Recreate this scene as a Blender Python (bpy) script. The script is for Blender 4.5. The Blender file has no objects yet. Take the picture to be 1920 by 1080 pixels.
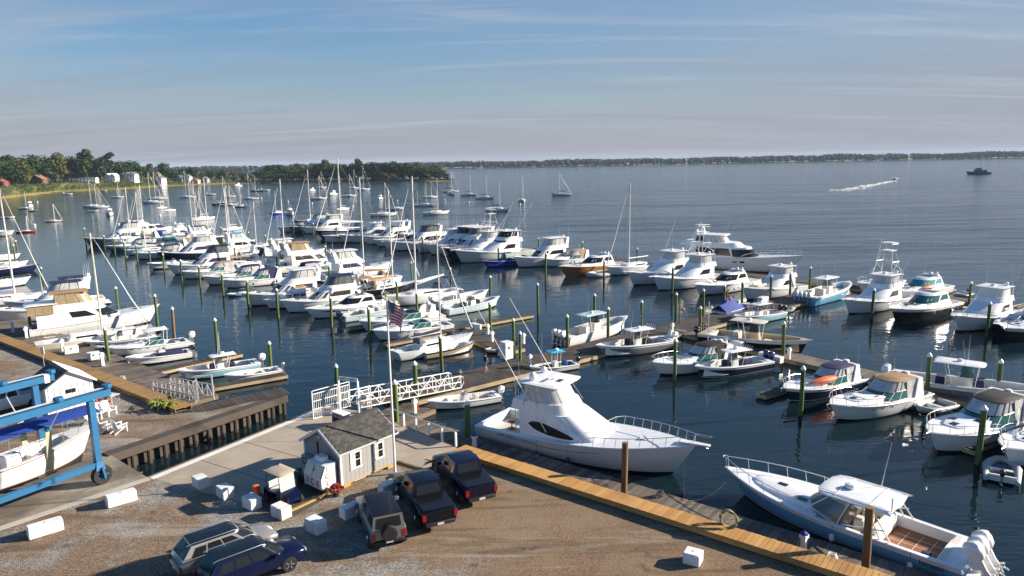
import bpy, bmesh, math, random
from mathutils import Vector, Matrix, noise
R = math.radians
rng = random.Random(7)
scene = bpy.context.scene
C = scene.collection

# ------------------------------------------------------------------ camera
FPX, YH, ROLL, CAMZ = 1335.0, 302.0, R(1.05), 20.0      # focal length in 1920-wide pixels, horizon row, roll, height
PITCH = math.atan2((540-YH)*math.cos(ROLL), FPX)
cam_d = bpy.data.cameras.new('camera'); cam = bpy.data.objects.new('camera', cam_d); C.objects.link(cam)
cam_d.sensor_width = 36.0; cam_d.lens = FPX/1920*36.0; cam_d.clip_start = 0.5; cam_d.clip_end = 60000
cam.matrix_world = Matrix.Translation((0, 0, CAMZ)) @ Matrix.Rotation(math.pi/2-PITCH, 4, 'X') @ Matrix.Rotation(-ROLL, 4, 'Z')
scene.camera = cam

# ------------------------------------------------------------------ sky and sun
SUN_EL, SUN_AZ = R(21), R(9)          # azimuth measured from +x towards +y
world = bpy.data.worlds.new('World'); scene.world = world; world.use_nodes = True
nt = world.node_tree; nt.nodes.clear()
def wn(t, **k):
    n = nt.nodes.new(t)
    for a, b in k.items(): setattr(n, a, b)
    return n
sky = wn('ShaderNodeTexSky', sky_type='NISHITA', sun_disc=False)
sky.sun_elevation = SUN_EL; sky.sun_rotation = math.pi/2-SUN_AZ
sky.altitude = 0; sky.air_density = 1.0; sky.dust_density = 0.6; sky.ozone_density = 3.0
bg = wn('ShaderNodeBackground'); bg.inputs['Strength'].default_value = 0.058
wo = wn('ShaderNodeOutputWorld')
tc = wn('ShaderNodeTexCoord'); sep = wn('ShaderNodeSeparateXYZ')
nt.links.new(tc.outputs['Generated'], sep.inputs[0])
def wmath(op, a, b=None, clamp=False):
    n = wn('ShaderNodeMath', operation=op, use_clamp=clamp)
    for i, x in enumerate((a, b)):
        if x is None: continue
        if isinstance(x, (int, float)): n.inputs[i].default_value = x
        else: nt.links.new(x, n.inputs[i])
    return n.outputs[0]
zc = wmath('MAXIMUM', sep.outputs[2], 0.0)
den = wmath('ADD', zc, 0.10)
px = wmath('DIVIDE', sep.outputs[0], den); py = wmath('DIVIDE', sep.outputs[1], den)
cmb = wn('ShaderNodeCombineXYZ'); nt.links.new(px, cmb.inputs[0]); nt.links.new(py, cmb.inputs[1])
def cloud(rot, scl, loc, nscale, detail, lo, hi, dist=0.6):
    m = wn('ShaderNodeMapping'); m.inputs['Rotation'].default_value = (0, 0, rot)
    m.inputs['Scale'].default_value = scl; m.inputs['Location'].default_value = loc
    nt.links.new(cmb.outputs[0], m.inputs['Vector'])
    n = wn('ShaderNodeTexNoise'); n.inputs['Scale'].default_value = nscale; n.inputs['Detail'].default_value = detail
    n.inputs['Roughness'].default_value = 0.62; n.inputs['Distortion'].default_value = dist
    nt.links.new(m.outputs[0], n.inputs['Vector'])
    r = wn('ShaderNodeMapRange', interpolation_type='SMOOTHSTEP')
    r.inputs['From Min'].default_value = lo; r.inputs['From Max'].default_value = hi
    nt.links.new(n.outputs['Fac'], r.inputs['Value'])
    return r.outputs[0]
lowsky = wmath('POWER', wmath('SUBTRACT', 1.0, zc, True), 1.2)
veil = cloud(R(-10), (0.30, 0.80, 1), (6.9, 5.1, 0), 0.55, 5, 0.46, 0.70, 0.4)        # broad thin veil of high cloud
cir = cloud(R(-16), (0.22, 1.9, 1), (9.3, 2.7, 0), 1.15, 7, 0.52, 0.80, 1.0)          # cirrus streaks
low = cloud(R(4), (0.16, 1.3, 1), (5.2, 2.7, 0), 1.5, 6, 0.46, 0.70, 0.5)             # soft banks near the horizon
hz = wmath('POWER', wmath('SUBTRACT', 1.0, zc, True), 7.0)                             # evenly round the horizon
sd_ = wn('ShaderNodeVectorMath', operation='DOT_PRODUCT'); nt.links.new(tc.outputs['Generated'], sd_.inputs[0])
sd_.inputs[1].default_value = (math.cos(SUN_EL)*math.cos(SUN_AZ), math.cos(SUN_EL)*math.sin(SUN_AZ), math.sin(SUN_EL))
glow = wn('ShaderNodeMapRange', interpolation_type='SMOOTHSTEP'); glow.inputs['From Min'].default_value = -0.55; glow.inputs['From Max'].default_value = 1.0
nt.links.new(sd_.outputs['Value'], glow.inputs['Value'])                               # hazy air whitens towards the sun
hzc = wmath('MAXIMUM', wmath('MULTIPLY', hz, 0.88, True), wmath('MULTIPLY', wmath('MULTIPLY', glow.outputs[0], 1.15), wmath('POWER', wmath('SUBTRACT', 1.0, zc, True), 1.8), True))
def wmix(fac, a, b):
    n = wn('ShaderNodeMix', data_type='RGBA', blend_type='MIX')
    if isinstance(fac, (int, float)): n.inputs[0].default_value = fac
    else: nt.links.new(fac, n.inputs[0])
    for sock, x in ((n.inputs[6], a), (n.inputs[7], b)):
        if isinstance(x, tuple): sock.default_value = x
        else: nt.links.new(x, sock)
    return n.outputs[2]
hs = wn('ShaderNodeHueSaturation'); hs.inputs['Saturation'].default_value = 1.4; hs.inputs['Value'].default_value = 0.95; hs.inputs['Hue'].default_value = 0.502; nt.links.new(sky.outputs[0], hs.inputs['Color'])
c1 = wmix(hzc, hs.outputs[0], (2.05, 2.45, 3.10, 1))
c1 = wmix(wmath('POWER', hz, 2.2), c1, (2.6, 2.50, 2.95, 1))
c2 = wmix(wmath('MULTIPLY', wmath('MULTIPLY', veil, lowsky), 0.72), c1, (2.7, 3.0, 3.55, 1))
c2 = wmix(wmath('MULTIPLY', cir, 0.55), c2, (4.0, 4.15, 4.7, 1))
c3 = wmix(wmath('MULTIPLY', low, wmath('MULTIPLY', hz, 0.5)), c2, (2.0, 1.95, 2.5, 1))
nt.links.new(c3, bg.inputs['Color']); nt.links.new(bg.outputs[0], wo.inputs['Surface'])

sun_d = bpy.data.lights.new('sun', 'SUN'); sun = bpy.data.objects.new('sun', sun_d); C.objects.link(sun)
sun_d.energy = 4.5; sun_d.angle = R(0.55); sun_d.color = (1.0, 0.89, 0.75)
sdir = Vector((math.cos(SUN_EL)*math.cos(SUN_AZ), math.cos(SUN_EL)*math.sin(SUN_AZ), math.sin(SUN_EL)))
sun.rotation_euler = (-sdir).to_track_quat('-Z', 'Y').to_euler()
vs = scene.view_settings
vs.view_transform = 'Standard'; vs.look = 'None'; vs.exposure = 1.38; vs.gamma = 1.0; vs.use_curve_mapping = False
scene.cycles.max_bounces = 6; scene.cycles.transparent_max_bounces = 8
scene.cycles.volume_bounces = 0; scene.cycles.caustics_reflective = False; scene.cycles.caustics_refractive = False
scene.cycles.sample_clamp_indirect = 4.0

# ------------------------------------------------------------------ pixel <-> place
def ray(u, v):
    x, y = (u-960)/FPX, (540-v)/FPX
    c, n = math.cos(ROLL), math.sin(ROLL)
    xr, yr = x*c+y*n, -x*n+y*c
    cp, sp = math.cos(PITCH), math.sin(PITCH)
    return Vector((xr, cp+yr*sp, -sp+yr*cp))
def G(u, v, z=0.0):                    # the place at height z that the photograph shows at (u, v)
    d = ray(u, v); t = (z-CAMZ)/d.z
    return Vector((d.x*t, d.y*t, z))
def proj(P):
    X, Y, Z = P[0], P[1], P[2]-CAMZ
    cp, sp = math.cos(PITCH), math.sin(PITCH)
    dep = Y*cp-Z*sp; up = Y*sp+Z*cp
    xr, yr = X/dep, up/dep
    c, n = math.cos(ROLL), math.sin(ROLL)
    return 960+(xr*c-yr*n)*FPX, 540-(xr*n+yr*c)*FPX
def height_at(P, vtop):                # height above P whose top shows at row vtop
    a, b = 0.0, 60.0
    for _ in range(40):
        m = (a+b)/2
        if proj((P[0], P[1], P[2]+m))[1] > vtop: a = m
        else: b = m
    return a

# ------------------------------------------------------------------ materials
M = {}
def mat(name, col, rough=0.5, metal=0.0, var=0.0, vscale=2.0, bump=0.0, bscale=40.0, spec=0.5, coat=0.0, col2=None, trans=0.0, alpha=1.0, detail=4, stretch=None):
    m = bpy.data.materials.new(name); m.use_nodes = True
    t = m.node_tree; b = t.nodes['Principled BSDF']
    b.inputs['Base Color'].default_value = (*col, 1); b.inputs['Roughness'].default_value = rough
    b.inputs['Metallic'].default_value = metal; b.inputs['Specular IOR Level'].default_value = spec
    b.inputs['Coat Weight'].default_value = coat; b.inputs['Coat Roughness'].default_value = 0.04
    b.inputs['Transmission Weight'].default_value = trans; b.inputs['Alpha'].default_value = alpha
    if var or bump or col2:
        tcn = t.nodes.new('ShaderNodeTexCoord'); vec = tcn.outputs['Object']
        if stretch:
            mp = t.nodes.new('ShaderNodeMapping'); mp.inputs['Scale'].default_value = stretch
            t.links.new(vec, mp.inputs['Vector']); vec = mp.outputs[0]
    if var or col2:
        n = t.nodes.new('ShaderNodeTexNoise'); n.inputs['Scale'].default_value = vscale; n.inputs['Detail'].default_value = detail
        n.inputs['Roughness'].default_value = 0.6
        t.links.new(vec, n.inputs['Vector'])
        mr = t.nodes.new('ShaderNodeMapRange'); mr.inputs['From Min'].default_value = 0.3; mr.inputs['From Max'].default_value = 0.7
        t.links.new(n.outputs['Fac'], mr.inputs['Value'])
        mx = t.nodes.new('ShaderNodeMix'); mx.data_type = 'RGBA'
        c2_ = col2 if col2 else tuple(max(0, x*(1-var)) for x in col)
        mx.inputs[6].default_value = (*col, 1); mx.inputs[7].default_value = (*c2_, 1)
        t.links.new(mr.outputs[0], mx.inputs[0]); t.links.new(mx.outputs[2], b.inputs['Base Color'])
    if bump:
        n2 = t.nodes.new('ShaderNodeTexNoise'); n2.inputs['Scale'].default_value = bscale; n2.inputs['Detail'].default_value = 5
        t.links.new(vec, n2.inputs['Vector'])
        bp = t.nodes.new('ShaderNodeBump'); bp.inputs['Strength'].default_value = bump; bp.inputs['Distance'].default_value = 0.03
        t.links.new(n2.outputs['Fac'], bp.inputs['Height']); t.links.new(bp.outputs[0], b.inputs['Normal'])
    M[name] = m
    return m
def gel(name, col, var=0.10):                    # gelcoat with faint streaks and a grimy waterline
    m = mat(name, col, 0.22, var=var, vscale=0.9, coat=0.15, detail=6); t = m.node_tree; b = t.nodes['Principled BSDF']
    tcn = t.nodes.new('ShaderNodeTexCoord'); sp = t.nodes.new('ShaderNodeSeparateXYZ'); t.links.new(tcn.outputs['Object'], sp.inputs[0])
    mp = t.nodes.new('ShaderNodeMapping'); mp.inputs['Scale'].default_value = (3.5, 3.5, 0.35); t.links.new(tcn.outputs['Object'], mp.inputs['Vector'])
    n = t.nodes.new('ShaderNodeTexNoise'); n.inputs['Scale'].default_value = 1.0; n.inputs['Detail'].default_value = 5; t.links.new(mp.outputs[0], n.inputs['Vector'])
    r1 = t.nodes.new('ShaderNodeMapRange'); r1.inputs['From Min'].default_value = 0.48; r1.inputs['From Max'].default_value = 0.78; r1.inputs['To Max'].default_value = 0.15; t.links.new(n.outputs['Fac'], r1.inputs['Value'])
    r2 = t.nodes.new('ShaderNodeMapRange'); r2.inputs['From Min'].default_value = 0.45; r2.inputs['From Max'].default_value = 0.1; r2.inputs['To Max'].default_value = 0.25; t.links.new(sp.outputs[2], r2.inputs['Value'])
    ad = t.nodes.new('ShaderNodeMath'); ad.operation = 'MAXIMUM'; t.links.new(r1.outputs[0], ad.inputs[0]); t.links.new(r2.outputs[0], ad.inputs[1])
    mx = t.nodes.new('ShaderNodeMix'); mx.data_type = 'RGBA'; mx.inputs[7].default_value = (col[0]*.55+.02, col[1]*.5+.015, col[2]*.40+.01, 1)
    l0 = b.inputs['Base Color'].links[0]; t.links.new(l0.from_socket, mx.inputs[6]); t.links.new(ad.outputs[0], mx.inputs[0]); t.links.new(mx.outputs[2], b.inputs['Base Color'])
    return m
gel('white', (0.84, 0.84, 0.83)); gel('white2', (0.76, 0.75, 0.71)); gel('cream', (0.72, 0.66, 0.52)); gel('white_hull', (0.80, 0.81, 0.82))
gel('navy', (0.012, 0.018, 0.055), 0.3); gel('black', (0.012, 0.012, 0.014), 0.3); gel('blue_hull', (0.16, 0.44, 0.68)); gel('royal', (0.012, 0.05, 0.42))
gel('lightblue', (0.30, 0.56, 0.66)); gel('paleblue', (0.55, 0.68, 0.70)); gel('aqua', (0.05, 0.42, 0.72)); gel('grey_hull', (0.19, 0.20, 0.21))
gel('gold', (0.40, 0.17, 0.035), 0.25); gel('palegreen', (0.62, 0.70, 0.64)); gel('slate', (0.09, 0.13, 0.19)); gel('bottom', (0.02, 0.022, 0.026), 0.3); gel('red_hull', (0.35, 0.05, 0.03)); gel('tan_hull', (0.5, 0.4, 0.27)); gel('teal_blue', (0.04, 0.17, 0.30))
mat('sole', (0.55, 0.53, 0.47), 0.7, var=0.12, vscale=3)
mat('teak', (0.30, 0.12, 0.045), 0.6, var=0.35, vscale=6, stretch=(1, 6, 1)); mat('teak_pale', (0.42, 0.28, 0.16), 0.7, var=0.3, vscale=5)
mat('glass', (0.010, 0.013, 0.016), 0.07, spec=0.45); mat('glass_tint', (0.005, 0.0045, 0.0045), 0.4, spec=0.2); mat('glass_teal', (0.03, 0.11, 0.105), 0.06, spec=0.8); mat('glass_brown', (0.05, 0.035, 0.025), 0.08, spec=0.8)
mat('clear_vinyl', (0.56, 0.57, 0.56), 0.16, var=0.35, vscale=1.6, spec=0.7); mat('clear_vinyl_dark', (0.16, 0.17, 0.17), 0.12, var=0.5, vscale=1.5, spec=0.8); mat('vinyl_tan', (0.36, 0.29, 0.17), 0.2, var=0.3, vscale=2)
mat('canvas_navy', (0.014, 0.022, 0.075), 0.85, var=0.3, vscale=2, bump=0.3, bscale=6); mat('canvas_blue', (0.010, 0.045, 0.27), 0.8, var=0.25, vscale=2, bump=0.3, bscale=5)
mat('canvas_black', (0.008, 0.008, 0.009), 0.8, var=0.3, bump=0.3, bscale=6); mat('canvas_tan', (0.36, 0.23, 0.12), 0.85, var=0.25, bump=0.3, bscale=6); mat('canvas_white', (0.72, 0.71, 0.68), 0.8, var=0.12, bump=0.2, bscale=5)
mat('canvas_orange', (0.55, 0.26, 0.06), 0.85, var=0.25, bump=0.3, bscale=6); mat('canvas_aqua', (0.03, 0.38, 0.72), 0.8, var=0.15); mat('canvas_green', (0.02, 0.10, 0.06), 0.85, var=0.2); mat('canvas_teal', (0.02, 0.22, 0.26), 0.85, var=0.2)
mat('steel', (0.62, 0.62, 0.62), 0.22, 0.9); mat('alu', (0.66, 0.66, 0.66), 0.35, 0.6); mat('white_tube', (0.78, 0.78, 0.76), 0.3); mat('mast_white', (0.74, 0.72, 0.68), 0.35, var=0.1, vscale=1)
mat('wire', (0.30, 0.30, 0.30), 0.4, 0.5); mat('rope', (0.45, 0.42, 0.34), 0.9); mat('rope_dark', (0.06, 0.06, 0.065), 0.9); mat('rubber', (0.01, 0.01, 0.01), 0.75); mat('hose', (0.36, 0.30, 0.12), 0.7)
mat('fender_navy', (0.014, 0.02, 0.07), 0.5); mat('fender_white', (0.72, 0.72, 0.70), 0.5); mat('orange', (0.75, 0.13, 0.02), 0.5, var=0.1); mat('red', (0.5, 0.02, 0.02), 0.5); mat('yellow', (0.55, 0.42, 0.05), 0.5); mat('seat', (0.66, 0.63, 0.56), 0.6, var=0.1); mat('seat_brown', (0.20, 0.11, 0.06), 0.6, var=0.2)
mat('motor_white', (0.78, 0.78, 0.77), 0.18, coat=0.3); mat('motor_black', (0.012, 0.012, 0.014), 0.2, coat=0.4); mat('motor_grey', (0.12, 0.14, 0.17), 0.25); mat('motor_blue', (0.012, 0.03, 0.10), 0.2, coat=0.4)
mat('inflatable', (0.42, 0.43, 0.43), 0.55, var=0.12, vscale=3)
# ------------------------------------------------------------------ mesh building
class MB:
    def __init__(s): s.v, s.f, s.m = [], [], []
    def add(s, vs, fs, mi=0):
        o = len(s.v); s.v += [tuple(p) for p in vs]
        s.f += [tuple(i+o for i in f) for f in fs]; s.m += [mi]*len(fs)
        return s
    def box(s, x0, x1, y0, y1, z0, z1, mi=0, tx=0.0, ty=0.0):      # tx, ty: inset of the top
        return s.add([(x0, y0, z0), (x1, y0, z0), (x1, y1, z0), (x0, y1, z0), (x0+tx, y0+ty, z1), (x1-tx, y0+ty, z1), (x1-tx, y1-ty, z1), (x0+tx, y1-ty, z1)],
                     [(3, 2, 1, 0), (4, 5, 6, 7), (0, 1, 5, 4), (1, 2, 6, 5), (2, 3, 7, 6), (3, 0, 4, 7)], mi)
    def bevbox(s, x0, x1, y0, y1, z0, z1, b=0.05, mi=0):
        rings = []
        for z, i in ((z0, b), (z0+b, 0), (z1-b, 0), (z1, b)):
            X0, X1, Y0, Y1 = x0+i, x1-i, y0+i, y1-i
            rings.append([(X0+b, Y0, z), (X1-b, Y0, z), (X1, Y0+b, z), (X1, Y1-b, z), (X1-b, Y1, z), (X0+b, Y1, z), (X0, Y1-b, z), (X0, Y0+b, z)])
        return s.loft(rings, True, True, mi)
    def loft(s, rings, closed=True, cap=True, mi=0):
        n = len(rings[0]); o = len(s.v)
        for r in rings: s.v += [tuple(p) for p in r]
        for k in range(len(rings)-1):
            for i in range(n if closed else n-1):
                j = (i+1) % n
                s.f.append((o+k*n+i, o+k*n+j, o+(k+1)*n+j, o+(k+1)*n+i)); s.m.append(mi)
        if cap and closed:
            s.f.append(tuple(o+i for i in reversed(range(n)))); s.m.append(mi)
            s.f.append(tuple(o+(len(rings)-1)*n+i for i in range(n))); s.m.append(mi)
        return s
    def tube(s, pts, r, n=6, mi=0, closed=False, cap=True):
        pts = [Vector(p) for p in pts]; rings = []
        rr = r if isinstance(r, (list, tuple)) else [r]*len(pts)
        for i, p in enumerate(pts):
            a = pts[i-1] if (i > 0 or closed) else p
            b = pts[(i+1) % len(pts)] if (i < len(pts)-1 or closed) else p
            d = (b-a)
            d = d.normalized() if d.length > 1e-9 else Vector((0, 0, 1))
            up = Vector((0, 0, 1)) if abs(d.z) < 0.95 else Vector((1, 0, 0))
            x = d.cross(up).normalized(); y = x.cross(d)
            rings.append([p+(x*math.cos(t)+y*math.sin(t))*rr[i] for t in [2*math.pi*k/n for k in range(n)]])
        if closed: rings.append(rings[0]); cap = False
        return s.loft(rings, True, cap, mi)
    def bar(s, p, q, w, h, mi=0):
        p, q = Vector(p), Vector(q); d = (q-p).normalized()
        up = Vector((0, 0, 1)) if abs(d.z) < 0.95 else Vector((1, 0, 0))
        x = d.cross(up).normalized()*w/2; y = x.normalized().cross(d)*h/2
        return s.loft([[e-x-y, e+x-y, e+x+y, e-x+y] for e in (p, q)], True, True, mi)
    def lathe(s, prof, c=(0, 0, 0), n=12, mi=0):
        rings = [[(c[0]+r*math.cos(t), c[1]+r*math.sin(t), c[2]+z) for t in [2*math.pi*k/n for k in range(n)]] for r, z in prof]
        return s.loft(rings, True, True, mi)
    def ball(s, c, rx, ry=None, rz=None, n=8, k=6, mi=0):
        ry = ry or rx; rz = rz or rx
        rings = []
        for j in range(1, k):
            a = math.pi*j/k-math.pi/2
            rings.append([(c[0]+rx*math.cos(a)*math.cos(t), c[1]+ry*math.cos(a)*math.sin(t), c[2]+rz*math.sin(a)) for t in [2*math.pi*q/n for q in range(n)]])
        return s.loft(rings, True, True, mi)
    def poly(s, pts, z0, z1, mi=0):
        n = len(pts)
        vs_ = [(p[0], p[1], z0) for p in pts]+[(p[0], p[1], z1) for p in pts]
        a = sum(pts[i][0]*pts[(i+1) % n][1]-pts[(i+1) % n][0]*pts[i][1] for i in range(n))
        fs = [tuple(range(n, 2*n)), tuple(reversed(range(n)))]+[(i, (i+1) % n, n+(i+1) % n, n+i) for i in range(n)]
        if a < 0: fs = [tuple(reversed(f)) for f in fs]
        return s.add(vs_, fs, mi)
    def mesh(s, name, mats, smooth=32):
        me = bpy.data.meshes.new(name); me.from_pydata(s.v, [], s.f)
        for x in (mats if isinstance(mats, (list, tuple)) else [mats]): me.materials.append(M[x])
        if max(s.m, default=0): me.polygons.foreach_set('material_index', s.m)
        if smooth:
            me.shade_smooth(); me.set_sharp_from_angle(angle=R(smooth))
        me.update()
        return me
    def build(s, name, mats, parent=None, smooth=32, loc=None, rz=0, label=None):
        o = bpy.data.objects.new(name, s.mesh(name, mats, smooth)); C.objects.link(o)
        if parent is not None: o.parent = parent
        if loc is not None: o.location = loc
        if rz: o.rotation_euler = (0, 0, rz)
        if label: o['label'] = label
        return o
def tag(o, label, cat, group=None):
    o['label'] = label; o['category'] = cat
    if group: o['group'] = group
    return o
def thing(name, label, cat, loc=(0, 0, 0), rz=0.0, group=None):
    o = bpy.data.objects.new(name, None); C.objects.link(o); o.empty_display_size = 0.3
    o.location = loc; o.rotation_euler = (0, 0, rz)
    return tag(o, label, cat, group)
ORD = 'first second third fourth fifth sixth seventh eighth ninth tenth eleventh twelfth thirteenth fourteenth fifteenth sixteenth seventeenth eighteenth nineteenth twentieth'.split()
def nth(i, n):                         # which one of n, counted from the left
    if i == 0: return 'leftmost'
    if i == n-1: return 'rightmost'
    if i < 20: return ORD[i]+' from left'
    j = n-1-i
    return ORD[j]+' from right'
def struct(o): o['kind'] = 'structure'; return o
def stuff(o): o['kind'] = 'stuff'; return o
def put(name, me, parent=None, loc=(0, 0, 0), rz=0.0, rot=None, scale=None):     # one more object on shared mesh data
    o = bpy.data.objects.new(name, me); C.objects.link(o)
    if parent is not None: o.parent = parent
    o.location = loc; o.rotation_euler = rot if rot else (0, 0, rz)
    if scale is not None: o.scale = scale if isinstance(scale, (tuple, list)) else (scale,)*3
    return o
def copy_tree(o, parent=None, kids=None):
    c = o.copy(); C.objects.link(c); c.parent = parent
    for ch in o.children: copy_tree(ch, c)
    return c
def text(name, body, size, m, parent, loc, rot, depth=0.004, spacing=1.0):
    cu = bpy.data.curves.new(name, 'FONT'); cu.body = body; cu.size = size; cu.extrude = depth; cu.space_character = spacing
    cu.align_x = 'CENTER'; cu.align_y = 'CENTER'; cu.materials.append(M[m])
    t_ = bpy.data.objects.new(name, cu); C.objects.link(t_)
    me = bpy.data.meshes.new_from_object(t_.evaluated_get(bpy.context.evaluated_depsgraph_get())); bpy.data.objects.remove(t_)
    o = bpy.data.objects.new(name, me); C.objects.link(o); o.parent = parent; o.location = loc; o.rotation_euler = rot
    return o
def lerp(a, b, t): return a+(b-a)*t

# an outline seen from above: aft port corner, along the port side, round the front, back along starboard
def outline(x0, x1, hw, nose, n=4, sq=0.75, aft=None):
    hwa = hw if aft is None else aft
    xs = x1-nose
    p = [(lerp(x0, xs, k/3), lerp(hwa, hw, min(1, k/1.5))) for k in range(4)]
    for k in range(1, n+1):
        a = k/n*math.pi/2
        p.append((xs+nose*math.sin(a), hw*(max(0.0, math.cos(a))**sq)))
    p[-1] = (x1, 0.0)
    return p+[(x, -y) for x, y in reversed(p[:-1])]
def house(parent, name, m, base, top, z0, z1, wins=(), roof=None, crown=0.05, n=4, sq=0.75, off=0.012, lean=0.0):
    """a cabin: base and top are (x_aft, x_front, half_width, nose) outlines; wins are (i0, i1, v0, v1, material, name)"""
    b, t = outline(*base, n=n, sq=sq), outline(*top, n=n, sq=sq)
    N = len(b)
    zt = [z1+lean*(t[i][0]-top[0]) for i in range(N)]
    mb = MB()
    mb.v = [(b[i][0], b[i][1], z0) for i in range(N)]+[(t[i][0], t[i][1], zt[i]) for i in range(N)]
    for i in range(N):
        j = (i+1) % N
        mb.f.append((j, i, N+i, N+j)); mb.m.append(0)
    # crowned roof: inner ring raised, then a cap
    cx = (top[0]+top[1])/2
    o = len(mb.v)
    mb.v += [(cx+(t[i][0]-cx)*0.72, t[i][1]*0.72, zt[i]+crown) for i in range(N)]
    for i in range(N):
        j = (i+1) % N
        mb.f.append((N+j, N+i, o+i, o+j)); mb.m.append(1 if roof else 0)
    mb.f.append(tuple(o+i for i in reversed(range(N)))); mb.m.append(1 if roof else 0)
    ob = mb.build(name, [m, roof] if roof else m, parent)
    def at(f, v):
        i = min(int(f), N-2); w = f-i
        x = lerp(lerp(b[i][0], b[i+1][0], w), lerp(t[i][0], t[i+1][0], w), v)
        y = lerp(lerp(b[i][1], b[i+1][1], w), lerp(t[i][1], t[i+1][1], w), v)
        z = lerp(z0, lerp(zt[i], zt[i+1], w), v)
        return Vector((x, y, z))
    def nrm(f, v):
        e = 0.05
        du = at(min(f+e, N-1.001), v)-at(max(f-e, 0), v); dv = at(f, min(1, v+e))-at(f, max(0, v-e))
        q = dv.cross(du)
        return q.normalized() if q.length > 1e-9 else Vector((1, 0, 0))
    for w in wins:
        i0, i1, v0, v1, wm, wname = w[:6]
        ctr = (N-1)/2
        spans = [(i0, 2*ctr-i0)] if abs(i1-ctr) < 1e-6 else [(i0, i1), (2*ctr-i1, 2*ctr-i0)]
        for a, c_ in spans:
            ks = sorted(set([a, c_]+[k for k in range(int(a)+1, int(c_)+1) if a < k < c_]))
            wb = MB(); bot, tp = [], []
            for f in ks:
                nn = nrm(min(max(f, 0.06), N-1.06), 0.5)
                # sloped ends: pull the upper corners in where asked
                sh = w[6] if len(w) > 6 else 0.0
                fa = f
                ft = f
                if sh and abs(i1-ctr) > 1e-6:
                    fwd_end = (a == i0 and f == c_) or (a != i0 and f == a)
                    if fwd_end: ft = f-sh if a == i0 else f+sh
                bot.append(at(fa, v0)+nn*off); tp.append(at(ft, v1)+nn*off)
            wb.loft([bot, tp], False, False)
            wb.build(wname, wm, parent, smooth=60)
    return ob, at, N
def frame_bars(parent, name, m, at, N, fs, v0, v1, r=0.025, top=True):
    mb = MB()
    for f in fs: mb.tube([at(f, v0), at(f, v1)], r, 4)
    if top:
        for v in (v0, v1): mb.tube([at(k*(N-1.001)/24, v) for k in range(25)], r, 4)
    return mb.build(name, m, parent)
# ------------------------------------------------------------------ surface materials
def nodes_of(name):
    m = bpy.data.materials.new(name); m.use_nodes = True; M[name] = m
    t = m.node_tree; b = t.nodes['Principled BSDF']
    def N(ty, **k):
        n = t.nodes.new(ty)
        for a, v in k.items(): setattr(n, a, v)
        return n
    def L(a, b_): t.links.new(a, b_)
    def noise_(vec, scale, detail=4, rough=.6, dist=0.0):
        n = N('ShaderNodeTexNoise'); n.inputs['Scale'].default_value = scale; n.inputs['Detail'].default_value = detail
        n.inputs['Roughness'].default_value = rough; n.inputs['Distortion'].default_value = dist; L(vec, n.inputs['Vector']); return n.outputs['Fac']
    def ramp(fac, lo, hi, smooth=True):
        r = N('ShaderNodeMapRange'); r.interpolation_type = 'SMOOTHSTEP' if smooth else 'LINEAR'
        r.inputs['From Min'].default_value = lo; r.inputs['From Max'].default_value = hi; L(fac, r.inputs['Value']); return r.outputs[0]
    def mix(fac, a, b_):
        n = N('ShaderNodeMix', data_type='RGBA')
        if isinstance(fac, (int, float)): n.inputs[0].default_value = fac
        else: L(fac, n.inputs[0])
        for s, x in ((n.inputs[6], a), (n.inputs[7], b_)):
            if isinstance(x, tuple): s.default_value = (*x, 1)
            else: L(x, s)
        return n.outputs[2]
    def mapping(vec, scale=(1, 1, 1), rot=0.0):
        n = N('ShaderNodeMapping'); n.inputs['Scale'].default_value = scale; n.inputs['Rotation'].default_value = (0, 0, rot); L(vec, n.inputs['Vector']); return n.outputs[0]
    def math_(op, a, b_=None):
        n = N('ShaderNodeMath', operation=op)
        for i, x in enumerate((a, b_)):
            if x is None: continue
            if isinstance(x, (int, float)): n.inputs[i].default_value = x
            else: L(x, n.inputs[i])
        return n.outputs[0]
    def bump(h, strength, dist, prev=None):
        n = N('ShaderNodeBump'); n.inputs['Strength'].default_value = strength; n.inputs['Distance'].default_value = dist; L(h, n.inputs['Height'])
        if isinstance(strength, float) is False: pass
        if prev is not None: L(prev, n.inputs['Normal'])
        return n
    return m, t, b, N, L, noise_, ramp, mix, mapping, math_, bump

# water: calm among the docks, a small chop with wind streaks outside
m, t, b, N, L, noise_, ramp, mix, mapping, math_, bump = nodes_of('water')
pos = N('ShaderNodeNewGeometry').outputs['Position']
sp_ = N('ShaderNodeSeparateXYZ'); L(pos, sp_.inputs[0])
b.inputs['Base Color'].default_value = (0.005, 0.015, 0.021, 1); b.inputs['Roughness'].default_value = 0.03; b.inputs['IOR'].default_value = 1.333
out_ = ramp(math_('ADD', math_('MULTIPLY', sp_.outputs[0], 0.85), sp_.outputs[1]), 120, 260)        # beyond the outer pier
patch = ramp(noise_(mapping(pos, (0.010, 0.030, 1), R(8)), 1.0, 4, .55), 0.36, 0.66)
rip = noise_(mapping(pos, (0.55, 1.25, 1), R(12)), 1.0, 3, .55, .4)
rip2 = noise_(mapping(pos, (0.10, 0.26, 1), R(-10)), 1.0, 4, .65, .3)
rip3 = noise_(mapping(pos, (0.035, 0.10, 1), R(5)), 1.0, 3, .6, .2)
fine = noise_(mapping(pos, (2.2, 4.0, 1), R(20)), 1.0, 2, .5)
amp = math_('ADD', 0.26, math_('MULTIPLY', math_('MULTIPLY', out_, math_('ADD', 0.7, math_('MULTIPLY', patch, 1.3))), 0.65))
L(math_('ADD', 0.03, math_('MULTIPLY', out_, 0.07)), b.inputs['Roughness'])
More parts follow.
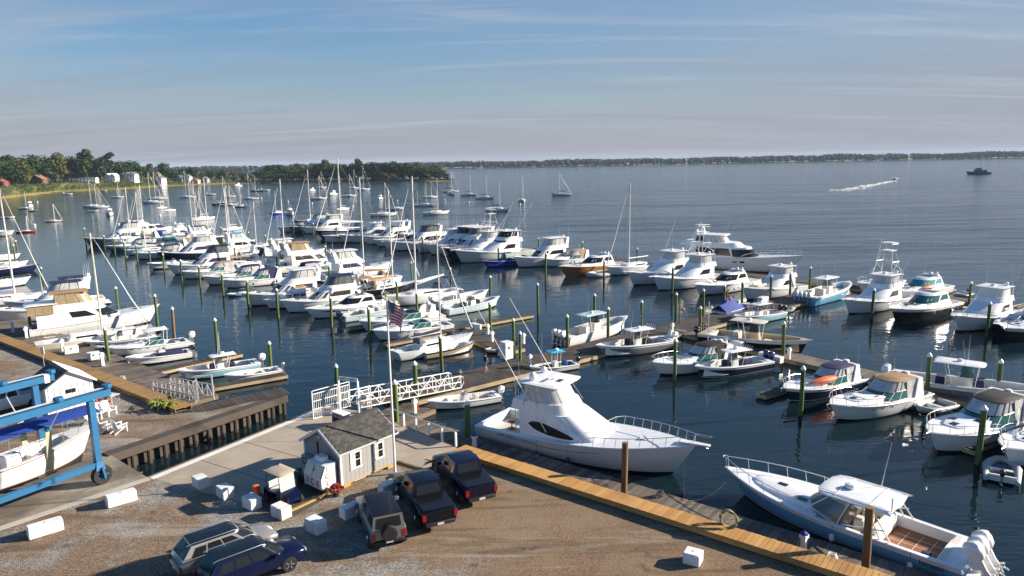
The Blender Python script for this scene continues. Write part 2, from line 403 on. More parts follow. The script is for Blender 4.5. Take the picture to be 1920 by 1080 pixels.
hgt = math_('ADD', math_('ADD', math_('MULTIPLY', rip, 0.10), math_('MULTIPLY', rip2, 0.30)), math_('ADD', math_('MULTIPLY', fine, 0.012), math_('MULTIPLY', rip3, math_('MULTIPLY', out_, 0.9))))
hh = math_('MULTIPLY', hgt, amp)
bn = bump(hh, 1.0, 1.0); L(bn.outputs[0], b.inputs['Normal'])

# gravel yard: grey stone to the left and centre, brown dirt to the right
m, t, b, N, L, noise_, ramp, mix, mapping, math_, bump = nodes_of('gravel')
pos = N('ShaderNodeNewGeometry').outputs['Position']; sp_ = N('ShaderNodeSeparateXYZ'); L(pos, sp_.inputs[0])
stone = N('ShaderNodeTexVoronoi'); stone.inputs['Scale'].default_value = 19.0; L(pos, stone.inputs['Vector'])
sc = N('ShaderNodeSeparateColor'); L(stone.outputs['Color'], sc.inputs[0])
speck = ramp(sc.outputs[0], 0.0, 1.0, False)
n1 = noise_(pos, 0.30, 5, .6); n2 = noise_(pos, 6.0, 4, .7)
grey = mix(speck, (0.11, 0.10, 0.088), (0.43, 0.405, 0.36)); dirt = mix(speck, (0.12, 0.075, 0.045), (0.30, 0.205, 0.13))
edge = math_('ADD', math_('ADD', sp_.outputs[0], 4.5), math_('MULTIPLY', math_('SUBTRACT', n1, .5), 14.0))
side = ramp(edge, -2.5, 4.0)
worn = mix(ramp(n1, .40, .56), grey, dirt)
tr = noise_(mapping(pos, (0.12, 0.9, 1), R(-52)), 1.0, 5, .6, .6)
tr2 = noise_(mapping(pos, (0.10, 0.8, 1), R(25)), 1.0, 4, .6, .5)
oil = ramp(noise_(pos, 0.9, 3, .5), .66, .74)
base = mix(side, mix(0.85, grey, worn), mix(ramp(n1, .30, .75), dirt, (0.27, 0.20, 0.13)))
base = mix(math_('MULTIPLY', ramp(tr, .50, .66), .55), base, (0.085, 0.06, 0.04)); base = mix(math_('MULTIPLY', ramp(tr2, .54, .70), .45), base, (0.42, 0.37, 0.30))
base = mix(math_('MULTIPLY', oil, .5), base, (0.05, 0.042, 0.035))
L(mix(math_('MULTIPLY', ramp(n2, .4, .75), .35), base, (0.11, 0.085, 0.06)), b.inputs['Base Color'])
b.inputs['Roughness'].default_value = 0.95; b.inputs['Specular IOR Level'].default_value = 0.1
bn = bump(math_('ADD', math_('MULTIPLY', stone.outputs['Distance'], -0.05), math_('MULTIPLY', n2, .06)), .42, 1.0); L(bn.outputs[0], b.inputs['Normal'])

def concrete(name, c1, c2, damp=0.0):
    m, t, b, N, L, noise_, ramp, mix, mapping, math_, bump = nodes_of(name)
    pos = N('ShaderNodeNewGeometry').outputs['Position']
    n1 = noise_(pos, .35, 6, .65); n2 = noise_(pos, 12, 3, .6)
    c = mix(ramp(n1, .35, .68), c1, c2); c = mix(math_('MULTIPLY', ramp(n2, .45, .75), .25), c, tuple(x*.6 for x in c1))
    if damp: c = mix(math_('MULTIPLY', ramp(noise_(pos, .22, 4, .6), .46, .60), damp), c, (0.07, 0.06, 0.045))
    L(c, b.inputs['Base Color']); b.inputs['Roughness'].default_value = .85
    bn = bump(n2, .25, .02); L(bn.outputs[0], b.inputs['Normal'])
concrete('concrete', (0.40, 0.33, 0.25), (0.30, 0.255, 0.20)); concrete('wash_pad', (0.30, 0.26, 0.20), (0.17, 0.145, 0.115), 0.75); concrete('kerb', (0.46, 0.42, 0.35), (0.36, 0.33, 0.28)); concrete('asphalt', (0.07, 0.065, 0.06), (0.05, 0.047, 0.044))
concrete('block_white', (0.78, 0.78, 0.77), (0.60, 0.59, 0.56)); concrete('white_line', (0.72, 0.71, 0.68), (0.58, 0.56, 0.52)); concrete('seawall', (0.075, 0.06, 0.045), (0.035, 0.03, 0.025))

def wood(name, c1, c2, c3, stretch=(1.2, 14, 14), rough=.8, wet=0.0):
    m, t, b, N, L, noise_, ramp, mix, mapping, math_, bump = nodes_of(name)
    tcn = N('ShaderNodeTexCoord'); geo = N('ShaderNodeNewGeometry'); oi = N('ShaderNodeObjectInfo')
    rnd = math_('FRACT', math_('ADD', geo.outputs['Random Per Island'], oi.outputs['Random']))
    pos = mapping(geo.outputs['Position'], (1, 1, 1))
    g = noise_(mapping(tcn.outputs['Object'], stretch), 2.0, 4, .6)
    c = mix(ramp(rnd, 0, 1, False), c1, c2); c = mix(math_('MULTIPLY', ramp(g, .35, .7), .6), c, c3)
    big = noise_(pos, .45, 4, .6)
    c = mix(math_('MULTIPLY', ramp(big, .48, .66), .35+wet), c, tuple(x*.5 for x in c3))
    L(c, b.inputs['Base Color']); b.inputs['Roughness'].default_value = rough
    bn = bump(g, .3, .01); L(bn.outputs[0], b.inputs['Normal'])
wood('new_plank', (0.58, 0.33, 0.10), (0.40, 0.20, 0.055), (0.30, 0.14, 0.04)); wood('old_yellow_plank', (0.33, 0.20, 0.07), (0.26, 0.15, 0.055), (0.18, 0.10, 0.04))
wood('grey_plank', (0.24, 0.195, 0.15), (0.09, 0.072, 0.057), (0.055, 0.044, 0.035), wet=.3); wood('dark_plank', (0.105, 0.08, 0.062), (0.042, 0.034, 0.028), (0.028, 0.023, 0.02), wet=.3)
wood('dark_timber', (0.075, 0.052, 0.032), (0.055, 0.038, 0.024), (0.03, 0.022, 0.015)); wood('timber', (0.20, 0.15, 0.09), (0.15, 0.11, 0.07), (0.09, 0.065, 0.04)); wood('fascia', (0.46, 0.36, 0.22), (0.38, 0.29, 0.17), (0.25, 0.19, 0.12)); wood('pile_green', (0.10, 0.15, 0.03), (0.075, 0.12, 0.024), (0.05, 0.075, 0.018), (6, 6, .5)); wood('pile_brown', (0.21, 0.13, 0.05), (0.17, 0.10, 0.04), (0.10, 0.06, 0.025), (6, 6, .5)); wood('yellow_timber', (0.50, 0.33, 0.10), (0.42, 0.26, 0.07), (0.33, 0.19, 0.05))

# ------------------------------------------------------------------ water and land
wm = MB(); S = 8500
wm.add([(-S, -400, 0), (S, -400, 0), (S, S, 0), (-S, S, 0)], [(0, 1, 2, 3)])
struct(wm.build('water', 'water', smooth=0))
GZ = 1.5
LAND = [(-150, 150.5), (-25.5, 53.0), (-23.3, 54.9), (-19.7, 57.4), (-18.9, 55.9), (-27.0, 44.2), (-22.4, 40.4), (-14.6, 53.4), (-8.3, 49.0), (-3.7, 44.2), (16, 28.75), (46, 5.3), (46, -14), (-160, -14), (-220, 60)]
g = MB(); g.poly(LAND, -3.0, GZ)
ground = g.build('gravel_yard', ['gravel'], smooth=0); struct(ground)
# side walls of the yard are the seawall
ground.data.materials.append(M['seawall'])
for p in ground.data.polygons:
    if abs(p.normal.z) < .5: p.material_index = 1
def sheet(name, pts, z, m, th=0.03): return struct(MB().poly([(p.x, p.y) if isinstance(p, Vector) else p for p in pts], z-th, z).build(name, m, smooth=0))
ap = [G(u, v, GZ) for u, v in ((289, 898), (596, 771), (676, 771), (757, 800), (856, 840), (868, 858), (812, 884), (744, 864), (700, 884), (640, 915), (545, 962), (345, 914))]
ap[0] = Vector((-22.2, 40.65, GZ)); ap[1] = Vector((-14.75, 52.95, GZ))
sheet('concrete_apron', ap, GZ+.004, 'concrete', .02)
sheet('wash_pad', [G(u, v, GZ) for u, v in ((283, 899), (207, 853), (120, 872), (-260, 930), (-260, 1100), (-80, 1025), (0, 994))], GZ+.008, 'wash_pad', .02)
sheet('asphalt_patch', [G(u, v, GZ) for u, v in ((455, 940), (545, 905), (640, 918), (552, 968), (505, 960))], GZ+.012, 'asphalt', .02)
for k, (a, b_) in enumerate(((G(0, 991, GZ), G(280, 897, GZ)), (G(0, 968, GZ), G(268, 885, GZ)))):
    d = (b_-a).normalized(); n = Vector((-d.y, d.x, 0)); w = .26 if k == 0 else .05
    sheet('kerb_strip' if k == 0 else 'painted_line', [a-d*8-n*w, b_-n*w, b_+n*w, a-d*8+n*w], GZ+.016+.004*k, 'kerb' if k == 0 else 'timber')
# joints cut in the apron
q0, q1 = Vector((-22.3, 40.6, 0)), Vector((-14.7, 53.15, 0)); qd = (q1-q0).normalized(); qn = Vector((qd.y, -qd.x, 0))
sheet('white_edge_line', [q0+qn*.12, q1+qn*.12, q1+qn*.55, q0+qn*.55], GZ+.014, 'white_line')
mb = MB()
for s_ in (3.2, 6.6, 10.0):
    a = q0+qd*s_+qn*.6; mb.bar((a.x, a.y, GZ+.006), (a.x+qn.x*6.5, a.y+qn.y*6.5, GZ+.006), .03, .012)
struct(mb.build('slab_joints', 'seawall', smooth=0))

def frame2(a, b):
    a, b = Vector((a[0], a[1], 0)), Vector((b[0], b[1], 0)); d = (b-a); Lq = d.length; d.normalize()
    return a, d, Vector((-d.y, d.x, 0)), Lq
def dock(name, label, a, b, width, z=.5, m='dark_plank', pitch=.22, single=0.0, fas='timber', cat='dock', group=None, floats=True, depth=.42, th=.05, root=None):
    """a plank dock from a to b; the first `single` metres have their planks as separate objects"""
    A, d, n, Lq = frame2(a, b)
    ang = math.atan2(d.y, d.x)
    o = root or thing(name, label, cat, (A.x, A.y, z), ang, group)
    nP = int(Lq/pitch); w2 = width/2
    pm = None; rest = MB()
    for i in range(nP):
        x = (i+.5)*pitch
        if x < single:
            if pm is None: pm = MB().box(-pitch/2+.009, pitch/2-.009, -w2, w2, -th, 0).mesh('plank', m, 0)
            put('plank', pm, o, (x, rng.uniform(-.012, .012), rng.uniform(-.004, .004)))
        else:
            dz = rng.uniform(-.006, .006); dy = rng.uniform(-.015, .015)
            rest.add([(x-pitch/2+.008, -w2+dy, dz), (x+pitch/2-.008, -w2+dy, dz), (x+pitch/2-.008, w2+dy, dz), (x-pitch/2+.008, w2+dy, dz), (x-pitch/2+.008, -w2+dy, -th), (x+pitch/2-.008, -w2+dy, -th), (x+pitch/2-.008, w2+dy, -th), (x-pitch/2+.008, w2+dy, -th)],
                     [(0, 1, 2, 3), (0, 4, 5, 1), (2, 6, 7, 3), (1, 5, 6, 2), (3, 7, 4, 0)])
    if rest.f: stuff(rest.build('planking', m, o, smooth=0))
    f = MB()
    for sd in (1, -1): f.box(0, Lq, sd*(w2-.03)-.03+(.0 if sd > 0 else 0), sd*(w2-.03)+.03, -depth, -th-.002)
    f.box(-.05, .0, -w2, w2, -depth, -th-.002); f.box(Lq, Lq+.05, -w2, w2, -depth, -th-.002)
    f.build('edge_beam', fas, o, smooth=0)
    if floats:
        fl = MB()
        x = .6
        while x < Lq-1.5: fl.box(x, x+1.6, -w2+.12, w2-.12, -z-.3, -depth+.1); x += 2.6
        fl.build('float', 'rubber', o, smooth=0)
    return o
# ------------------------------------------------------------------ boats
# local frame: x forward from the transom, y to port, z up from the waterline
class Hull:
    def __init__(s, L, B, fs, fb, kind='power'):
        s.L, s.B, s.fs, s.fb, s.kind = L, B, fs, fb, kind
        s.pw = 2.5; s.mid = .55; s.rake = {'power': 0.115, 'sail': 0.11, 'skiff': 0.09}[kind]
    def hb(s, t):
        if s.kind == 'sail':
            return s.B/2*max(0.0, (1-abs((t-0.42)/0.58)**2.3 if t > 0.42 else 1-0.42*((0.42-t)/0.42)**1.8))
        k = 0.45
        return s.B/2*((0.90+0.10*min(1, t/k)) if t < k else max(0.0, 1-((t-k)/(1-k))**s.pw))
    def sz(s, t):
        if s.kind == 'sail': return s.fs+(s.fb-s.fs)*t**1.6-0.10*math.sin(math.pi*t)
        return s.fs+(s.fb-s.fs)*t**1.7
    def pt(s, t, lev, side):                      # lev 0 keel .. 1 sheer
        hb, sz = s.hb(t), s.sz(t)
        tab = {0: (0.0, -0.45), 1: (0.84-0.34*t**3, 0.02), 2: (0.875-0.32*t**3, 0.11), 3: (lerp(.95, .97, (s.mid-.55)/.17)-0.20*t**3*lerp(1, .65, (s.mid-.55)/.17), s.mid), 4: (1.0, 1.0)}
        w, z = tab[lev]
        if s.kind == 'sail': w = {0: 0.0, 1: 0.86, 2: 0.90, 3: 0.985, 4: 1.0}[lev]
        zz = -0.45 if lev == 0 else (z*sz if lev > 2 else z+0.10*t**4*(lev > 0))
        sfrac = {0: 0, 1: 0.16, 2: 0.24, 3: 0.6, 4: 1}[lev]
        x = s.L*t-s.rake*s.L*(t**5)*(1-sfrac)
        if s.kind == 'sail': x += 0.05*s.L*(1-t)**6*(1-sfrac)
        return Vector((x, side*hb*w, zz))
    def build(s, root, hm, stripe=None, bottom='bottom', ns=13, upper=None):
        if upper: s.mid = .72
        mb = MB(); ts = [k/(ns-1) for k in range(ns)]; ts = [t**0.85 for t in ts]
        rings = []
        for t in ts:
            rings.append([s.pt(t, l, 1) for l in (4, 3, 2, 1, 0)]+[s.pt(t, l, -1) for l in (1, 2, 3, 4)])
        n = 9; o = 0
        for r in rings: mb.v += [tuple(p) for p in r]
        for k in range(ns-1):
            for i in range(n-1):
                mi = (3 if upper and i in (0, 7) else 0) if i in (0, 1, 6, 7) else (2 if i in (2, 5) else 1)
                mb.f.append((k*n+i, (k+1)*n+i, (k+1)*n+i+1, k*n+i+1)); mb.m.append(mi)
        mb.f.append(tuple(range(n))); mb.m.append(0)
        s.obj = mb.build('hull', [hm, bottom, stripe or bottom]+([upper] if upper else []), root, smooth=50)
        return s.obj
    def rub(s, root, m='white', r=0.04, z=-0.06, ns=14, name='rub_rail'):
        mb = MB(); pts = []
        ts = [(k/(ns-1))**0.85 for k in range(ns)]
        for sd in (1, -1):
            q = [s.pt(t, 4, sd)+Vector((0, sd*0.015, z)) for t in ts]
            mb.tube(q, r, 4)
        return mb.build(name, m, root)
    def deck(s, root, dm='white', wells=(), gw=0.28, sole=0.25, solem='sole', ns=24, crown=0.06, drop=0.0, name='deck'):
        """deck with wells: (t0, t1, sole height)"""
        mb = MB()
        ts = sorted(set([(k/ns)**0.9 for k in range(ns+1)]+[w[0] for w in wells]+[w[1] for w in wells]))
        ts[-1] = 0.995
        def e(t): return s.L*t, max(0.004, s.hb(t)-0.012), s.sz(t)-0.015-drop
        for a, b in zip(ts[:-1], ts[1:]):
            m_ = (a+b)/2
            well = next((w for w in wells if w[0] <= m_ <= w[1]), None)
            xa, ha, za = e(a); xb, hb_, zb = e(b)
            if not well:
                ca, cb = crown*min(1, ha), crown*min(1, hb_)
                mb.add([(xa, ha, za), (xb, hb_, zb), (xb, 0, zb+cb), (xa, 0, za+ca), (xb, -hb_, zb), (xa, -ha, za)], [(0, 3, 2, 1), (3, 5, 4, 2)], 0)
            else:
                sl = well[2]; ia, ib = max(0.02, ha-gw), max(0.02, hb_-gw)
                for sd in (1, -1):
                    q = [(xa, sd*ha, za), (xb, sd*hb_, zb), (xb, sd*ib, zb), (xa, sd*ia, za), (xb, sd*ib, sl), (xa, sd*ia, sl)]
                    mb.add(q, [(0, 3, 2, 1), (3, 5, 4, 2)] if sd > 0 else [(0, 1, 2, 3), (3, 2, 4, 5)], 0)
                mb.add([(xa, ia, sl), (xa, -ia, sl), (xb, -ib, sl), (xb, ib, sl)], [(0, 1, 2, 3)], 1)
        for w in wells:                                              # end walls of the well
            for t in w[:2]:
                x, h, z = e(t); i = max(0.02, h-gw)
                mb.add([(x, i, w[2]), (x, -i, w[2]), (x, -i, z), (x, i, z)], [(0, 1, 2, 3)], 0)
        return mb.build(name, [dm, solem], root, smooth=40)
    def bowrail(s, root, t0=0.55, h=0.65, m='steel', r=0.022, n=9, inset=0.07, pulpit=0.0, mid=False, name='bow_rail', z0=0.0):
        mb = MB(); top = {1: [], -1: []}
        for sd in (1, -1):
            for k in range(n):
                t = lerp(t0, 0.985, k/(n-1))
                p = Vector((s.L*t, sd*max(0.10, s.hb(t)-inset), s.sz(t)+z0))
                rise = h*min(1.0, 0.35+k*0.4) if k < 3 else h
                q = p+Vector((0.10, sd*0.03, rise))
                if k == 0: q = p+Vector((0.02, 0, 0.03))
                top[sd].append(q)
                if k: mb.tube([p, q], r*0.8, 4)
        tip = Vector((s.L*1.0+pulpit+0.12, 0, s.sz(1)+h+z0))
        mb.tube(top[1]+[tip+Vector((-0.06, 0.16, 0)), tip, tip+Vector((-0.06, -0.16, 0))]+top[-1][::-1], r, 5)
        if mid:
            for sd in (1, -1):
                mb.tube([p+Vector((0, 0, -h*0.48)) for p in top[sd][2:]], r*0.7, 4)
        return mb.build(name, m, root)

def outboard(root, x, y, z, m='motor_white', sc=1.0, tilt=0.0, detail=True, leg='motor_grey'):
    o = bpy.data.objects.new('outboard_motor', None); C.objects.link(o); o.parent = root; o.location = (x, y, z)
    o.rotation_euler = (0, tilt, 0); o.scale = (sc,)*3
    c = MB()
    def ring(xa, xb, w, z_): return [(xa, -w*.6, z_), (xa+.05, -w, z_), (xb-.08, -w, z_), (xb, -w*.55, z_), (xb, w*.55, z_), (xb-.08, w, z_), (xa+.05, w, z_), (xa, w*.6, z_)]
    c.loft([ring(-.52, -.10, .15, .05), ring(-.62, -.03, .21, .18), ring(-.66, 0.0, .23, .45), ring(-.62, -.02, .22, .66), ring(-.48, -.10, .15, .76)], True, True)
    c.build('cowl', m, o, smooth=50)
    l = MB()
    l.loft([ring(-.44, -.18, .10, .06), ring(-.42, -.20, .08, -.35), ring(-.46, -.16, .05, -.62)], True, True)
    l.loft([ring(-.62, -.10, .09, -.60), ring(-.60, -.12, .09, -.57)], True, True)
    l.tube([(-.10, 0, -.74), (-.2, 0, -.74), (-.5, 0, -.74), (-.58, 0, -.74)], [.02, .06, .06, .04], 8)
    l.box(-.44, -.2, -.02, .02, -.95, -.55)
    l.box(-.20, .06, -.09, .09, -.30, .10)
    l.build('leg', leg, o)
    if detail:
        p = MB()
        for k in range(3):
            a = k*2*math.pi/3
            p.add([(-.56, 0, -.74), (-.60, .17*math.cos(a-.5), -.74+.17*math.sin(a-.5)), (-.66, .19*math.cos(a), -.74+.19*math.sin(a)), (-.62, .17*math.cos(a+.5), -.74+.17*math.sin(a+.5))], [(0, 1, 2, 3)])
        p.build('propeller', 'steel', o, smooth=0)
    return o
def antenna(root, p, h=2.4, lean=(0, 0), r=0.018, m='white_tube', name='antenna'):
    MB().tube([p, (p[0]+lean[0], p[1]+lean[1], p[2]+h)], [r, r*0.5], 4).build(name, m, root)
def radar(root, p, r=0.26, open_array=False):
    mb = MB()
    if open_array:
        mb.lathe([(.14, 0), (.14, .12), (.06, .16)], p, 8); mb.box(p[0]-.06, p[0]+.06, p[1]-.7, p[1]+.7, p[2]+.16, p[2]+.26)
    else: mb.lathe([(r*.8, 0), (r, .06), (r, .14), (r*.8, .22), (r*.3, .26)], p, 10)
    mb.build('radar', 'white', root)
def dome(root, p, r=0.28):
    MB().lathe([(r*.7, 0), (r*.98, r*.4), (r, r*.8), (r*.9, r*1.3), (r*.5, r*1.75), (r*.1, r*1.9)], p, 10).build('satellite_dome', 'white', root)
def fender(root, p, drop=0.5, m='fender_navy', r=0.12, l=0.5):
    mb = MB(); mb.lathe([(.03, l), (r*.7, l-.05), (r, l-.14), (r, .12), (r*.6, .02)], (p[0], p[1], p[2]-drop-l), 8)
    o = mb.build('fender', m, root)
    MB().tube([(p[0], p[1], p[2]-drop), p], 0.012, 4).build('fender_line', 'rope_dark', root)
def plate(root, name, m, x0, x1, hw, z, th=0.08, nose=0.25, aft=0.15, crown=0.04, lean=0.0, sq=0.6):
    """a rounded roof plate"""
    def out(i):
        p = []
        for k in range(4): a = k/3*math.pi/2; p.append((x0+i+aft*(1-math.sin(a)), (hw-i)*(1-0.12*(1-math.sin(a)))-0.0*i))
        for k in range(0, 5): a = k/4*math.pi/2; p.append((x1-i-nose*(1-math.sin(a)), (hw-i)*(math.cos(a)**sq) if k < 4 else 0.0))
        p = [(x0+i, 0.0)]+p
        return p+[(x, -y) for x, y in reversed(p[1:-1])]
    mb = MB()
    zs = ((0.05, z), (0.0, z+th*.4), (0.0, z+th*.7), (0.06, z+th), (min(hw*.5, .5), z+th+crown))
    mb.loft([[(x, y, zz+lean*(x-x0)) for x, y in out(i)] for i, zz in zs], True, True)
    return mb.build(name, m, root, smooth=40)
def canvas_top(root, m, x0, x1, hw, z, sag=0.12, name='bimini', th=0.03, lean=0.0):
    mb = MB(); rows = []
    nx, ny = 6, 6
    top = [[(lerp(x0, x1, i/nx), lerp(hw, -hw, j/ny), z+sag*(1-(2*j/ny-1)**2)+0.05*math.sin(math.pi*i/nx)+lean*i/nx) for j in range(ny+1)] for i in range(nx+1)]
    ring = [r+[(p[0], p[1], p[2]-th) for p in reversed(r)] for r in top]
    mb.loft(ring, True, True)
    return mb.build(name, m, root, smooth=50)
frg = random.Random(77)
def clutter(h, o, n=2, pad=None):
    for _ in range(n):
        t = frg.uniform(.2, .62); sd = frg.choice((1, -1)); p = h.pt(t, 4, sd); fender(o, (p.x, p.y+sd*.15, p.z), frg.uniform(.25, .5), frg.choice(('fender_navy', 'fender_white', 'rubber', 'fender_navy')), .13, .5)
    if pad: MB().bevbox(.56*h.L, .70*h.L, -.20*h.B, .20*h.B, pad, pad+.09, .03).build('sun_pad', frg.choice(('seat', 'canvas_tan', 'motor_grey', 'canvas_white')), o)
def place(hull, o, bow, hd, frac=0.885):
    a = R(hd); L = hull.L
    P = bow if isinstance(bow, Vector) else G(bow[0], bow[1], 0.05)
    o.location = (P.x-math.cos(a)*L*frac, P.y-math.sin(a)*L*frac, 0); o.rotation_euler = (0, 0, a)

SCL = {'boats along the middle pier': 1.10, 'boats behind the middle pier': 1.13, 'boats along the outer pier': 1.10}
def start(name, label, cat, L, B, fs, fb, kind, hm, group, stripe=None, bottom='bottom'):
    o = thing(name, label, cat, group=group); h = Hull(L, B, fs, fb, kind)
    h.pw = {'cabin cruiser': 3.3, 'center console': 2.9, 'hardtop cruiser': 3.0}.get(cat, 2.5)
    h.build(o, hm, stripe, bottom, upper='white' if kind == 'power' and hm in ('black', 'navy', 'grey_hull', 'lightblue', 'slate', 'teal_blue', 'blue_hull') and cat in ('cabin cruiser', 'center console', 'hardtop cruiser') else None)
    return o, h

def sportfish(label, bow, hd=216, L=14, hm='white_hull', group='boats in the slips', bridge='clear_vinyl', wind='glass', tower=False, riggers=True, enclosed=False, hero=False, win=True, name='sportfishing_boat', top='white', frame='white_tube', stripe=None, chairs=True, dinghy=None, frontm='white'):
    L *= SCL.get(group, 1)
    k = L/15.0; B = L*0.315
    o, h = start(name, label, 'sport boat', L, B, 1.05*k, 2.25*k, 'power', hm, group, stripe)
    h.deck(o, 'white', [(0.015, 0.245, 0.45*k)], gw=0.32*k); h.rub(o, 'white', 0.045)
    zd = h.sz(0.35)-0.05
    z1 = zd+1.55*k
    wins = []
    if win and not hero: wins = [(0.9, 2.85, 0.42, 0.82, wind, 'side_window', 0.25)]
    ob, at, N = house(o, 'cabin', 'white', (0.245*L, 0.70*L, 0.415*B, 0.16*L), (0.225*L, 0.475*L, 0.35*B, 0.08*L), zd-0.15, z1, wins, crown=0.03, sq=0.5 if hero else 0.65)
    if win and not hero and wind != 'none':
        pass
    if hero:
        mb = MB()
        for f in (4.15, N-5.15): mb.tube([at(f, v/6)+Vector((.008, 0, .008)) for v in range(7)], .012, 4)
        mb.tube([at(lerp(2.2, N-3.2, i/16), .55)+Vector((.008, 0, .008)) for i in range(17)], .010, 4); mb.build('panel_seam', 'clear_vinyl', o)
    if hero:                                                       # long teardrop window on each side
        for sd, nm in ((1, 'port'), (-1, 'starboard')):
            mb = MB(); pts_t, pts_b = [], []
            for i in range(13):
                u = i/12
                f = lerp(0.62, 3.35, u); v = 0.52-0.20*u
                hgt = 0.25*(math.sin(math.pi*min(1, u))**0.6)*(1-0.5*u)+0.004
                fa = f if sd > 0 else N-1-f
                pa, pb = at(fa, v-hgt), at(fa, v+hgt)
                n_ = Vector((0, sd*0.016, 0.004)); pts_b.append(pa+n_); pts_t.append(pb+n_)
            mb.loft([pts_b, pts_t], False, False); mb.build('side_window', 'glass_tint', o, smooth=60)
    elif win:
        pass
    # flying bridge
    hb_ = 0.335*B
    z2 = z1+0.62*k
    house(o, 'flybridge', 'white', (0.185*L, 0.475*L, hb_*1.06, 0.10*L), (0.195*L, 0.445*L, hb_, 0.09*L), z1-0.02, z2, [(4.2, 7, 0.15, 0.5, 'glass', 'bridge_front')] if enclosed else [], crown=0.0)
    z3 = z2+1.15*k
    if enclosed:
        _, a2, n2 = house(o, 'bridge_house', 'white', (0.235*L, 0.44*L, hb_*0.96, 0.09*L), (0.235*L, 0.375*L, hb_*0.86, 0.07*L), z2-0.02, z3, [(0.5, 2.9, 0.25, 0.85, 'glass', 'bridge_window', 0.2), (3.1, 7, 0.2, 0.88, 'glass', 'bridge_windshield')], crown=0.0)
    else:
        _, a2, n2 = house(o, 'bridge_enclosure', bridge, (0.25*L, 0.435*L, hb_*0.95, 0.09*L), (0.25*L, 0.385*L, hb_*0.88, 0.08*L), z2-0.02, z3, crown=0.0)
        frame_bars(o, 'enclosure_frame', frame, a2, n2, (0, 1.5, 3, 4.3, 5.6, 8.4, 9.7, 11, 12.5, 13.9), 0, 1, 0.022 if frame == 'white_tube' else 0.03)
        h2 = MB().bevbox(0.30*L, 0.36*L, -hb_*.5, hb_*.5, z2-.1, z2+.45, .05).build('helm_console', 'white', o)
    plate(o, 'hardtop', top, 0.20*L, 0.43*L, hb_*1.05, z3-0.02, 0.07, 0.30*k, 0.2)
    zt = z3+0.09
    radar(o, (0.34*L, 0, zt), open_array=hero); dome(o, (0.25*L, hb_*.6, zt), 0.24)
    if hero:
        for sd in (1, -1):
            y = sd*hb_*1.02; mb = MB(); mb.tube([(.245*L, y, z2-.45), (.285*L, y, z3-.05), (.325*L, y, z2-.45)], .028, 5); mb.tube([(.345*L, y, z3-.03), (.43*L, y*.96, z2-.35)], .028, 5); mb.build('top_strut', 'steel', o)
    if hero: dome(o, (0.27*L, -hb_*.55, zt), 0.30); MB().box(0.36*L, 0.385*L, -.35, .2, zt+0.0, zt+.03).build('hatch', 'glass', o)
    antenna(o, (0.22*L, hb_*.9, zt), 2.6*k); antenna(o, (0.22*L, -hb_*.9, zt), 3.0*k)
    # supports under the overhang, ladder
    mb = MB()
    for sd in (1, -1):
        mb.tube([(0.205*L, sd*hb_*.95, z2-.1), (0.205*L, sd*hb_*.95, z3)], 0.03*k, 5)
        mb.tube([(0.19*L, sd*hb_*.8, h.sz(.2)), (0.19*L, sd*hb_*.8, z1)], 0.03*k, 5)
    mb.build('bridge_support', 'white_tube', o)
    mb = MB(); x = 0.18*L
    for sd in (0, .4): mb.tube([(x-.25, -hb_*.4+sd, .5*k), (x+.05, -hb_*.4+sd, z2+.5)], .02, 4)
    for i in range(8): zz = lerp(.7*k, z2, i/7); mb.tube([(x-.25+.3*(zz-.5*k)/(z2+.5-.5*k), -hb_*.4, zz), (x-.25+.3*(zz-.5*k)/(z2+.5-.5*k), -hb_*.4+.4, zz)], .018, 4)
    mb.build('ladder', 'steel', o)
    if riggers:
        for sd in (1, -1):
            mb = MB(); bx = 0.36*L
            p0 = Vector((bx, sd*hb_*1.08, z2-.3)); p1 = Vector((bx-4.0*k, sd*(hb_+1.0*k), z2+5.6*k))
            if hero: p1 = Vector((bx-5.4, sd*(hb_+.35), z2+6.3)); p0 = Vector((bx+.35, sd*hb_*1.25, zd+.5))
            mb.tube([p0, p1], [0.035, 0.015], 5)
            mb.tube([Vector((bx-.5, sd*hb_*1.05, z2)), p0.lerp(p1, 0.25)], 0.02, 4)
            mb.build('outrigger', 'white_tube', o)
    if tower:
        mb = MB(); zb = zt; ztp = zt+3.3*k
        for sd in (1, -1):
            mb.tube([(0.20*L, sd*hb_, z2), (0.27*L, sd*hb_*.45, ztp)], .035, 5); mb.tube([(0.42*L, sd*hb_, z2), (0.32*L, sd*hb_*.45, ztp)], .035, 5)
            mb.tube([(0.21*L, sd*hb_*.95, zb+.3), (0.37*L, sd*hb_*.7, zb+1.7)], .025, 4); mb.tube([(0.40*L, sd*hb_*.95, zb+.3), (0.245*L, sd*hb_*.7, zb+1.7)], .025, 4)
        for zz, w in ((zb+1.7*k, .72), (ztp-.1, .45)):
            mb.tube([(0.24*L, -hb_*w, zz), (0.24*L, hb_*w, zz), (0.36*L, hb_*w, zz), (0.36*L, -hb_*w, zz)], .025, 4, closed=True)
        mb.tube([(0.24*L, -hb_*.55, ztp+.8), (0.24*L, hb_*.55, ztp+.8), (0.34*L, hb_*.5, ztp+.8), (0.34*L, -hb_*.5, ztp+.8)], .025, 4, closed=True)
        for xx, yy in ((.24, .5), (.34, .5), (.24, -.5), (.34, -.5)): mb.tube([(xx*L, yy*hb_, ztp-.1), (xx*L, yy*hb_, ztp+.8)], .022, 4)
        mb.build('tuna_tower', 'white_tube', o)
        MB().bevbox(0.245*L, 0.335*L, -hb_*.42, hb_*.42, ztp-.08, ztp-.02, .01).build('tower_floor', 'white', o)
        plate(o, 'tower_top', 'white', 0.235*L, 0.345*L, hb_*.55, ztp+1.0*k, .05, .15, .1)
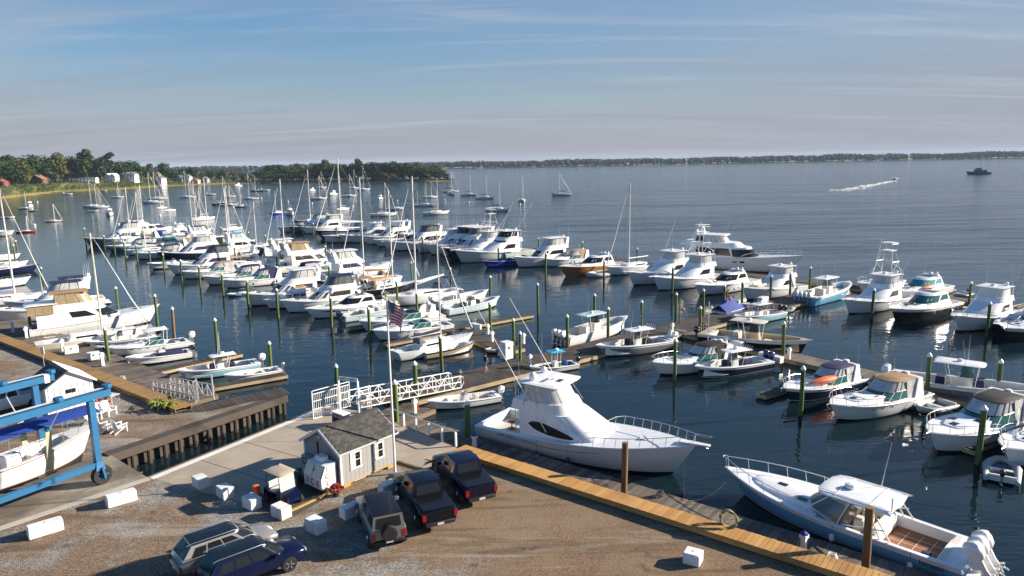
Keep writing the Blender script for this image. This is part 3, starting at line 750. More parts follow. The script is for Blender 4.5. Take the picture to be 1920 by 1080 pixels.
    h.bowrail(o, 0.52, 0.60*k, r=0.024 if hero else 0.028, n=11 if hero else 7, pulpit=0.75*k if hero else 0.2)
    mb = MB(); zb = h.sz(1)                                         # bow pulpit and anchor
    mb.loft([[(0.93*L, -.26, zb-.07), (0.93*L, .26, zb-.07), (0.93*L, .26, zb+.03), (0.93*L, -.26, zb+.03)], [(L+.75*k, -.15, zb+.02), (L+.75*k, .15, zb+.02), (L+.75*k, .15, zb+.10), (L+.75*k, -.15, zb+.10)]], True, True)
    mb.build('pulpit', 'white', o)
    MB().tube([(L+.78*k, 0, zb+.05), (L+.5*k, 0, zb-.12), (L+.62*k, .15, zb-.22)], .03, 4).build('anchor', 'steel', o)
    mb = MB(); mb.box(0.76*L, 0.80*L, -.3, .3, h.sz(.78)+.03, h.sz(.78)+.09); mb.build('deck_hatch', 'white2', o)
    if chairs: MB().lathe([(.30, 0), (.32, .05), (.05, .06), (.05, .5), (.28, .52), (.28, .62)], (0.11*L, 0, .45*k), 8).build('fighting_chair', 'teak', o)
    if dinghy:
        mb = MB(); x = .72*L; z = h.sz(.75)+.28
        mb.tube([(x-1.2, .45, z), (x+.6, .45, z), (x+1.2, 0, z+.1), (x+.6, -.45, z), (x-1.2, -.45, z)], .2, 7); mb.box(x-1.1, x+.8, -.4, .4, z-.15, z-.05); mb.build('deck_tender', dinghy, o)
    place(h, o, bow, hd)
    return o, h

def express(label, bow, hd=215, L=10, hm='white_hull', canvas='canvas_navy', glass='glass_teal', group='boats in the slips', arch=True, vinyl='clear_vinyl', cover=True, kayak=None, name='cabin_cruiser', stripe=None, ports=True, hatch=3, fwd=False):
    L *= SCL.get(group, 1)
    k = L/10.5; B = L*0.315
    o, h = start(name, label, 'cabin cruiser', L, B, 0.95*k, 1.55*k, 'power', hm, group, stripe)
    h.deck(o, 'white', [(0.03, 0.44, 0.42*k)], gw=0.24*k, crown=0.10); h.rub(o, 'white', 0.04)
    zc = h.sz(.62)
    house(o, 'trunk_cabin', 'white', (0.42*L, 0.86*L, 0.36*B, 0.34*L), (0.44*L, 0.80*L, 0.29*B, 0.30*L), zc-0.22, zc+0.26*k, crown=0.05, sq=0.8)
    zw = h.sz(.45)-.02
    _, at, N = house(o, 'windshield', glass, (0.31*L, 0.635*L, 0.425*B, 0.20*L), (0.30*L, 0.50*L, 0.36*B, 0.14*L), zw, zw+0.62*k, crown=-0.25, sq=0.7, n=5)
    frame_bars(o, 'windshield_frame', 'white_tube', at, N, (0, 2.5, 4.5, 6.3, 9.7, 11.5, 13.5, N-1.01), 0.02, 1, 0.025)
    if cover:
        zb, zt = zw+0.60*k, zw+1.30*k
        _, a2, n2 = house(o, 'canopy_windows', vinyl, (0.13*L, 0.51*L, 0.355*B, 0.14*L), (0.15*L, 0.43*L, 0.31*B, 0.10*L), zb, zt, crown=0.0, n=5)
        frame_bars(o, 'canopy_frame', canvas, a2, n2, (0.02, 1.2, 2.2, 3.0, 4.2, 5.6, 10.4, 11.8, 13, 13.8, 14.8, n2-1.02), 0, 1, 0.04)
        house(o, 'canopy', canvas, (0.13*L, 0.435*L, 0.318*B, 0.10*L), (0.17*L, 0.38*L, 0.24*B, 0.08*L), zt-0.01, zt+0.14*k, crown=0.05)
        mb = MB(); mb.loft([[(0.07*L, -.33*B, h.sz(.1)), (0.07*L, .33*B, h.sz(.1))], [(0.135*L, -.345*B, zt), (0.135*L, .345*B, zt)]], False, False); mb.build('aft_curtain', canvas, o)
        mb = MB()
        for sd in (1, -1): mb.loft([[(0.07*L, sd*.36*B, h.sz(.1)), (0.30*L, sd*.40*B, h.sz(.3))], [(0.14*L, sd*.335*B, zt), (0.30*L, sd*.345*B, zt)]], False, False)
        mb.build('side_curtain', canvas if rng.random() < .5 else vinyl, o)
    if arch:
        mb = MB(); za = zw+1.22*k; xa = 0.17*L
        for sd in (1, -1):
            mb.loft([[(xa-.05*L, sd*.40*B, zw-.2), (xa+.06*L, sd*.40*B, zw-.2), (xa+.06*L, sd*.44*B, zw-.2), (xa-.05*L, sd*.44*B, zw-.2)],
                     [(xa-.055*L, sd*.33*B, za), (xa+.0*L, sd*.33*B, za), (xa+.0*L, sd*.365*B, za), (xa-.055*L, sd*.365*B, za)]], True, True)
        mb.box(xa-.055*L, xa, -.365*B, .365*B, za-.02, za+.12)
        mb.build('radar_arch', 'white', o)
        radar(o, (xa-.02*L, 0, za+.13), 0.27); antenna(o, (xa-.04*L, .34*B, za+.1), 1.8); antenna(o, (xa-.04*L, -.34*B, za+.1), 1.2)
    h.bowrail(o, 0.46, 0.52*k, r=0.022, n=8, inset=0.05)
    mb = MB(); mb.bevbox(-.075*L, 0.01, -.42*B, .42*B, .22, .34, .04); mb.build('swim_platform', 'white2', o)
    zz = zc+0.30*k
    for i in range(hatch):
        x = lerp(.58, .74, i/max(1, hatch-1))*L; y = (0, .16*B, -.16*B)[(i+1) % 3] if hatch > 1 else 0
        MB().box(x-.24*k, x+.24*k, y-.2*k, y+.2*k, zz-.04, zz+.03).build('deck_hatch', 'glass', o)
    if ports:
        for t in (.5, .6, .69):
            for sd in (1, -1):
                a = h.pt(t, 3, sd).lerp(h.pt(t, 4, sd), .35); b = h.pt(t+.035, 3, sd).lerp(h.pt(t+.035, 4, sd), .35)
                u = Vector((0, 0, .10*k)); n_ = Vector((0, sd*.012, 0))
                MB().add([a+n_, b+n_, b+u+n_, a+u+n_], [(0, 1, 2, 3)]).build('porthole', 'glass', o, smooth=0)
    MB().tube([(L-.1, 0, h.sz(1)+.02), (L+.35, 0, h.sz(1)-.02), (L+.28, .1, h.sz(1)-.25)], .035, 4).build('anchor', 'steel', o)
    MB().bevbox(0.08*L, 0.15*L, -.3*B, .3*B, .4*k, .8*k, .05).build('cockpit_seat', 'seat', o)
    clutter(h, o, 2, zc+.25*k if frg.random() < .4 else None)
    if kayak:
        mb = MB(); x = .52*L; z = h.sz(.6)+.45
        mb.tube([(x+.5-1.5, .34*B, z), (x+.5-.9, .33*B, z+.02), (x+.5, .31*B, z+.03), (x+1.4, .27*B, z+.02), (x+2.0, .23*B, z+.06)], [.03, .25, .33, .25, .03], 8); kk = mb.build('kayak', kayak, None); kk.parent = o
    place(h, o, bow, hd)
    return o, h

def flybridge(label, bow, hd=215, L=11.5, hm='white_hull', glass='glass', group='boats in the slips', top='bimini', canvas='canvas_navy', vinyl='clear_vinyl', frame='canvas_black', name='flybridge_cruiser', aft=False, encl=True, stripe=None, arch=True):
    L *= SCL.get(group, 1)
    k = L/12.0; B = L*0.32
    o, h = start(name, label, 'flybridge cruiser', L, B, 1.05*k, 1.9*k, 'power', hm, group, stripe)
    h.deck(o, 'white', [(0.02, 0.20, 0.45*k)], gw=0.25*k, crown=0.08); h.rub(o, 'white', 0.04)
    zd = h.sz(.4)-.05; z1 = zd+1.42*k
    xa = 0.06*L if aft else 0.19*L
    house(o, 'cabin', 'white', (xa, 0.73*L, 0.405*B, 0.18*L), (xa, 0.55*L, 0.36*B, 0.10*L), zd-.15, z1, [(1.7 if aft else 0.5, 2.9, 0.45, 0.84, glass, 'side_window', 0.3), (3.4, 7, 0.36, 0.84, glass, 'windshield')], crown=0.0)
    hb_ = 0.36*B
    z2 = z1+0.58*k
    house(o, 'flybridge', 'white', (0.14*L, 0.56*L, hb_*1.04, 0.12*L), (0.16*L, 0.49*L, hb_*.98, 0.10*L), z1-.02, z2, crown=0.0)
    MB().bevbox(.36*L, .42*L, -.5*hb_, .5*hb_, z2-.3, z2+.25, .05).build('helm_console', 'white', o)
    z3 = z2+1.08*k
    if encl:
        _, a2, n2 = house(o, 'bridge_enclosure', vinyl, (0.20*L, 0.485*L, hb_*.95, 0.10*L), (0.21*L, 0.43*L, hb_*.86, 0.08*L), z2-.02, z3, crown=0.0)
        frame_bars(o, 'enclosure_frame', frame, a2, n2, (0.02, 1.5, 3, 4.4, 5.7, 8.3, 9.6, 11, 12.5, n2-1.02), 0, 1, 0.035)
    else:
        mb = MB()
        for sd in (1, -1):
            mb.tube([(.24*L, sd*hb_*.95, z2-.1), (.32*L, sd*hb_*.9, z3)], .022, 4); mb.tube([(.32*L, sd*hb_*.95, z2-.1), (.22*L, sd*hb_*.9, z3)], .022, 4)
        mb.build('bimini_frame', 'steel', o)
        house(o, 'bridge_windscreen', 'glass', (.30*L, .485*L, hb_*.94, .1*L), (.30*L, .46*L, hb_*.9, .1*L), z2-.02, z2+.25, crown=-.1)
    if top == 'bimini': canvas_top(o, canvas, .17*L, .45*L, hb_*.95, z3-.01)
    else: plate(o, 'hardtop', top, .17*L, .47*L, hb_*1.0, z3-.01, .08, .35, .2)
    if arch:
        mb = MB(); za = z3-.05
        for sd in (1, -1): mb.loft([[(.15*L, sd*hb_*.9, z1), (.21*L, sd*hb_*.9, z1), (.21*L, sd*hb_*1.0, z1), (.15*L, sd*hb_*1.0, z1)], [(.12*L, sd*hb_*.84, za), (.16*L, sd*hb_*.84, za), (.16*L, sd*hb_*.92, za), (.12*L, sd*hb_*.92, za)]], True, True)
        mb.box(.12*L, .16*L, -hb_*.92, hb_*.92, za-.02, za+.1); mb.build('radar_arch', 'white', o)
    radar(o, (.14*L, 0, z3+.1), .28); antenna(o, (.13*L, hb_*.85, z3), 2.4); antenna(o, (.13*L, -hb_*.85, z3), 1.8)
    if aft:
        _, a2, n2 = house(o, 'aft_enclosure', 'vinyl_tan', (0.0, .20*L, .40*B, .02*L), (.01*L, .20*L, .38*B, .02*L), z1-.25, z1+.85, crown=.0)
        frame_bars(o, 'aft_frame', 'canvas_tan', a2, n2, (0.02, 1, 2, 3, 11, 12, 13, n2-1.02), 0, 1, .03)
        plate(o, 'aft_hardtop', 'white', -.02*L, .22*L, .42*B, z1+.84, .08, .1, .2)
    h.bowrail(o, 0.45, 0.6*k, r=.024, n=8, inset=.06)
    MB().bevbox(-.06*L, .01, -.42*B, .42*B, .22, .34, .04).build('swim_platform', 'white2', o)
    MB().box(.79*L, .83*L, -.28, .28, h.sz(.8)+.06, h.sz(.8)+.13).build('deck_hatch', 'glass', o); clutter(h, o, 2)
    MB().tube([(L-.1, 0, h.sz(1)+.02), (L+.4, 0, h.sz(1)), (L+.32, .1, h.sz(1)-.25)], .04, 4).build('anchor', 'steel', o)
    place(h, o, bow, hd)
    return o, h

def coupe(label, bow, hd=215, L=14, hm='white_hull', glass='glass', group='boats in the slips', hullwin=True, name='hardtop_cruiser', kayak=None, roofm='white', stripe=None, mast=True):
    L *= SCL.get(group, 1)
    k = L/14.0; B = L*0.29
    o, h = start(name, label, 'hardtop cruiser', L, B, 1.15*k, 1.85*k, 'power', hm, group, stripe)
    h.deck(o, 'white', [(0.03, 0.24, .5*k)], gw=.3*k, crown=.12); h.rub(o, 'white', .04)
    zd = h.sz(.45)-.05; z1 = zd+1.5*k
    house(o, 'trunk_cabin', 'white', (.45*L, .88*L, .37*B, .34*L), (.5*L, .80*L, .28*B, .28*L), zd-.1, zd+.42*k, crown=.06)
    house(o, 'cabin', roofm, (.20*L, .70*L, .41*B, .24*L), (.24*L, .49*L, .31*B, .14*L), zd-.15, z1, [(.4, 2.9, .5, .86, glass, 'side_window', .5), (3.15, 9, .40, .88, glass, 'windshield')], crown=.10, n=6)
    MB().box(.31*L, .42*L, -.2*B, .2*B, z1+.10, z1+.125).build('sunroof', 'glass', o); clutter(h, o, 2, zd+.44*k)
    if mast:
        MB().box(.25*L, .29*L, -.3*B, .3*B, z1+.1, z1+.3, ty=.2).build('radar_arch', 'white', o); radar(o, (.27*L, 0, z1+.3)); dome(o, (.26*L, .18*B, z1+.28), .2)
        antenna(o, (.25*L, -.25*B, z1+.2), 2.0)
    if hullwin:
        for sd in (1, -1):
            mb = MB(); a, b = [], []
            for i in range(9):
                t = lerp(.48, .86, i/8); w = math.sin(math.pi*min(.97, max(.03, i/8)))**.6*.16
                p3, p4 = h.pt(t, 3, sd), h.pt(t, 4, sd); n_ = Vector((0, sd*.014, 0))
                a.append(p3.lerp(p4, .35-w)+n_); b.append(p3.lerp(p4, .35+w)+n_)
            mb.loft([a, b], False, False).build('hull_window', 'glass', o, smooth=60)
    h.bowrail(o, .48, .5*k, r=.022, n=8)
    MB().bevbox(-.08*L, .01, -.42*B, .42*B, .25, .4, .05).build('swim_platform', 'teak_pale', o)
    for i, x in enumerate((.64, .73)): MB().box(x*L-.28, x*L+.28, -.25, .25, h.sz(.7)+.30*k, h.sz(.7)+.36*k).build('deck_hatch', 'glass', o)
    MB().tube([(L-.1, 0, h.sz(1)+.02), (L+.4, 0, h.sz(1)), (L+.32, .1, h.sz(1)-.25)], .04, 4).build('anchor', 'steel', o)
    if kayak: MB().tube([(.55*L-1.6, .39*B, zd+.55), (.55*L-1, .40*B, zd+.5), (.55*L, .41*B, zd+.5), (.55*L+1, .38*B, zd+.5), (.55*L+1.6, .36*B, zd+.6)], [.03, .27, .35, .27, .03], 8).build('kayak', kayak, o)
    place(h, o, bow, hd)
    return o, h

def console(label, bow, hd=215, L=8.5, hm='white_hull', top='white', motors=2, motor='motor_white', group='boats in the slips', cover=None, name='center_console_boat', inside='white', ttop=True, stripe=None, vinyl='clear_vinyl_dark', tubec='white_tube', ant=True, seatm='seat', frac=.885, cat='center console', tilt=0.0, rods=False):
    k = L/8.5; B = L*.30
    o, h = start(name, label, cat, L, B, .85*k, 1.3*k, 'power', hm, group, stripe)
    h.deck(o, inside, [(.07, .90, .30*k)], gw=.20*k, solem='sole'); h.rub(o, 'white', .035)
    house(o, 'bow_platform', inside, (.69*L, .835*L, .20*B, .10*L), (.70*L, .835*L, .19*B, .10*L), .30*k, .72*k, crown=.01)
    MB().bevbox(.07*L, .115*L, -.36*B, .36*B, .3*k, .82*k, .04).build('transom_bench', seatm, o)
    z0 = .30*k
    house(o, 'console', inside, (.43*L, .57*L, .155*B, .05*L), (.44*L, .535*L, .15*B, .04*L), z0, z0+1.05*k, crown=.0)
    house(o, 'windshield', vinyl, (.45*L, .54*L, .15*B, .04*L), (.46*L, .515*L, .14*B, .03*L), z0+1.05*k, z0+1.75*k if ttop else z0+1.4*k, crown=-.05)
    MB().bevbox(.30*L, .36*L, -.17*B, .17*B, z0+.02, z0+.9*k, .05).build('leaning_post', cover or seatm, o)
    MB().bevbox(.575*L, .64*L, -.14*B, .14*B, z0, z0+.5*k, .05).build('console_seat', cover or seatm, o)
    if cover: MB().bevbox(.535*L, .60*L, -.165*B, .165*B, z0+.05, z0+1.0*k, .06).build('console_cover', cover, o)
    if ttop:
        zt = z0+1.85*k; mb = MB()
        for sd in (1, -1):
            mb.tube([(.54*L, sd*.17*B, z0), (.56*L, sd*.20*B, zt)], .028, 5); mb.tube([(.40*L, sd*.17*B, z0), (.35*L, sd*.20*B, zt)], .028, 5)
            mb.tube([(.545*L, sd*.18*B, z0+.9*k), (.37*L, sd*.195*B, z0+1.2*k)], .02, 4)
        mb.build('t_top_frame', tubec, o)
        plate(o, 't_top', top, .28*L, .60*L, .30*B, zt-.01, .07, .30*k, .15)
        radar(o, (.44*L, 0, zt+.09), .22)
        if ant: antenna(o, (.48*L, .28*B, zt), 2.2); antenna(o, (.48*L, -.28*B, zt), 2.2, (-.3, 0))
        if rods:
            mb = MB()
            for i in range(5): y = lerp(-.22, .22, i/4)*B; mb.tube([(.285*L, y, zt+.05), (.265*L, y, zt+.35)], .025, 4)
            mb.build('rod_holder', 'white_tube', o)
    for i in range(motors):
        y = (i-(motors-1)/2)*.62*min(1, k+.1)
        outboard(o, -.05, y, .78*k, motor, 1.0 if L > 7 else .85, tilt)
    place(h, o, bow, hd, frac)
    return o, h

def skiff(label, bow, hd=215, L=5, hm='white', motor='motor_grey', group='small boats', name='skiff', cat='skiff', tubes=None, cover=None, motors=1, frac=.89, tilt=0.0, console_=False):
    B = L*.36; k = L/5
    o, h = start(name, label, cat, L, B, .55*k, .80*k, 'skiff', hm, group)
    h.deck(o, 'white2', [(.06, .84, .16)], gw=.12, crown=.03); h.rub(o, 'white' if not tubes else tubes, .035 if not tubes else .06)
    for x in (.30, .55):
        MB().bevbox(x*L-.14, x*L+.14, -.40*B, .40*B, .36*k, .44*k, .02).build('bench', 'white2', o)
    if console_: MB().bevbox(.40*L, .50*L, -.16*B, .16*B, .2, .95*k, .06).build('console', 'white', o)
    if cover: MB().bevbox(.12*L, .5*L, -.38*B, .38*B, .3, .8*k, .12).build('cover', cover, o)
    if motors: outboard(o, -.02, 0, .55*k, motor, .7, tilt)
    place(h, o, bow, hd, frac)
    return o, h

def rib(label, P, hd, L=3.2, m='inflatable', motor='motor_black', group='small boats', name='inflatable_dinghy'):
    o = thing(name, label, 'dinghy', (P.x, P.y, 0), R(hd), group)
    w = L*.23; r = L*.066; z = .28
    pts = [(-.5*L, w, z), (.15*L, w, z), (.32*L, w*.8, z+.03), (.45*L, w*.42, z+.08), (.5*L, 0, z+.10), (.45*L, -w*.42, z+.08), (.32*L, -w*.8, z+.03), (.15*L, -w, z), (-.5*L, -w, z)]
    MB().tube(pts, [r*.55]+[r]*7+[r*.55], 9).build('tube', m, o, smooth=60)
    MB().poly([(-.42*L, w*.9), (.3*L, w*.7), (.42*L, 0), (.3*L, -w*.7), (-.42*L, -w*.9)], z-.16, z-.08).build('floor', 'motor_grey', o)
    MB().box(-.43*L, -.39*L, -w*.9, w*.9, z-.15, z+.25).build('transom', 'white2', o)
    MB().bevbox(-.06*L, .03*L, -w, w, z+.05, z+.10, .02).build('bench', 'white2', o)
    if motor: outboard(o, -.42*L, 0, z+.25, motor, .55)
    return o

def sailboat(label, hd, L=10.5, hm='white_hull', mast=None, top=None, bow=None, H=None, cover='canvas_navy', group='sailboats in the slips', dodger='canvas_navy', stripe='navy', far=False, name='sailboat', jib='canvas_white', mizzen=False, boomup=0.0, mastm='mast_white', bimini=None, bottom='bottom', r=None, wire=.016):
    k = L/10.5; B = L*(.30 if not far else .32)
    o, h = start(name, label, 'sailboat', L, B, 1.0*k, 1.35*k, 'sail', hm, group, stripe, bottom)
    h.deck(o, 'white', [(.08, .27, .5*k)], gw=.34*k, crown=.07)
    zd = h.sz(.5)-.04; mx = .575*L
    house(o, 'cabin', 'white', (.28*L, .72*L, .30*B, .14*L), (.30*L, .68*L, .25*B, .12*L), zd-.08, zd+.42*k, [(.5, 2.6, .35, .75, 'glass', 'cabin_window', .2)], crown=.06)
    if top is not None:
        P = G(mast[0], mast[1], zd+.3); H = height_at(P, top)
        a = R(hd); o.location = (P.x-math.cos(a)*mx, P.y-math.sin(a)*mx, 0); o.rotation_euler = (0, 0, a)
    else: place(h, o, bow, hd, .89)
    zt = zd+.3+H; rm = r or .075*k
    MB().tube([(mx, 0, zd), (mx-.02*H*.3, 0, zt)], [rm, rm*.8], 7).build('mast', mastm, o)
    mb = MB()
    for f in ((.45, .72) if H > 11 else (.52,)): mb.tube([(mx-.04, -.62*k, zd+H*f), (mx, 0, zd+H*f+.05), (mx-.04, .62*k, zd+H*f)], .028, 4)
    mb.build('spreader', mastm, o)
    bz = zd+1.15*k; bx = .20*L
    MB().tube([(mx-.08, 0, bz), (bx, 0, bz+boomup)], .06*k, 6).build('boom', mastm, o)
    if cover: MB().tube([(mx-.10, 0, bz+.35*k), (mx-.35*k, 0, bz+.25*k), (lerp(mx, bx, .5), 0, bz+.16*k+boomup*.5), (bx+.1, 0, bz+.08+boomup)], [.10*k, .19*k, .17*k, .08*k], 7).build('sail_cover', cover, o)
    mb = MB(); tip = (mx, 0, zt-.1)
    for e in [(.995*L, 0, h.sz(1)), (.01*L, 0, h.sz(0)), (mx-.2, B*.46, zd), (mx-.2, -B*.46, zd)]: mb.tube([tip, e], wire, 4)
    mb.build('rigging', 'wire', o)
    if jib: MB().tube([(.985*L, 0, h.sz(1)+.5), (lerp(.985*L, mx, .3), 0, lerp(h.sz(1), zt, .3)), (lerp(.985*L, mx, .9), 0, lerp(h.sz(1), zt, .9))], [.085*k, .075*k, .025], 6).build('furled_jib', jib, o)
    if not far:
        mb = MB()
        for sd in (1, -1):
            q = []
            for i in range(8):
                t = lerp(.05, .93, i/7); p = Vector((L*t, sd*(h.hb(t)-.05), h.sz(t))); q.append(p+Vector((0, 0, .62))); mb.tube([p, q[-1]], .015, 4)
            mb.tube(q, .012, 4)
        mb.build('lifelines', 'steel', o)
        h.bowrail(o, .86, .62, r=.02, n=4)
        mb = MB(); mb.tube([(.03*L, -.36*B, h.sz(0)+.6), (-.005*L, -.2*B, h.sz(0)+.6), (-.005*L, .2*B, h.sz(0)+.6), (.03*L, .36*B, h.sz(0)+.6)], .02, 4); mb.build('stern_rail', 'steel', o)
        MB().tube([(.12*L, .34*math.cos(a_), .95*k+.34*math.sin(a_)+.1) for a_ in [2*math.pi*i/12 for i in range(12)]], .02, 4, closed=True).build('steering_wheel', 'steel', o)
    if dodger:
        house(o, 'dodger', dodger, (.27*L, .37*L, .24*B, .05*L), (.27*L, .33*L, .20*B, .04*L), zd+.38*k, zd+1.0*k, [(3.3, 7, .2, .85, 'clear_vinyl_dark', 'dodger_window')] if not far else [], crown=.05)
    if bimini:
        canvas_top(o, bimini, .07*L, .25*L, .27*B, zd+1.55*k, .1)
        mb = MB()
        for sd in (1, -1):
            for x in (.09, .23): mb.tube([(.15*L, sd*.32*B, h.sz(.1)), (x*L, sd*.26*B, zd+1.55*k)], .018, 4)
        mb.build('bimini_frame', 'steel', o)
    if mizzen:
        MB().tube([(.16*L, 0, .5), (.155*L, 0, zd+H*.62)], rm*.7, 6).build('mizzen_mast', mastm, o)
        MB().tube([(.15*L, 0, zd+1.2), (-.05*L, 0, zd+1.25)], .12, 6).build('mizzen_boom', cover or mastm, o)
    return o, h

def trawler(label, bow, hd=215, L=10, hm='white_hull', group='boats in the slips', name='pilothouse_boat', cat='pilothouse boat', roofm='white', fly=True, canvas=None, glass='glass', boxm=None):
    k = L/10; B = L*.32
    o, h = start(name, label, cat, L, B, .85*k, 1.7*k, 'power', hm, group)
    h.deck(o, 'white2', [(.02, .34, .4*k)], gw=.2*k); h.rub(o, 'white', .04)
    zd = h.sz(.5)-.1; z1 = zd+1.35*k
    house(o, 'pilothouse', 'white', (.34*L, .66*L, .36*B, .07*L), (.34*L, .61*L, .33*B, .06*L), zd-.1, z1, [(.3, 1.25, .5, .85, glass, 'side_window'), (1.55, 2.85, .5, .85, glass, 'side_window'), (3.6, 7, .5, .86, glass, 'windshield')], crown=.0)
    plate(o, 'roof', roofm, .28*L, .65*L, .38*B, z1-.01, .08, .25, .1)
    house(o, 'trunk_cabin', 'white', (.64*L, .86*L, .30*B, .12*L), (.64*L, .83*L, .27*B, .1*L), h.sz(.7)-.1, h.sz(.7)+.30*k, crown=.04)
    if fly: house(o, 'flybridge', 'white', (.34*L, .58*L, .30*B, .06*L), (.34*L, .54*L, .29*B, .05*L), z1+.05, z1+.6*k, crown=.0)
    if boxm: MB().bevbox(.30*L, .52*L, -.28*B, .28*B, z1+.55*k, z1+.70*k, .06).build('bridge_cover', boxm, o)
    if canvas: canvas_top(o, canvas, .04*L, .33*L, .34*B, z1-.05, .06)
    antenna(o, (.36*L, .2*B, z1), 2.2); radar(o, (.5*L, 0, z1+.6*k), .25)
    h.bowrail(o, .5, .55, r=.024, n=7)
    place(h, o, bow, hd)
    return o, h

def motor_yacht(label, bow, hd, L=26):
    B = L*.235
    o, h = start('motor_yacht', label, 'motor yacht', L, B, 2.0, 3.2, 'power', 'white_hull', None, 'navy')
    h.deck(o, 'white', [(.02, .16, 1.1)], gw=.4); h.rub(o, 'white', .06)
    zd = h.sz(.4)-.1
    house(o, 'main_saloon', 'white', (.14*L, .70*L, .44*B, .20*L), (.15*L, .60*L, .40*B, .12*L), zd-.2, zd+2.0, [(.5, 2.95, .30, .88, 'glass', 'saloon_window', .1), (3.1, 9, .25, .85, 'glass', 'windshield')], crown=.0, n=6)
    house(o, 'upper_deck', 'white', (.06*L, .56*L, .43*B, .16*L), (.08*L, .52*L, .40*B, .14*L), zd+2.0, zd+2.7, crown=.0, n=6)
    _, a2, n2 = house(o, 'bridge_enclosure', 'clear_vinyl', (.18*L, .44*L, .36*B, .10*L), (.18*L, .40*L, .33*B, .08*L), zd+2.68, zd+3.9, [(.3, 1.6, .15, .85, 'glass', 'bridge_window')], crown=.0)
    frame_bars(o, 'enclosure_frame', 'white_tube', a2, n2, (1, 2, 3, 4.3, 5.6, 8.4, 9.7, 11, 12, 13), 0, 1, .04)
    plate(o, 'hardtop', 'white', .15*L, .43*L, .38*B, zd+3.88, .16, .8, .4)
    zt = zd+4.1
    MB().box(.20*L, .24*L, -.25, .25, zt, zt+1.0, tx=.2, ty=.1).build('mast', 'white', o)
    for y in (1.2, -1.2): dome(o, (.19*L, y, zt), .42)
    radar(o, (.22*L, 0, zt+1.0), open_array=True)
    for y in (.5, -.5, 1.8): antenna(o, (.18*L, y, zt), 3.2)
    for t in (.50, .56):
        for sd in (1, -1):
            p = h.pt(t, 3, sd).lerp(h.pt(t, 4, sd), .15); n_ = Vector((0, sd*.05, 0))
            MB().add([p+n_, p+n_+Vector((.9, 0, 0)), p+n_+Vector((.9, 0, .32)), p+n_+Vector((0, 0, .32))], [(0, 1, 2, 3)]).build('porthole', 'glass', o, smooth=0)
    h.bowrail(o, .55, .8, r=.03, n=10, mid=True)
    MB().bevbox(-.06*L, .02, -.42*B, .42*B, .4, .6, .06).build('swim_platform', 'teak_pale', o)
    place(h, o, bow, hd)
    return o, h
# ------------------------------------------------------------------ docks
def W(u, v, z=.5): p = G(u, v, z); return (p.x, p.y)
T0 = Vector((-10.6, 57.6, 0)); TD = Vector((math.cos(R(38)), math.sin(R(38)), 0)); TN = Vector((-TD.y, TD.x, 0))
T1 = T0+TD*74
dock('main_dock', 'wide weathered main dock leading out from the white gangway to the outer pier', T0, T1, 4.4, .5, 'dark_plank', .24, 30.0, 'fascia')
dock('shore_dock', 'dark plank dock along the yellow boardwalk beside the large white boat', (-9.6, 52.4), (27.0, 22.5), 3.3, .45, 'grey_plank', .24, 33.0, 'timber')
dock('shore_dock', 'short plank landing joining shore dock and main dock below the gangway', (-11.4, 51.3), (-7.6, 55.9), 3.2, .442, 'grey_plank', .24, 9.0, 'timber')
BP = [Vector((0.2, 72.4, 0)), Vector((-22.6, 104.0, 0)), Vector((-104, 196.5, 0))]
dock('pier', 'near stretch of the middle pier with white dock boxes and power posts', BP[0], BP[1], 2.6, .49, 'dark_plank', .24, 24.0, 'fascia')
dock('pier', 'far stretch of the middle pier running back between two rows of boats', BP[1], BP[2], 2.6, .49, 'dark_plank', .30, 0, 'fascia')
CP = [Vector((-57, 229, 0)), Vector((66, 88.5, 0)), Vector((96, 55, 0))]
dock('pier', 'outer pier behind the long row of big white powerboats', CP[0], CP[1], 2.8, .48, 'dark_plank', .30, 0, 'fascia')
dock('pier', 'right end of the outer pier behind the black hulled cruiser', CP[1], CP[2], 2.8, .47, 'dark_plank', .30, 0, 'fascia')
DP = [Vector((19.6, 79.6, 0)), Vector((48, 39.0, 0))]
dock('pier', 'right hand pier with white dock boxes behind the canvas topped cruisers', DP[0], DP[1], 2.6, .48, 'grey_plank', .24, 20, 'fascia')
dock('shore_dock', 'wide grey dock below the old yellow boardwalk on the left shore', (-100, 119.0), (-27.6, 57.4), 5.6, .46, 'grey_plank', .26, 0, 'timber')
def finger(a, ang, Lq, label, group='finger docks', w=1.0): return dock('finger_dock', label, a, (a[0]+math.cos(R(ang))*Lq, a[1]+math.sin(R(ang))*Lq), w, .45, 'dark_plank', .22, 0, 'fascia', 'dock', group, depth=.34)
finger((-6.9, 83.3), 36, 11.5, 'empty finger dock reaching right into open water near the pale grey fishing boat', w=1.1)
finger((-35.6, 66.5), 47, 9.5, 'finger dock on the left shore between small runabout and pale blue boat', w=1.3)
finger((-27.2, 62.0), 33, 6.5, 'low finger dock behind the small white skiff on the left', w=1.2)
finger(W(1545, 705), 212, 8.5, 'finger dock between navy topped cruiser and tan topped cruiser')
finger(W(1925, 790), 211, 8.5, 'sunlit finger dock right of the black topped white cruiser', w=1.3)
finger(W(1340, 672), 210, 5.0, 'short finger dock beside the navy center console')
finger((-5.2, 78.0), 218, 7.5, 'finger dock between white sailboat and old work skiff')
for i, s_ in enumerate((92, 78, 66, 54, 43, 32, 22, 12)):
    L1 = (BP[1]-BP[0]).length; p = BP[0].lerp(BP[1], s_/L1) if s_ < L1 else BP[1]+(BP[2]-BP[1]).normalized()*(s_-L1)
    q = p+Vector((-.9, -.9, 0)); finger((q.x, q.y), 217, 8.0, nth(i, 8)+' narrow finger dock between the near boats of the middle pier', 'fingers of the middle pier')
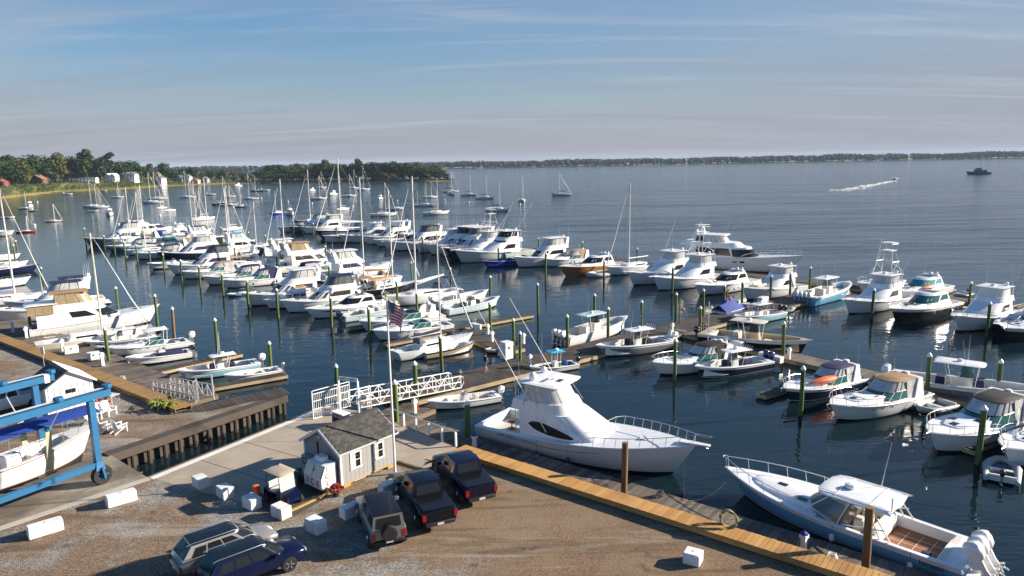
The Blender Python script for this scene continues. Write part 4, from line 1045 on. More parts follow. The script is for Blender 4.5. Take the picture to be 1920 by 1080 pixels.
for i, s_ in enumerate((30, 44, 58, 72, 88, 104, 120, 136, 150, 164)):
    p = CP[0]+(CP[1]-CP[0]).normalized()*s_+Vector((-.9, -.9, 0)); finger((p.x, p.y), 217, 9.0, nth(i, 10)+' narrow finger dock between the powerboats of the outer pier', 'fingers of the outer pier')

# ------------------------------------------------------------------ boats at the docks
navy, blk, tan, org = 'canvas_navy', 'canvas_black', 'canvas_tan', 'canvas_orange'
GA, GB, GC, GR = 'boats along the left shore', 'boats along the middle pier', 'boats along the outer pier', 'boats along the right hand pier'
# left shore
skiff('small white open skiff with grey outboard at the end of the left finger dock', (428, 716), 213, 5.2, 'white', 'motor_grey', GA, frac=.93)
console('pale blue center console with white hardtop and navy covers by the left finger dock', (350, 712), 214, 7.6, 'lightblue', 'white', 1, 'motor_white', GA, cover=navy)
skiff('low white runabout with blue cover and black outboard on the left shore', (250, 684), 214, 6.2, 'white', 'motor_black', GA, name='runabout', cat='runabout', cover=navy, console_=True)
o, h = express('white walkaround fishing boat with flat white hardtop and white outboard, left shore', (216, 668), 217, 8.2, 'white_hull', 'canvas_white', 'glass_teal', GA, arch=False, cover=False)
plate(o, 'hardtop', 'white', 1.9, 4.4, 1.0, 2.35, .07, .3, .15); outboard(o, -.3, 0, .8, 'motor_white', 1.0)
for sd in (1, -1):
    for x in (2.1, 3.9): MB().tube([(x+.1, sd*.95, .85), (x, sd*.9, 2.36)], .03, 5).build('hardtop_post', 'white_tube', o)
console('white center console with blue bottom just behind the walkaround, left shore', (172, 655), 217, 7.4, 'slate', 'white', 1, 'motor_black', GA)
sailboat('cream hulled sailboat with tall bare cream mast on the left shore', 37, 11.5, 'cream', mast=(192, 622), top=437, cover=None, group=GA, dodger=None, stripe='tan_hull', mastm='cream', r=.11)
flybridge('tall white aft cabin motor cruiser with tan bimini on the left shore', (276, 604), 35, 14.5, 'white', group=GA, canvas=tan, encl=True, vinyl='vinyl_tan', frame=tan, aft=True, arch=False)
flybridge('white flybridge cruiser with navy bimini, bow to the dock at far left', (2, 606), 216, 13.5, 'white', group=GA, canvas=navy, glass='canvas_navy', frame=navy)
flybridge('white cruiser with second navy bimini just behind the first at far left', (30, 587), 216, 12.5, 'white', group=GA, canvas=navy, frame=navy)
sailboat('white sailboat with bright blue sail cover at the left edge', 37, 10.5, 'white_hull', mast=(28, 552), top=353, cover='canvas_blue', group=GA, dodger=None, r=.12)
sailboat('navy hulled sailboat showing only its bow, far left', 37, 11, 'navy', bow=(62, 508), H=.9, cover=None, group=GA, dodger=None, jib=None, name='sailboat')
express('white express cruiser farthest back in the left shore row', (30, 486), 37, 9.5, 'white_hull', 'canvas_white', group=GA, cover=False)
express('white open cruiser between green pilings at the left edge', (44, 500), 37, 9.0, 'white_hull', 'canvas_white', group=GA, cover=False, arch=False)
coupe('white hardtop cruiser with dark side glass at the left edge', (44, 534), 37, 11, 'white_hull', group=GA, hullwin=False)
rib('small grey tender tucked behind the left shore piling', G(219, 690, 0), 217, 2.6, group='small boats', motor=None)
rib('small white tender on the stern of the aft cabin cruiser', G(95, 636, 0), 120, 2.8, 'white', None)

# middle pier, near side (bows towards the camera)
sailboat('white sloop with navy sail cover and big round stern nearest the flagpole', 40, 10.2, 'white_hull', mast=(827, 636), top=437, cover=navy, group=GB, dodger='clear_vinyl_dark', stripe='slate', bimini=None)
express('low white express boat with bright blue cover behind the navy covered sloop', (716, 638), 214, 9.0, 'white_hull', 'canvas_blue', 'glass_teal', GB, arch=False, cover=False)
express('white express cruiser with open arch and teal windshield behind the flag', (692, 622), 214, 10.0, 'white_hull', navy, 'glass_teal', GB, arch=True, cover=False)
console('pale blue open fishing boat with big navy outboards facing the channel', (738, 588), 36, 8.2, 'paleblue', 'white', 2, 'motor_blue', GB, cover='motor_grey', ttop=False)
console('pale grey bay boat with white outboards and brown seats', (722, 578), 36, 8.6, 'paleblue', 'white', 2, 'motor_white', GB, ttop=False, seatm='seat_brown')
coupe('white cruiser with long black hull window in the middle pier row', (592, 597), 216, 11.0, 'white_hull', group=GB, mast=False)
flybridge('white convertible with navy soft top and steep ladder in the middle pier row', (546, 586), 216, 11.5, 'white', group=GB, canvas=navy, frame=navy, glass='glass_brown', vinyl='clear_vinyl_dark')
trawler('small white pilothouse boat with orange cover on its roof', (508, 579), 216, 9.0, 'white2', group=GB, boxm=org)
flybridge('white flybridge sedan with white hardtop and clear enclosure behind the pilothouse boat', (474, 573), 216, 12.0, 'white', group=GB, top='white', glass='canvas_navy')
skiff('small blue watercraft under a white cover on a float, middle pier', (430, 556), 216, 3.4, 'blue_hull', group='small boats', motors=0, cover='canvas_white', name='personal_watercraft', cat='watercraft')
express('white express cruiser with teal windshield third from the pilothouse boat', (428, 540), 216, 10.2, 'white_hull', navy, 'glass_teal', GB)
express('white express cruiser with navy canvas and white arch in the middle row', (394, 534), 216, 10.6, 'white_hull', navy, 'glass_teal', GB)
express('white cruiser with tan furled canvas left of the navy topped express', (350, 523), 216, 10.0, 'white_hull', tan, 'glass_teal', GB, arch=False)
flybridge('white flybridge cruiser with black enclosure band in the far middle row', (330, 515), 216, 12.6, 'white', group=GB, canvas=blk, glass='canvas_navy', vinyl='clear_vinyl_dark')
console('white center console with tall bow and no top, far middle row', (288, 505), 216, 9.5, 'white_hull', 'white', 2, 'motor_blue', GB, ttop=False)
flybridge('flybridge cruiser with dark navy hull and white rounded bridge, far middle row', (310, 489), 216, 12.5, 'navy', group=GB, top='white', glass='canvas_navy')
express('plain white cruiser with navy canvas left of the navy hulled flybridge', (262, 486), 216, 10.5, 'white_hull', navy, group=GB)
express('blue hulled express boat near the far end of the middle pier', (210, 472), 216, 10.5, 'teal_blue', navy, group=GB, arch=False)
flybridge('large white cruiser with navy bimini at the far end of the middle pier', (172, 462), 216, 14.5, 'slate', group=GB, canvas=navy, frame=navy, glass='glass_teal')
# middle pier, sailing boats by their masts
SB = 'sailboats along the middle pier'
sailboat('white sloop with tallest white mast beside the orange boom cover', 217, 13.0, 'white_hull', mast=(780, 548), top=331, cover='mast_white', group=SB, bimini=navy, dodger=navy, boomup=.9, stripe='slate', r=.13, wire=.02)
sailboat('dark hulled sailboat with orange boom cover and tan awning in the middle row', 37, 11.5, 'black', mast=(737, 532), top=356, cover=org, group=SB, dodger='canvas_tan', bimini='canvas_tan', stripe='tan_hull', r=.11)
sailboat('sailboat with a tan sail cover moored behind the black trawler', 217, 11.5, 'white_hull', mast=(683, 521), top=333, cover='canvas_tan', group=SB, dodger='canvas_tan', r=.11)
sailboat('sailboat with brown mast foot and white furled sail, back of the middle row', 217, 11.0, 'white_hull', mast=(535, 492), top=336, cover='canvas_white', group=SB, dodger=navy, r=.11)
sailboat('sailboat with short mast and blue backstay line in the far middle row', 217, 9.0, 'white_hull', mast=(482, 476), top=378, cover=navy, group=SB, r=.10)
sailboat('sailboat with tan bundled sail at its mast foot in the far middle row', 217, 10.5, 'white2', mast=(431, 492), top=353, cover='canvas_tan', group=SB, r=.11)
sailboat('white sailboat with thin grey mast right of the bundled tan sail', 37, 10.5, 'white_hull', mast=(433, 470), top=348, cover=navy, group=SB, r=.09)
sailboat('white sailboat with pale mast and crossing stays, eighth from the near end', 217, 11.0, 'white_hull', mast=(392, 456), top=333, cover='canvas_white', group=SB, r=.11)
sailboat('sailboat with twin close masts look, right one of the far pair', 37, 10.5, 'white_hull', mast=(371, 440), top=340, cover=navy, group=SB, r=.09)
sailboat('sailboat with white mast left one of the far pair', 37, 10.5, 'white_hull', mast=(362, 432), top=340, cover='canvas_white', group=SB, r=.09)
sailboat('sailboat with navy sail cover right of three masts at the pier end', 217, 11.0, 'white_hull', mast=(273, 466), top=347, cover=navy, group=SB, r=.11)
sailboat('sailboat with white furled jib centre of three masts at the pier end', 217, 9.5, 'white_hull', mast=(263, 456), top=360, cover=None, group=SB, r=.10, dodger=navy)
sailboat('sailboat with leaning look left of three masts at the pier end', 217, 10.5, 'white2', mast=(245, 450), top=351, cover=navy, group=SB, r=.11)
# middle pier, far side (bows away)
GF = 'boats behind the middle pier'
console('pale grey center console with black covered seats nearest the empty finger dock', (926, 574), 38, 9.2, 'paleblue', 'white', 2, 'motor_white', GF, ttop=False, cover=blk)
console('white center console with long open bow behind the pale grey one', (905, 561), 38, 9.4, 'white_hull', 'white', 2, 'motor_white', GF, ttop=False)
trawler('black hulled trawler with tan canvas over its deck behind the middle pier', (722, 545), 37, 11.0, 'black', group=GF, canvas=tan, fly=False, roofm='canvas_tan', name='trawler', cat='trawler')
flybridge('white flybridge cruiser with clear bridge and bow to the open lane', (724, 512), 37, 12.5, 'white', group=GF, top='white', glass='canvas_navy')
express('white express cruiser with navy canvas beside the clear bridged flybridge', (652, 510), 37, 10.0, 'white_hull', navy, group=GF, arch=False)
flybridge('white motor yacht with tan bridge canvas in the middle of the far row', (640, 498), 37, 13.5, 'white', group=GF, canvas=tan, frame=tan, glass='glass_brown', vinyl='vinyl_tan')
express('white cruiser with tan arch canvas behind the tan bridged yacht', (612, 486), 37, 10.5, 'white_hull', tan, group=GF)
express('white cruiser with navy cockpit canvas and long white foredeck, far row', (574, 480), 37, 11.0, 'white_hull', navy, group=GF)
flybridge('white convertible with bright blue bimini in the far row', (505, 468), 37, 11.5, 'white', group=GF, canvas='canvas_aqua', frame='canvas_blue')
flybridge('white flybridge cruiser with open navy bimini behind the sail masts', (428, 452), 37, 11.5, 'white', group=GF, canvas=navy, frame=navy)
sportfish('white sportfish with pipe frame bridge in the far row', (388, 441), 37, 11.5, group=GF, riggers=False, bridge='clear_vinyl')
express('white express cruiser with brown canvas in the far row', (412, 462), 37, 10.0, 'white_hull', tan, group=GF)
coupe('white cruiser with curved white hardtop near the end of the far row', (336, 434), 37, 12.5, 'white_hull', group=GF, hullwin=False)
express('white cruiser with bright blue cockpit cover at the end of the far row', (352, 446), 37, 10.0, 'teal_blue', 'canvas_blue', group=GF)

express('white cruiser with black cockpit canvas between two sail masts, far row', (470, 462), 37, 10.5, 'white_hull', blk, group=GF)
coupe('white hardtop boat with tinted glass in the dense part of the far row', (545, 475), 37, 11.5, 'white_hull', group=GF, hullwin=False, mast=False)
flybridge('white sedan cruiser with pale enclosure behind the tan boom cover', (598, 484), 37, 12.0, 'white', group=GF, top='white')
flybridge('white bridge deck cruiser near the far end of the far row', (312, 437), 37, 12.0, 'white', group=GF, canvas=navy, frame=navy)
express('white cruiser with white canvas squeezed in near the pier end, far row', (282, 432), 37, 10.5, 'white_hull', 'canvas_white', group=GF)
# outer pier (bows towards the camera)
express('white express cruiser at the far left end of the outer pier', (528, 435), 217, 10.5, 'white_hull', navy, group=GC)
flybridge('cruiser with long navy bridge canvas near the far end of the outer pier', (552, 437), 217, 13.0, 'slate', group=GC, canvas=navy, frame=navy)
flybridge('white cruiser with white bridge roof and flag, far end of the outer pier', (576, 438), 217, 13.0, 'white', group=GC, top='white')
sailboat('sailboat with tall mast near the far end of the outer pier', 217, 14.0, 'navy', mast=(582, 412), top=318, cover='canvas_tan', group=GC, r=.14, dodger='canvas_tan')
sailboat('navy sailboat with the tallest mast of the outer pier', 217, 18.0, 'navy', mast=(640, 430), top=297, cover='mast_white', group=GC, r=.17, dodger=navy, wire=.025)
coupe('white yacht with black wraparound hull window, outer pier', (618, 455), 217, 14.5, 'white_hull', group=GC)
sportfish('white sportfish behind the wraparound window yacht', (648, 455), 217, 14.0, group=GC, riggers=False)
coupe('white express yacht with black cabin glass under a white roof, outer pier', (668, 455), 217, 14.5, 'white_hull', group=GC, hullwin=False)
flybridge('white flybridge cruiser with white open bridge, centre of the outer pier', (692, 458), 217, 13.5, 'white', group=GC, top='white', encl=False)
coupe('white cruiser with dark soft enclosure behind two bare masts', (712, 462), 217, 13.0, 'white_hull', group=GC, hullwin=False, glass='glass_brown')
coupe('white sport cruiser with swept windshield left of the tallest near mast', (728, 467), 217, 14.0, 'white_hull', group=GC, hullwin=False)
coupe('long white sport cruiser right of the tallest near mast, outer pier', (764, 469), 217, 14.5, 'white_hull', group=GC, hullwin=False, glass='glass_brown')
flybridge('white flybridge cruiser with dark enclosure between two sport cruisers, outer pier', (746, 470), 217, 13.5, 'white', group=GC, canvas=blk, frame=blk, vinyl='clear_vinyl_dark')
sportfish('white sportfish with clear bridge left of the brown enclosed one', (790, 474), 217, 14.5, group=GC, riggers=False)
flybridge('white flybridge yacht with brown tinted bridge enclosure, outer pier', (812, 477), 217, 14.5, 'white', group=GC, top='white', vinyl='glass_brown', frame=blk)
flybridge('white flybridge yacht with grey bridge windows beside the navy sportfish', (834, 480), 217, 14.5, 'white', group=GC, top='white', vinyl='clear_vinyl_dark')
sportfish('navy hulled sportfish with white tuna tower, outer pier', (848, 485), 217, 15.5, 'navy', GC, tower=True)
sportfish('large pale sportfish with enclosed black glass bridge and tall outriggers', (870, 493), 217, 17.5, 'palegreen', GC, enclosed=True, dinghy='paleblue')
console('royal blue center console with blue top between two big white yachts', (914, 501), 216, 9.5, 'royal', 'canvas_blue', 2, 'motor_black', GC, inside='royal', cover='canvas_blue')
flybridge('white sedan bridge cruiser with clear wraparound bridge right of the blue boat', (976, 501), 216, 13.0, 'white', group=GC, top='white', glass='glass')
express('white express with teal windshield and tan top left of the bronze hull', (1030, 500), 216, 10.5, 'white_hull', tan, 'glass_teal', GC)
coupe('bronze hulled hardtop express yacht with white deck', (1062, 517), 216, 13.5, 'gold', group=GC, hullwin=False, stripe='white')
sailboat('sailboat with bare single mast right of the bronze hulled yacht', 216, 13.0, 'white_hull', mast=(1179, 496), top=344, cover=None, group=GC, dodger=None, r=.12, wire=.02, bimini=None)
rib('grey inflatable with outboard rafted in front of the bare masted sailboat', G(1128, 516, 0), 216, 6.2, motor='motor_black', group=GC)
sportfish('white sportfish with raised outriggers left of the tower sportfish', (1190, 534), 216, 14.5, group=GC)
sportfish('white sportfish with tuna tower in front of the large motor yacht', (1238, 544), 216, 14.5, group=GC, tower=True)
coupe('sleek white hardtop cruiser with black sunroof in front of the motor yacht', (1314, 553), 216, 12.5, 'white_hull', group=GC, hullwin=False)
sportfish('white convertible with pale green tender on its bow beside the main dock', (1402, 562), 216, 12.5, group=GC, riggers=False, dinghy='cream')
motor_yacht('large white three deck motor yacht lying along the outside of the outer pier', G(1492, 522, 0)+Vector((.8, 6.0, 0)), -36, 23)
# outer pier, right part
console('white and sky blue center console with four white outboards at the dock head', (1584, 552), 38, 12.5, 'blue_hull', 'white', 4, 'motor_white', GC)
sportfish('white express sportfish with half tower left of the black hulled cruiser', (1594, 588), 215, 13.0, group=GC, tower=True, enclosed=False)
coupe('black hulled white express cruiser with green tinted windshield', (1681, 602), 213, 12.8, 'black', glass='glass_teal', group=GC, hullwin=False, mast=False)
sportfish('white sportfish with white canvas bridge and dark bow hatch at right', (1799, 621), 215, 13.0, group=GC, riggers=False, bridge='canvas_white', dinghy=None)
express('dark hulled cruiser cut by the right edge of the picture', (1893, 640), 214, 11, 'black', navy, group=GC, arch=False)
coupe('white cruiser with teal canvas and orange kayak behind the outer pier', (1688, 566), 216, 12.5, 'white_hull', glass='canvas_teal', group=GC, hullwin=False, kayak='orange')
express('white cruiser showing only its bow behind the half tower boat', (1618, 548), 216, 10.0, 'white_hull', 'canvas_white', group=GC, cover=False, arch=False)
sailboat('dark hulled sailboat with black spars at the right edge', 37, 14, 'black', bow=(1958, 600), H=13, cover=None, group=GC, dodger=None, mastm='rubber', jib=None, stripe='red')
rib('inflatable tender with black outboard on the outer pier beside the kayak cruiser', G(1805, 556, 0), 216, 3.4, 'motor_grey', 'motor_black')

# main dock
GM = 'boats along the main dock'
console('long white center console with three white outboards and flat pale top', (1163, 619), 40, 11.0, 'white_hull', 'paleblue', 3, 'motor_white', GM, inside='white2', vinyl='glass', cover=None)
console('charcoal hulled center console with white rod holders on its top', (1134, 669), 207, 9.6, 'grey_hull', 'white', 2, 'motor_white', GM, cover=blk, rods=True)
express('white express cruiser with black canvas beside the charcoal center console', (1240, 702), 207, 9.8, 'white_hull', blk, 'glass_teal', GM)
console('navy hulled center console with navy covers and white T top', (1318, 708), 205, 8.6, 'navy', 'white', 2, 'motor_blue', GM, cover=navy, rods=True, stripe='white')
console('tan and black center console with beige top and four black outboards', (1496, 664), 322, 11.5, 'black', 'cream', 4, 'motor_black', GM, inside='tan_hull', vinyl='glass', stripe='tan_hull')
console('light blue center console with white top at the end of the main dock', (1386, 608), 211, 8.4, 'lightblue', 'white', 2, 'motor_black', GM)
skiff('tiny white tender with black outboard right of the light blue boat', (1488, 583), 20, 3.6, 'white', 'motor_black', 'small boats')
skiff('white boat under a bright blue tarpaulin on the main dock', (1398, 582), 37, 6.5, 'white', None, GM, motors=0, cover='canvas_blue', name='covered_boat', cat='covered boat')
MB().loft([[(x, y, z) for y, z in ((-1.25, .5), (-1.0, .9), (0, h_), (1.0, .9), (1.25, .5))] for x, h_ in ((.1, 1.5), (1.4, 2.2), (3.0, 2.1), (4.6, 1.2))], False, False).build('tarpaulin', 'canvas_blue', [q for q in C.objects if q.get('category') == 'covered boat'][0])
rib('dark inflatable lying by the main dock behind the charcoal boat', G(1290, 624, 0), 40, 3.2, 'motor_grey', None)
skiff('little white skiff with bright blue T top and black outboard behind the large white boat', (1003, 700), 205, 5.0, 'white', 'motor_black', 'small boats', console_=True)
console('small white open runabout with white outboard in the corner below the gangway', (818, 768), 204, 6.2, 'white_hull', 'white', 1, 'motor_white', 'small boats', ttop=False, name='runabout', cat='runabout', vinyl='clear_vinyl')
skiff('old tan work skiff hung with blue fenders beside the sloop', (880, 656), 30, 6.0, 'tan_hull', 'motor_white', 'small boats', tubes='navy')
skiff('white watercraft with black outboard behind the tall white dock locker', (916, 662), 210, 3.4, 'white', 'motor_black', 'small boats')

# right hand pier
express('white cruiser with navy bottom, navy canopy and orange kayak on deck', (1484, 752), 211, 9.6, 'navy', navy, 'glass_teal', GR, kayak='orange', stripe='white')
express('white cruiser with tan canopy nearest the open water', (1574, 787), 208, 10.6, 'white2', tan, 'glass_teal', GR)
express('big white cruiser with black canopy at lower right', (1760, 846), 210, 11.6, 'white_hull', blk, 'glass_teal', GR)
express('white cruiser cut by the right edge beside the grey dinghy', (1898, 874), 210, 11.0, 'white_hull', navy, 'glass_teal', GR)
console('grey hulled open boat with oval white top and navy bow cover', (1936, 764), -38, 11.5, 'grey_hull', 'white', 2, 'motor_white', GR, inside='white2', vinyl='glass_teal', cover=navy)
rib('grey inflatable dinghy with black outboard at lower right', G(1878, 890, 0), 55, 3.6, 'inflatable', 'motor_black', 'small boats')
rib('long grey inflatable left of the black topped cruiser', G(1752, 768, 0), 205, 3.6, 'inflatable', None, 'small boats')
# ------------------------------------------------------------------ the two large boats in front
def mooring(name, label, pts, sag=.5, r=.016, m='rope', group='mooring lines'):
    q = []
    for a, b in zip(pts[:-1], pts[1:]):
        a, b = Vector(a), Vector(b)
        for i in range(9):
            u = i/8; p = a.lerp(b, u); p.z -= sag*4*u*(1-u); p.z = max(p.z, .03); q.append(p)
    return tag(MB().tube(q, r, 5).build(name, m), label, 'rope', group)
o, h = sportfish('large white sportfishing yacht with teardrop window moored along the front dock', Vector((9.9, 43.1, 0)), -35, 15.9, hero=True, group=None, name='sportfishing_yacht', bridge='clear_vinyl')
for x in (3.2, 5.6, 8.1):
    t = x/h.L; p = h.pt(t, 4, -1); fender(o, (p.x, p.y-.16, p.z), .85, 'fender_navy', .15, .6)
MB().tube([h.pt(t, 4, -1)+Vector((0, -.03, -.55*h.sz(t)*.4)) for t in (.13, .2, .27, .34)], .03, 5).build('hull_trim', 'steel', o)
N1 = o
# open sport boat with hardtop and three white outboards
def sport_express():
    L, B = 13.2, 3.9
    o = thing('sport_boat', 'long blue and white sport boat with hardtop and three white outboards', 'sport boat'); h = Hull(L, B, 1.05, 1.45, 'power')
    h.build(o, 'blue_hull', 'white', upper='white', ns=17); h.rub(o, 'white', .04)
    h.deck(o, 'white', [(.085, .30, .48), (.30, .52, .62)], gw=.26, crown=.10, solem='teak', ns=30)
    zc = h.sz(.6)
    house(o, 'trunk_cabin', 'white', (.50*L, .90*L, .37*B, .36*L), (.50*L, .86*L, .30*B, .34*L), zc-.15, zc+.20, crown=.07, n=6, sq=.8)
    house(o, 'windshield', 'clear_vinyl_dark', (.40*L, .63*L, .40*B, .17*L), (.40*L, .52*L, .34*B, .12*L), zc-.08, zc+.85, crown=-.15, n=6)
    zt = zc+1.15
    plate(o, 'hardtop', 'white', .245*L, .545*L, .40*B, zt, .10, .75, .18, .05)
    for sd in (1, -1):
        for q in ([(.58*L, sd*.40*B, zc-.05), (.48*L, sd*.38*B, zt)], [(.44*L, sd*.43*B, zc-.2), (.40*L, sd*.38*B, zt)], [(.24*L, sd*.43*B, h.sz(.25)), (.31*L, sd*.38*B, zt)], [(.275*L, sd*.43*B, h.sz(.25)), (.33*L, sd*.38*B, zt)], [(.26*L, sd*.42*B, h.sz(.25)+.5), (.42*L, sd*.42*B, zc-.05)]): MB().tube(q, .037, 6).build('hardtop_post', 'white_tube', o)
    mb = MB()
    for sd in (1, -1): mb.tube([(.25*L, sd*.34*B, zt+.15), (.52*L, sd*.30*B, zt+.17)], .022, 5)
    mb.tube([(.33*L, -.34*B, zt+.15), (.33*L, 0, zt+.19), (.33*L, .34*B, zt+.15)], .025, 5); mb.tube([(.46*L, -.34*B, zt+.15), (.46*L, 0, zt+.19), (.46*L, .34*B, zt+.15)], .025, 5)
    mb.build('roof_rail', 'white_tube', o)
    radar(o, (.44*L, 0, zt+.16), .30); antenna(o, (.36*L, -.36*B, zt+.1), 2.6, (-.35, 0), .02)
    MB().tube([(.255*L, .28*B, zt+.1), (.255*L, .28*B, zt+.8)], .04, 6).build('light_mast', 'white_tube', o)
    h.bowrail(o, .44, .62, 'white_tube', .026, 8, .06)
    for x, y in ((.72, .0), (.60, .24*B)): MB().box(x*L-.26, x*L+.26, y-.17, y+.17, zc+.26, zc+.29).build('deck_hatch', 'glass', o)
    # helm seats, lounge and dash
    for y in (-.55, .55): MB().bevbox(.36*L, .40*L, y-.3, y+.3, .62, 1.35, .08).build('helm_seat', 'seat', o)
    MB().bevbox(.29*L, .325*L, -1.35, 1.35, .48, 1.35, .08).build('bait_station', 'white', o)
    MB().box(.47*L, .52*L, -1.3, 1.3, .6, zc+.05).build('dashboard', 'white2', o)
    MB().bevbox(.055*L, .085*L, -1.5, 1.5, .45, 1.12, .06).build('transom_seat', 'seat', o)
    mb = MB()                                                     # caulking lines in the teak sole
    for y in (-.75, 0.0, .75): mb.box(.10*L, .285*L, y-.012, y+.012, .484, .487)
    for x in (.14, .19, .24): mb.box(x*L-.012, x*L+.012, -1.3, 1.3, .4875, .4905)
    mb.build('sole_caulking', 'white', o, smooth=0)
    MB().bevbox(.12*L, .15*L, .55, .95, .49, .80, .05).build('cooler', 'canvas_navy', o)
    for i in (-1, 0, 1): outboard(o, -.10, i*.72, 1.02, 'motor_white', 1.2, .55, leg='motor_white')
    MB().bevbox(-.5, .05, -1.6, 1.6, .3, .55, .06).build('motor_bracket', 'white', o)
    text('boat_name', 'Intrepid', .34, 'navy', o, (1.25, h.pt(.1, 3, 1).y+.075, .72), (R(84), 0, math.pi+R(-2)))
    for t in (.16, .30, .44): p = h.pt(t, 4, 1); fender(o, (p.x, p.y+.14, p.z), .45, 'fender_white', .13, .42)
    place(h, o, Vector((13.85, 39.75, 0)), 133)
    return o, h
N2, h2 = sport_express()
mooring('mooring_line', 'bow line from the large white yacht down to the dock cleat', [(10.6, 42.1, 1.9), G(1283, 937, .5)], .35, .010, 'rope_dark')
mooring('mooring_line', 'slack line from the dock cleat out to the blue sport boat bow', [G(1283, 937, .5), G(1362, 903, 1.4)], .45)
mooring('mooring_line', 'dark spring line along the side of the large white yacht', [(-1.2, 47.6, 1.15), (5.4, 43.3, 1.35)], .35, .014, 'rope_dark')

# bright blue T top for the little skiff
for ob in list(C.objects):
    if ob.get('label', '').startswith('little white skiff with bright blue'):
        mb = MB()
        for sd in (1, -1): mb.tube([(2.5, sd*.3, .2), (2.4, sd*.35, 1.9)], .025, 5); mb.tube([(1.9, sd*.3, .2), (1.8, sd*.35, 1.9)], .025, 5)
        mb.build('t_top_frame', 'white_tube', ob); plate(ob, 't_top', 'canvas_aqua', 1.4, 3.0, .65, 1.9, .06, .2, .1); radar(ob, (2.1, 0, 1.98), .2)
        MB().bevbox(1.0, 1.4, -.3, .3, .3, .9, .08).build('seat_cover', 'canvas_blue', ob)

# ------------------------------------------------------------------ pilings
_pile = {}
def piling(u, v, vtop, label, group, m='pile_green', r=.17, z=0.0, cap=True):
    P = G(u, v, z); Hh = height_at(P, vtop)
    o = thing('piling', label, 'piling', (P.x, P.y, z), 0, group)
    a, b = rng.uniform(-.022, .022), rng.uniform(-.022, .022)
    MB().lathe([(r*1.03, -2.2), (r, .2), (r*.97, Hh-.28)], (0, 0, 0), 12).build('post', m, o, smooth=50)
    if cap: MB().lathe([(r*1.12, Hh-.34), (r*1.12, Hh-.22), (.02, Hh)], (0, 0, 0), 12).build('cap', 'white_tube', o)
    o.rotation_euler = (a, b, rng.uniform(0, 6))
    return o
def _row(pts, label, group):
    pts = sorted(pts)
    for i, (u, v, t) in enumerate(pts): piling(u, v, t, nth(i, len(pts))+' '+label, group)
L1 = 'green capped piling along the left shore dock'
_row(((59, 630, 572), (222, 582, 537), (296, 614, 551), (80, 526, 500), (155, 556, 524), (22, 469, 442), (34, 481, 450), (30, 500, 458)), L1, 'left shore pilings')
piling(205, 684, 612, 'green piling with white cap standing among the dock boxes on the left', None)
piling(327, 634, 575, 'brownish piling with white cap in open water left of centre', None, 'pile_brown'); piling(408, 660, 596, 'yellowish piling with white cap beside the pale blue boat', None)
piling(508, 690, 639, 'piling with white cap beside the small white skiff', None); piling(632, 728, 682, 'green piling with white cap just behind the white security gate', None)
piling(744, 804, 711, 'green piling with white cap left of the shore railing', None, r=.20); piling(781, 763, 676, 'tall green piling with white cap standing through the gangway', None, r=.20)
piling(829, 698, 627, 'green piling with white cap at the foot of the gangway by the skiff', None); piling(877, 830, 750, 'green piling with white cap at the stern of the large white yacht', None, r=.20)
piling(1170, 925, 822, 'brown bare topped piling in front of the large white yacht bow', None, 'pile_brown', .19, .45, False); piling(1622, 1078, 942, 'brown bare topped piling in front of the blue sport boat', None, 'pile_brown', .20, .45, False)
L2 = 'green capped piling along the near side of the middle pier'
_row(((162, 462, 427), (197, 468, 441), (216, 476, 445), (236, 486, 452), (258, 490, 458), (282, 495, 467), (308, 506, 475), (341, 525, 486), (376, 539, 497), (419, 556, 511), (466, 576, 524), (522, 596, 540), (622, 613, 555), (694, 640, 575)), L2, 'middle pier front pilings')
L3 = 'green capped piling rising between boats behind the middle pier'
_row(((268, 448, 425), (288, 455, 432), (383, 475, 447), (451, 497, 469), (388, 440, 421), (415, 445, 425), (440, 456, 430), (467, 455, 434), (442, 489, 462), (499, 466, 440), (520, 510, 478), (536, 508, 490), (570, 481, 454), (612, 492, 460), (658, 503, 470), (618, 530, 497), (644, 560, 514), (746, 577, 525), (782, 590, 547), (845, 527, 501), (772, 520, 490)), L3, 'middle pier back pilings')
piling(919, 568, 516, 'green piling with white cap at the bow of the pale grey fishing boat', None); piling(920, 626, 565, 'green piling with white cap beside the middle pier junction', None)
piling(1009, 590, 530, 'green piling with white cap at the tip of the empty finger dock', None); piling(964, 666, 596, 'green piling behind the tall white dock locker', None); piling(975, 686, 620, 'green piling right of the tall white dock locker', None)
L4 = 'green capped piling in front of the outer pier bows'
_row(((551, 438, 412), (588, 440, 418), (632, 455, 423), (793, 476, 442), (858, 478, 452), (935, 497, 462), (1023, 524, 473), (1132, 530, 487), (1260, 552, 500)), L4, 'outer pier front pilings')
L5 = 'green capped piling behind the boats of the outer pier'
_row(((758, 440, 418), (1092, 484, 452), (1010, 470, 445), (1194, 500, 464), (1637, 546, 512), (1816, 575, 527)), L5, 'outer pier back pilings')
L6 = 'dark green capped piling along the far half of the main dock'
_row(((1267, 608, 548), (1318, 600, 541), (1356, 590, 533), (1391, 580, 527), (1444, 568, 515), (1481, 560, 510), (1517, 551, 499)), L6, 'main dock far pilings')
piling(1064, 660, 589, 'green piling at the stern of the three outboard boat', None); piling(1140, 641, 575, 'green piling at the bow of the three outboard boat', None)
pd = piling(1202, 622, 562, 'green piling with a white ringed black sign plate on the main dock', None); piling(1114, 598, 550, 'green piling in the water behind the three outboard boat', None)
P = pd.location; e = Vector((-P.x, -P.y, 0)).normalized()
sg = thing('sign_plate', 'small black sign plate with white ring on the dock piling', 'sign', (P.x+e.x*.20, P.y+e.y*.20, 2.0), math.atan2(e.y, e.x))
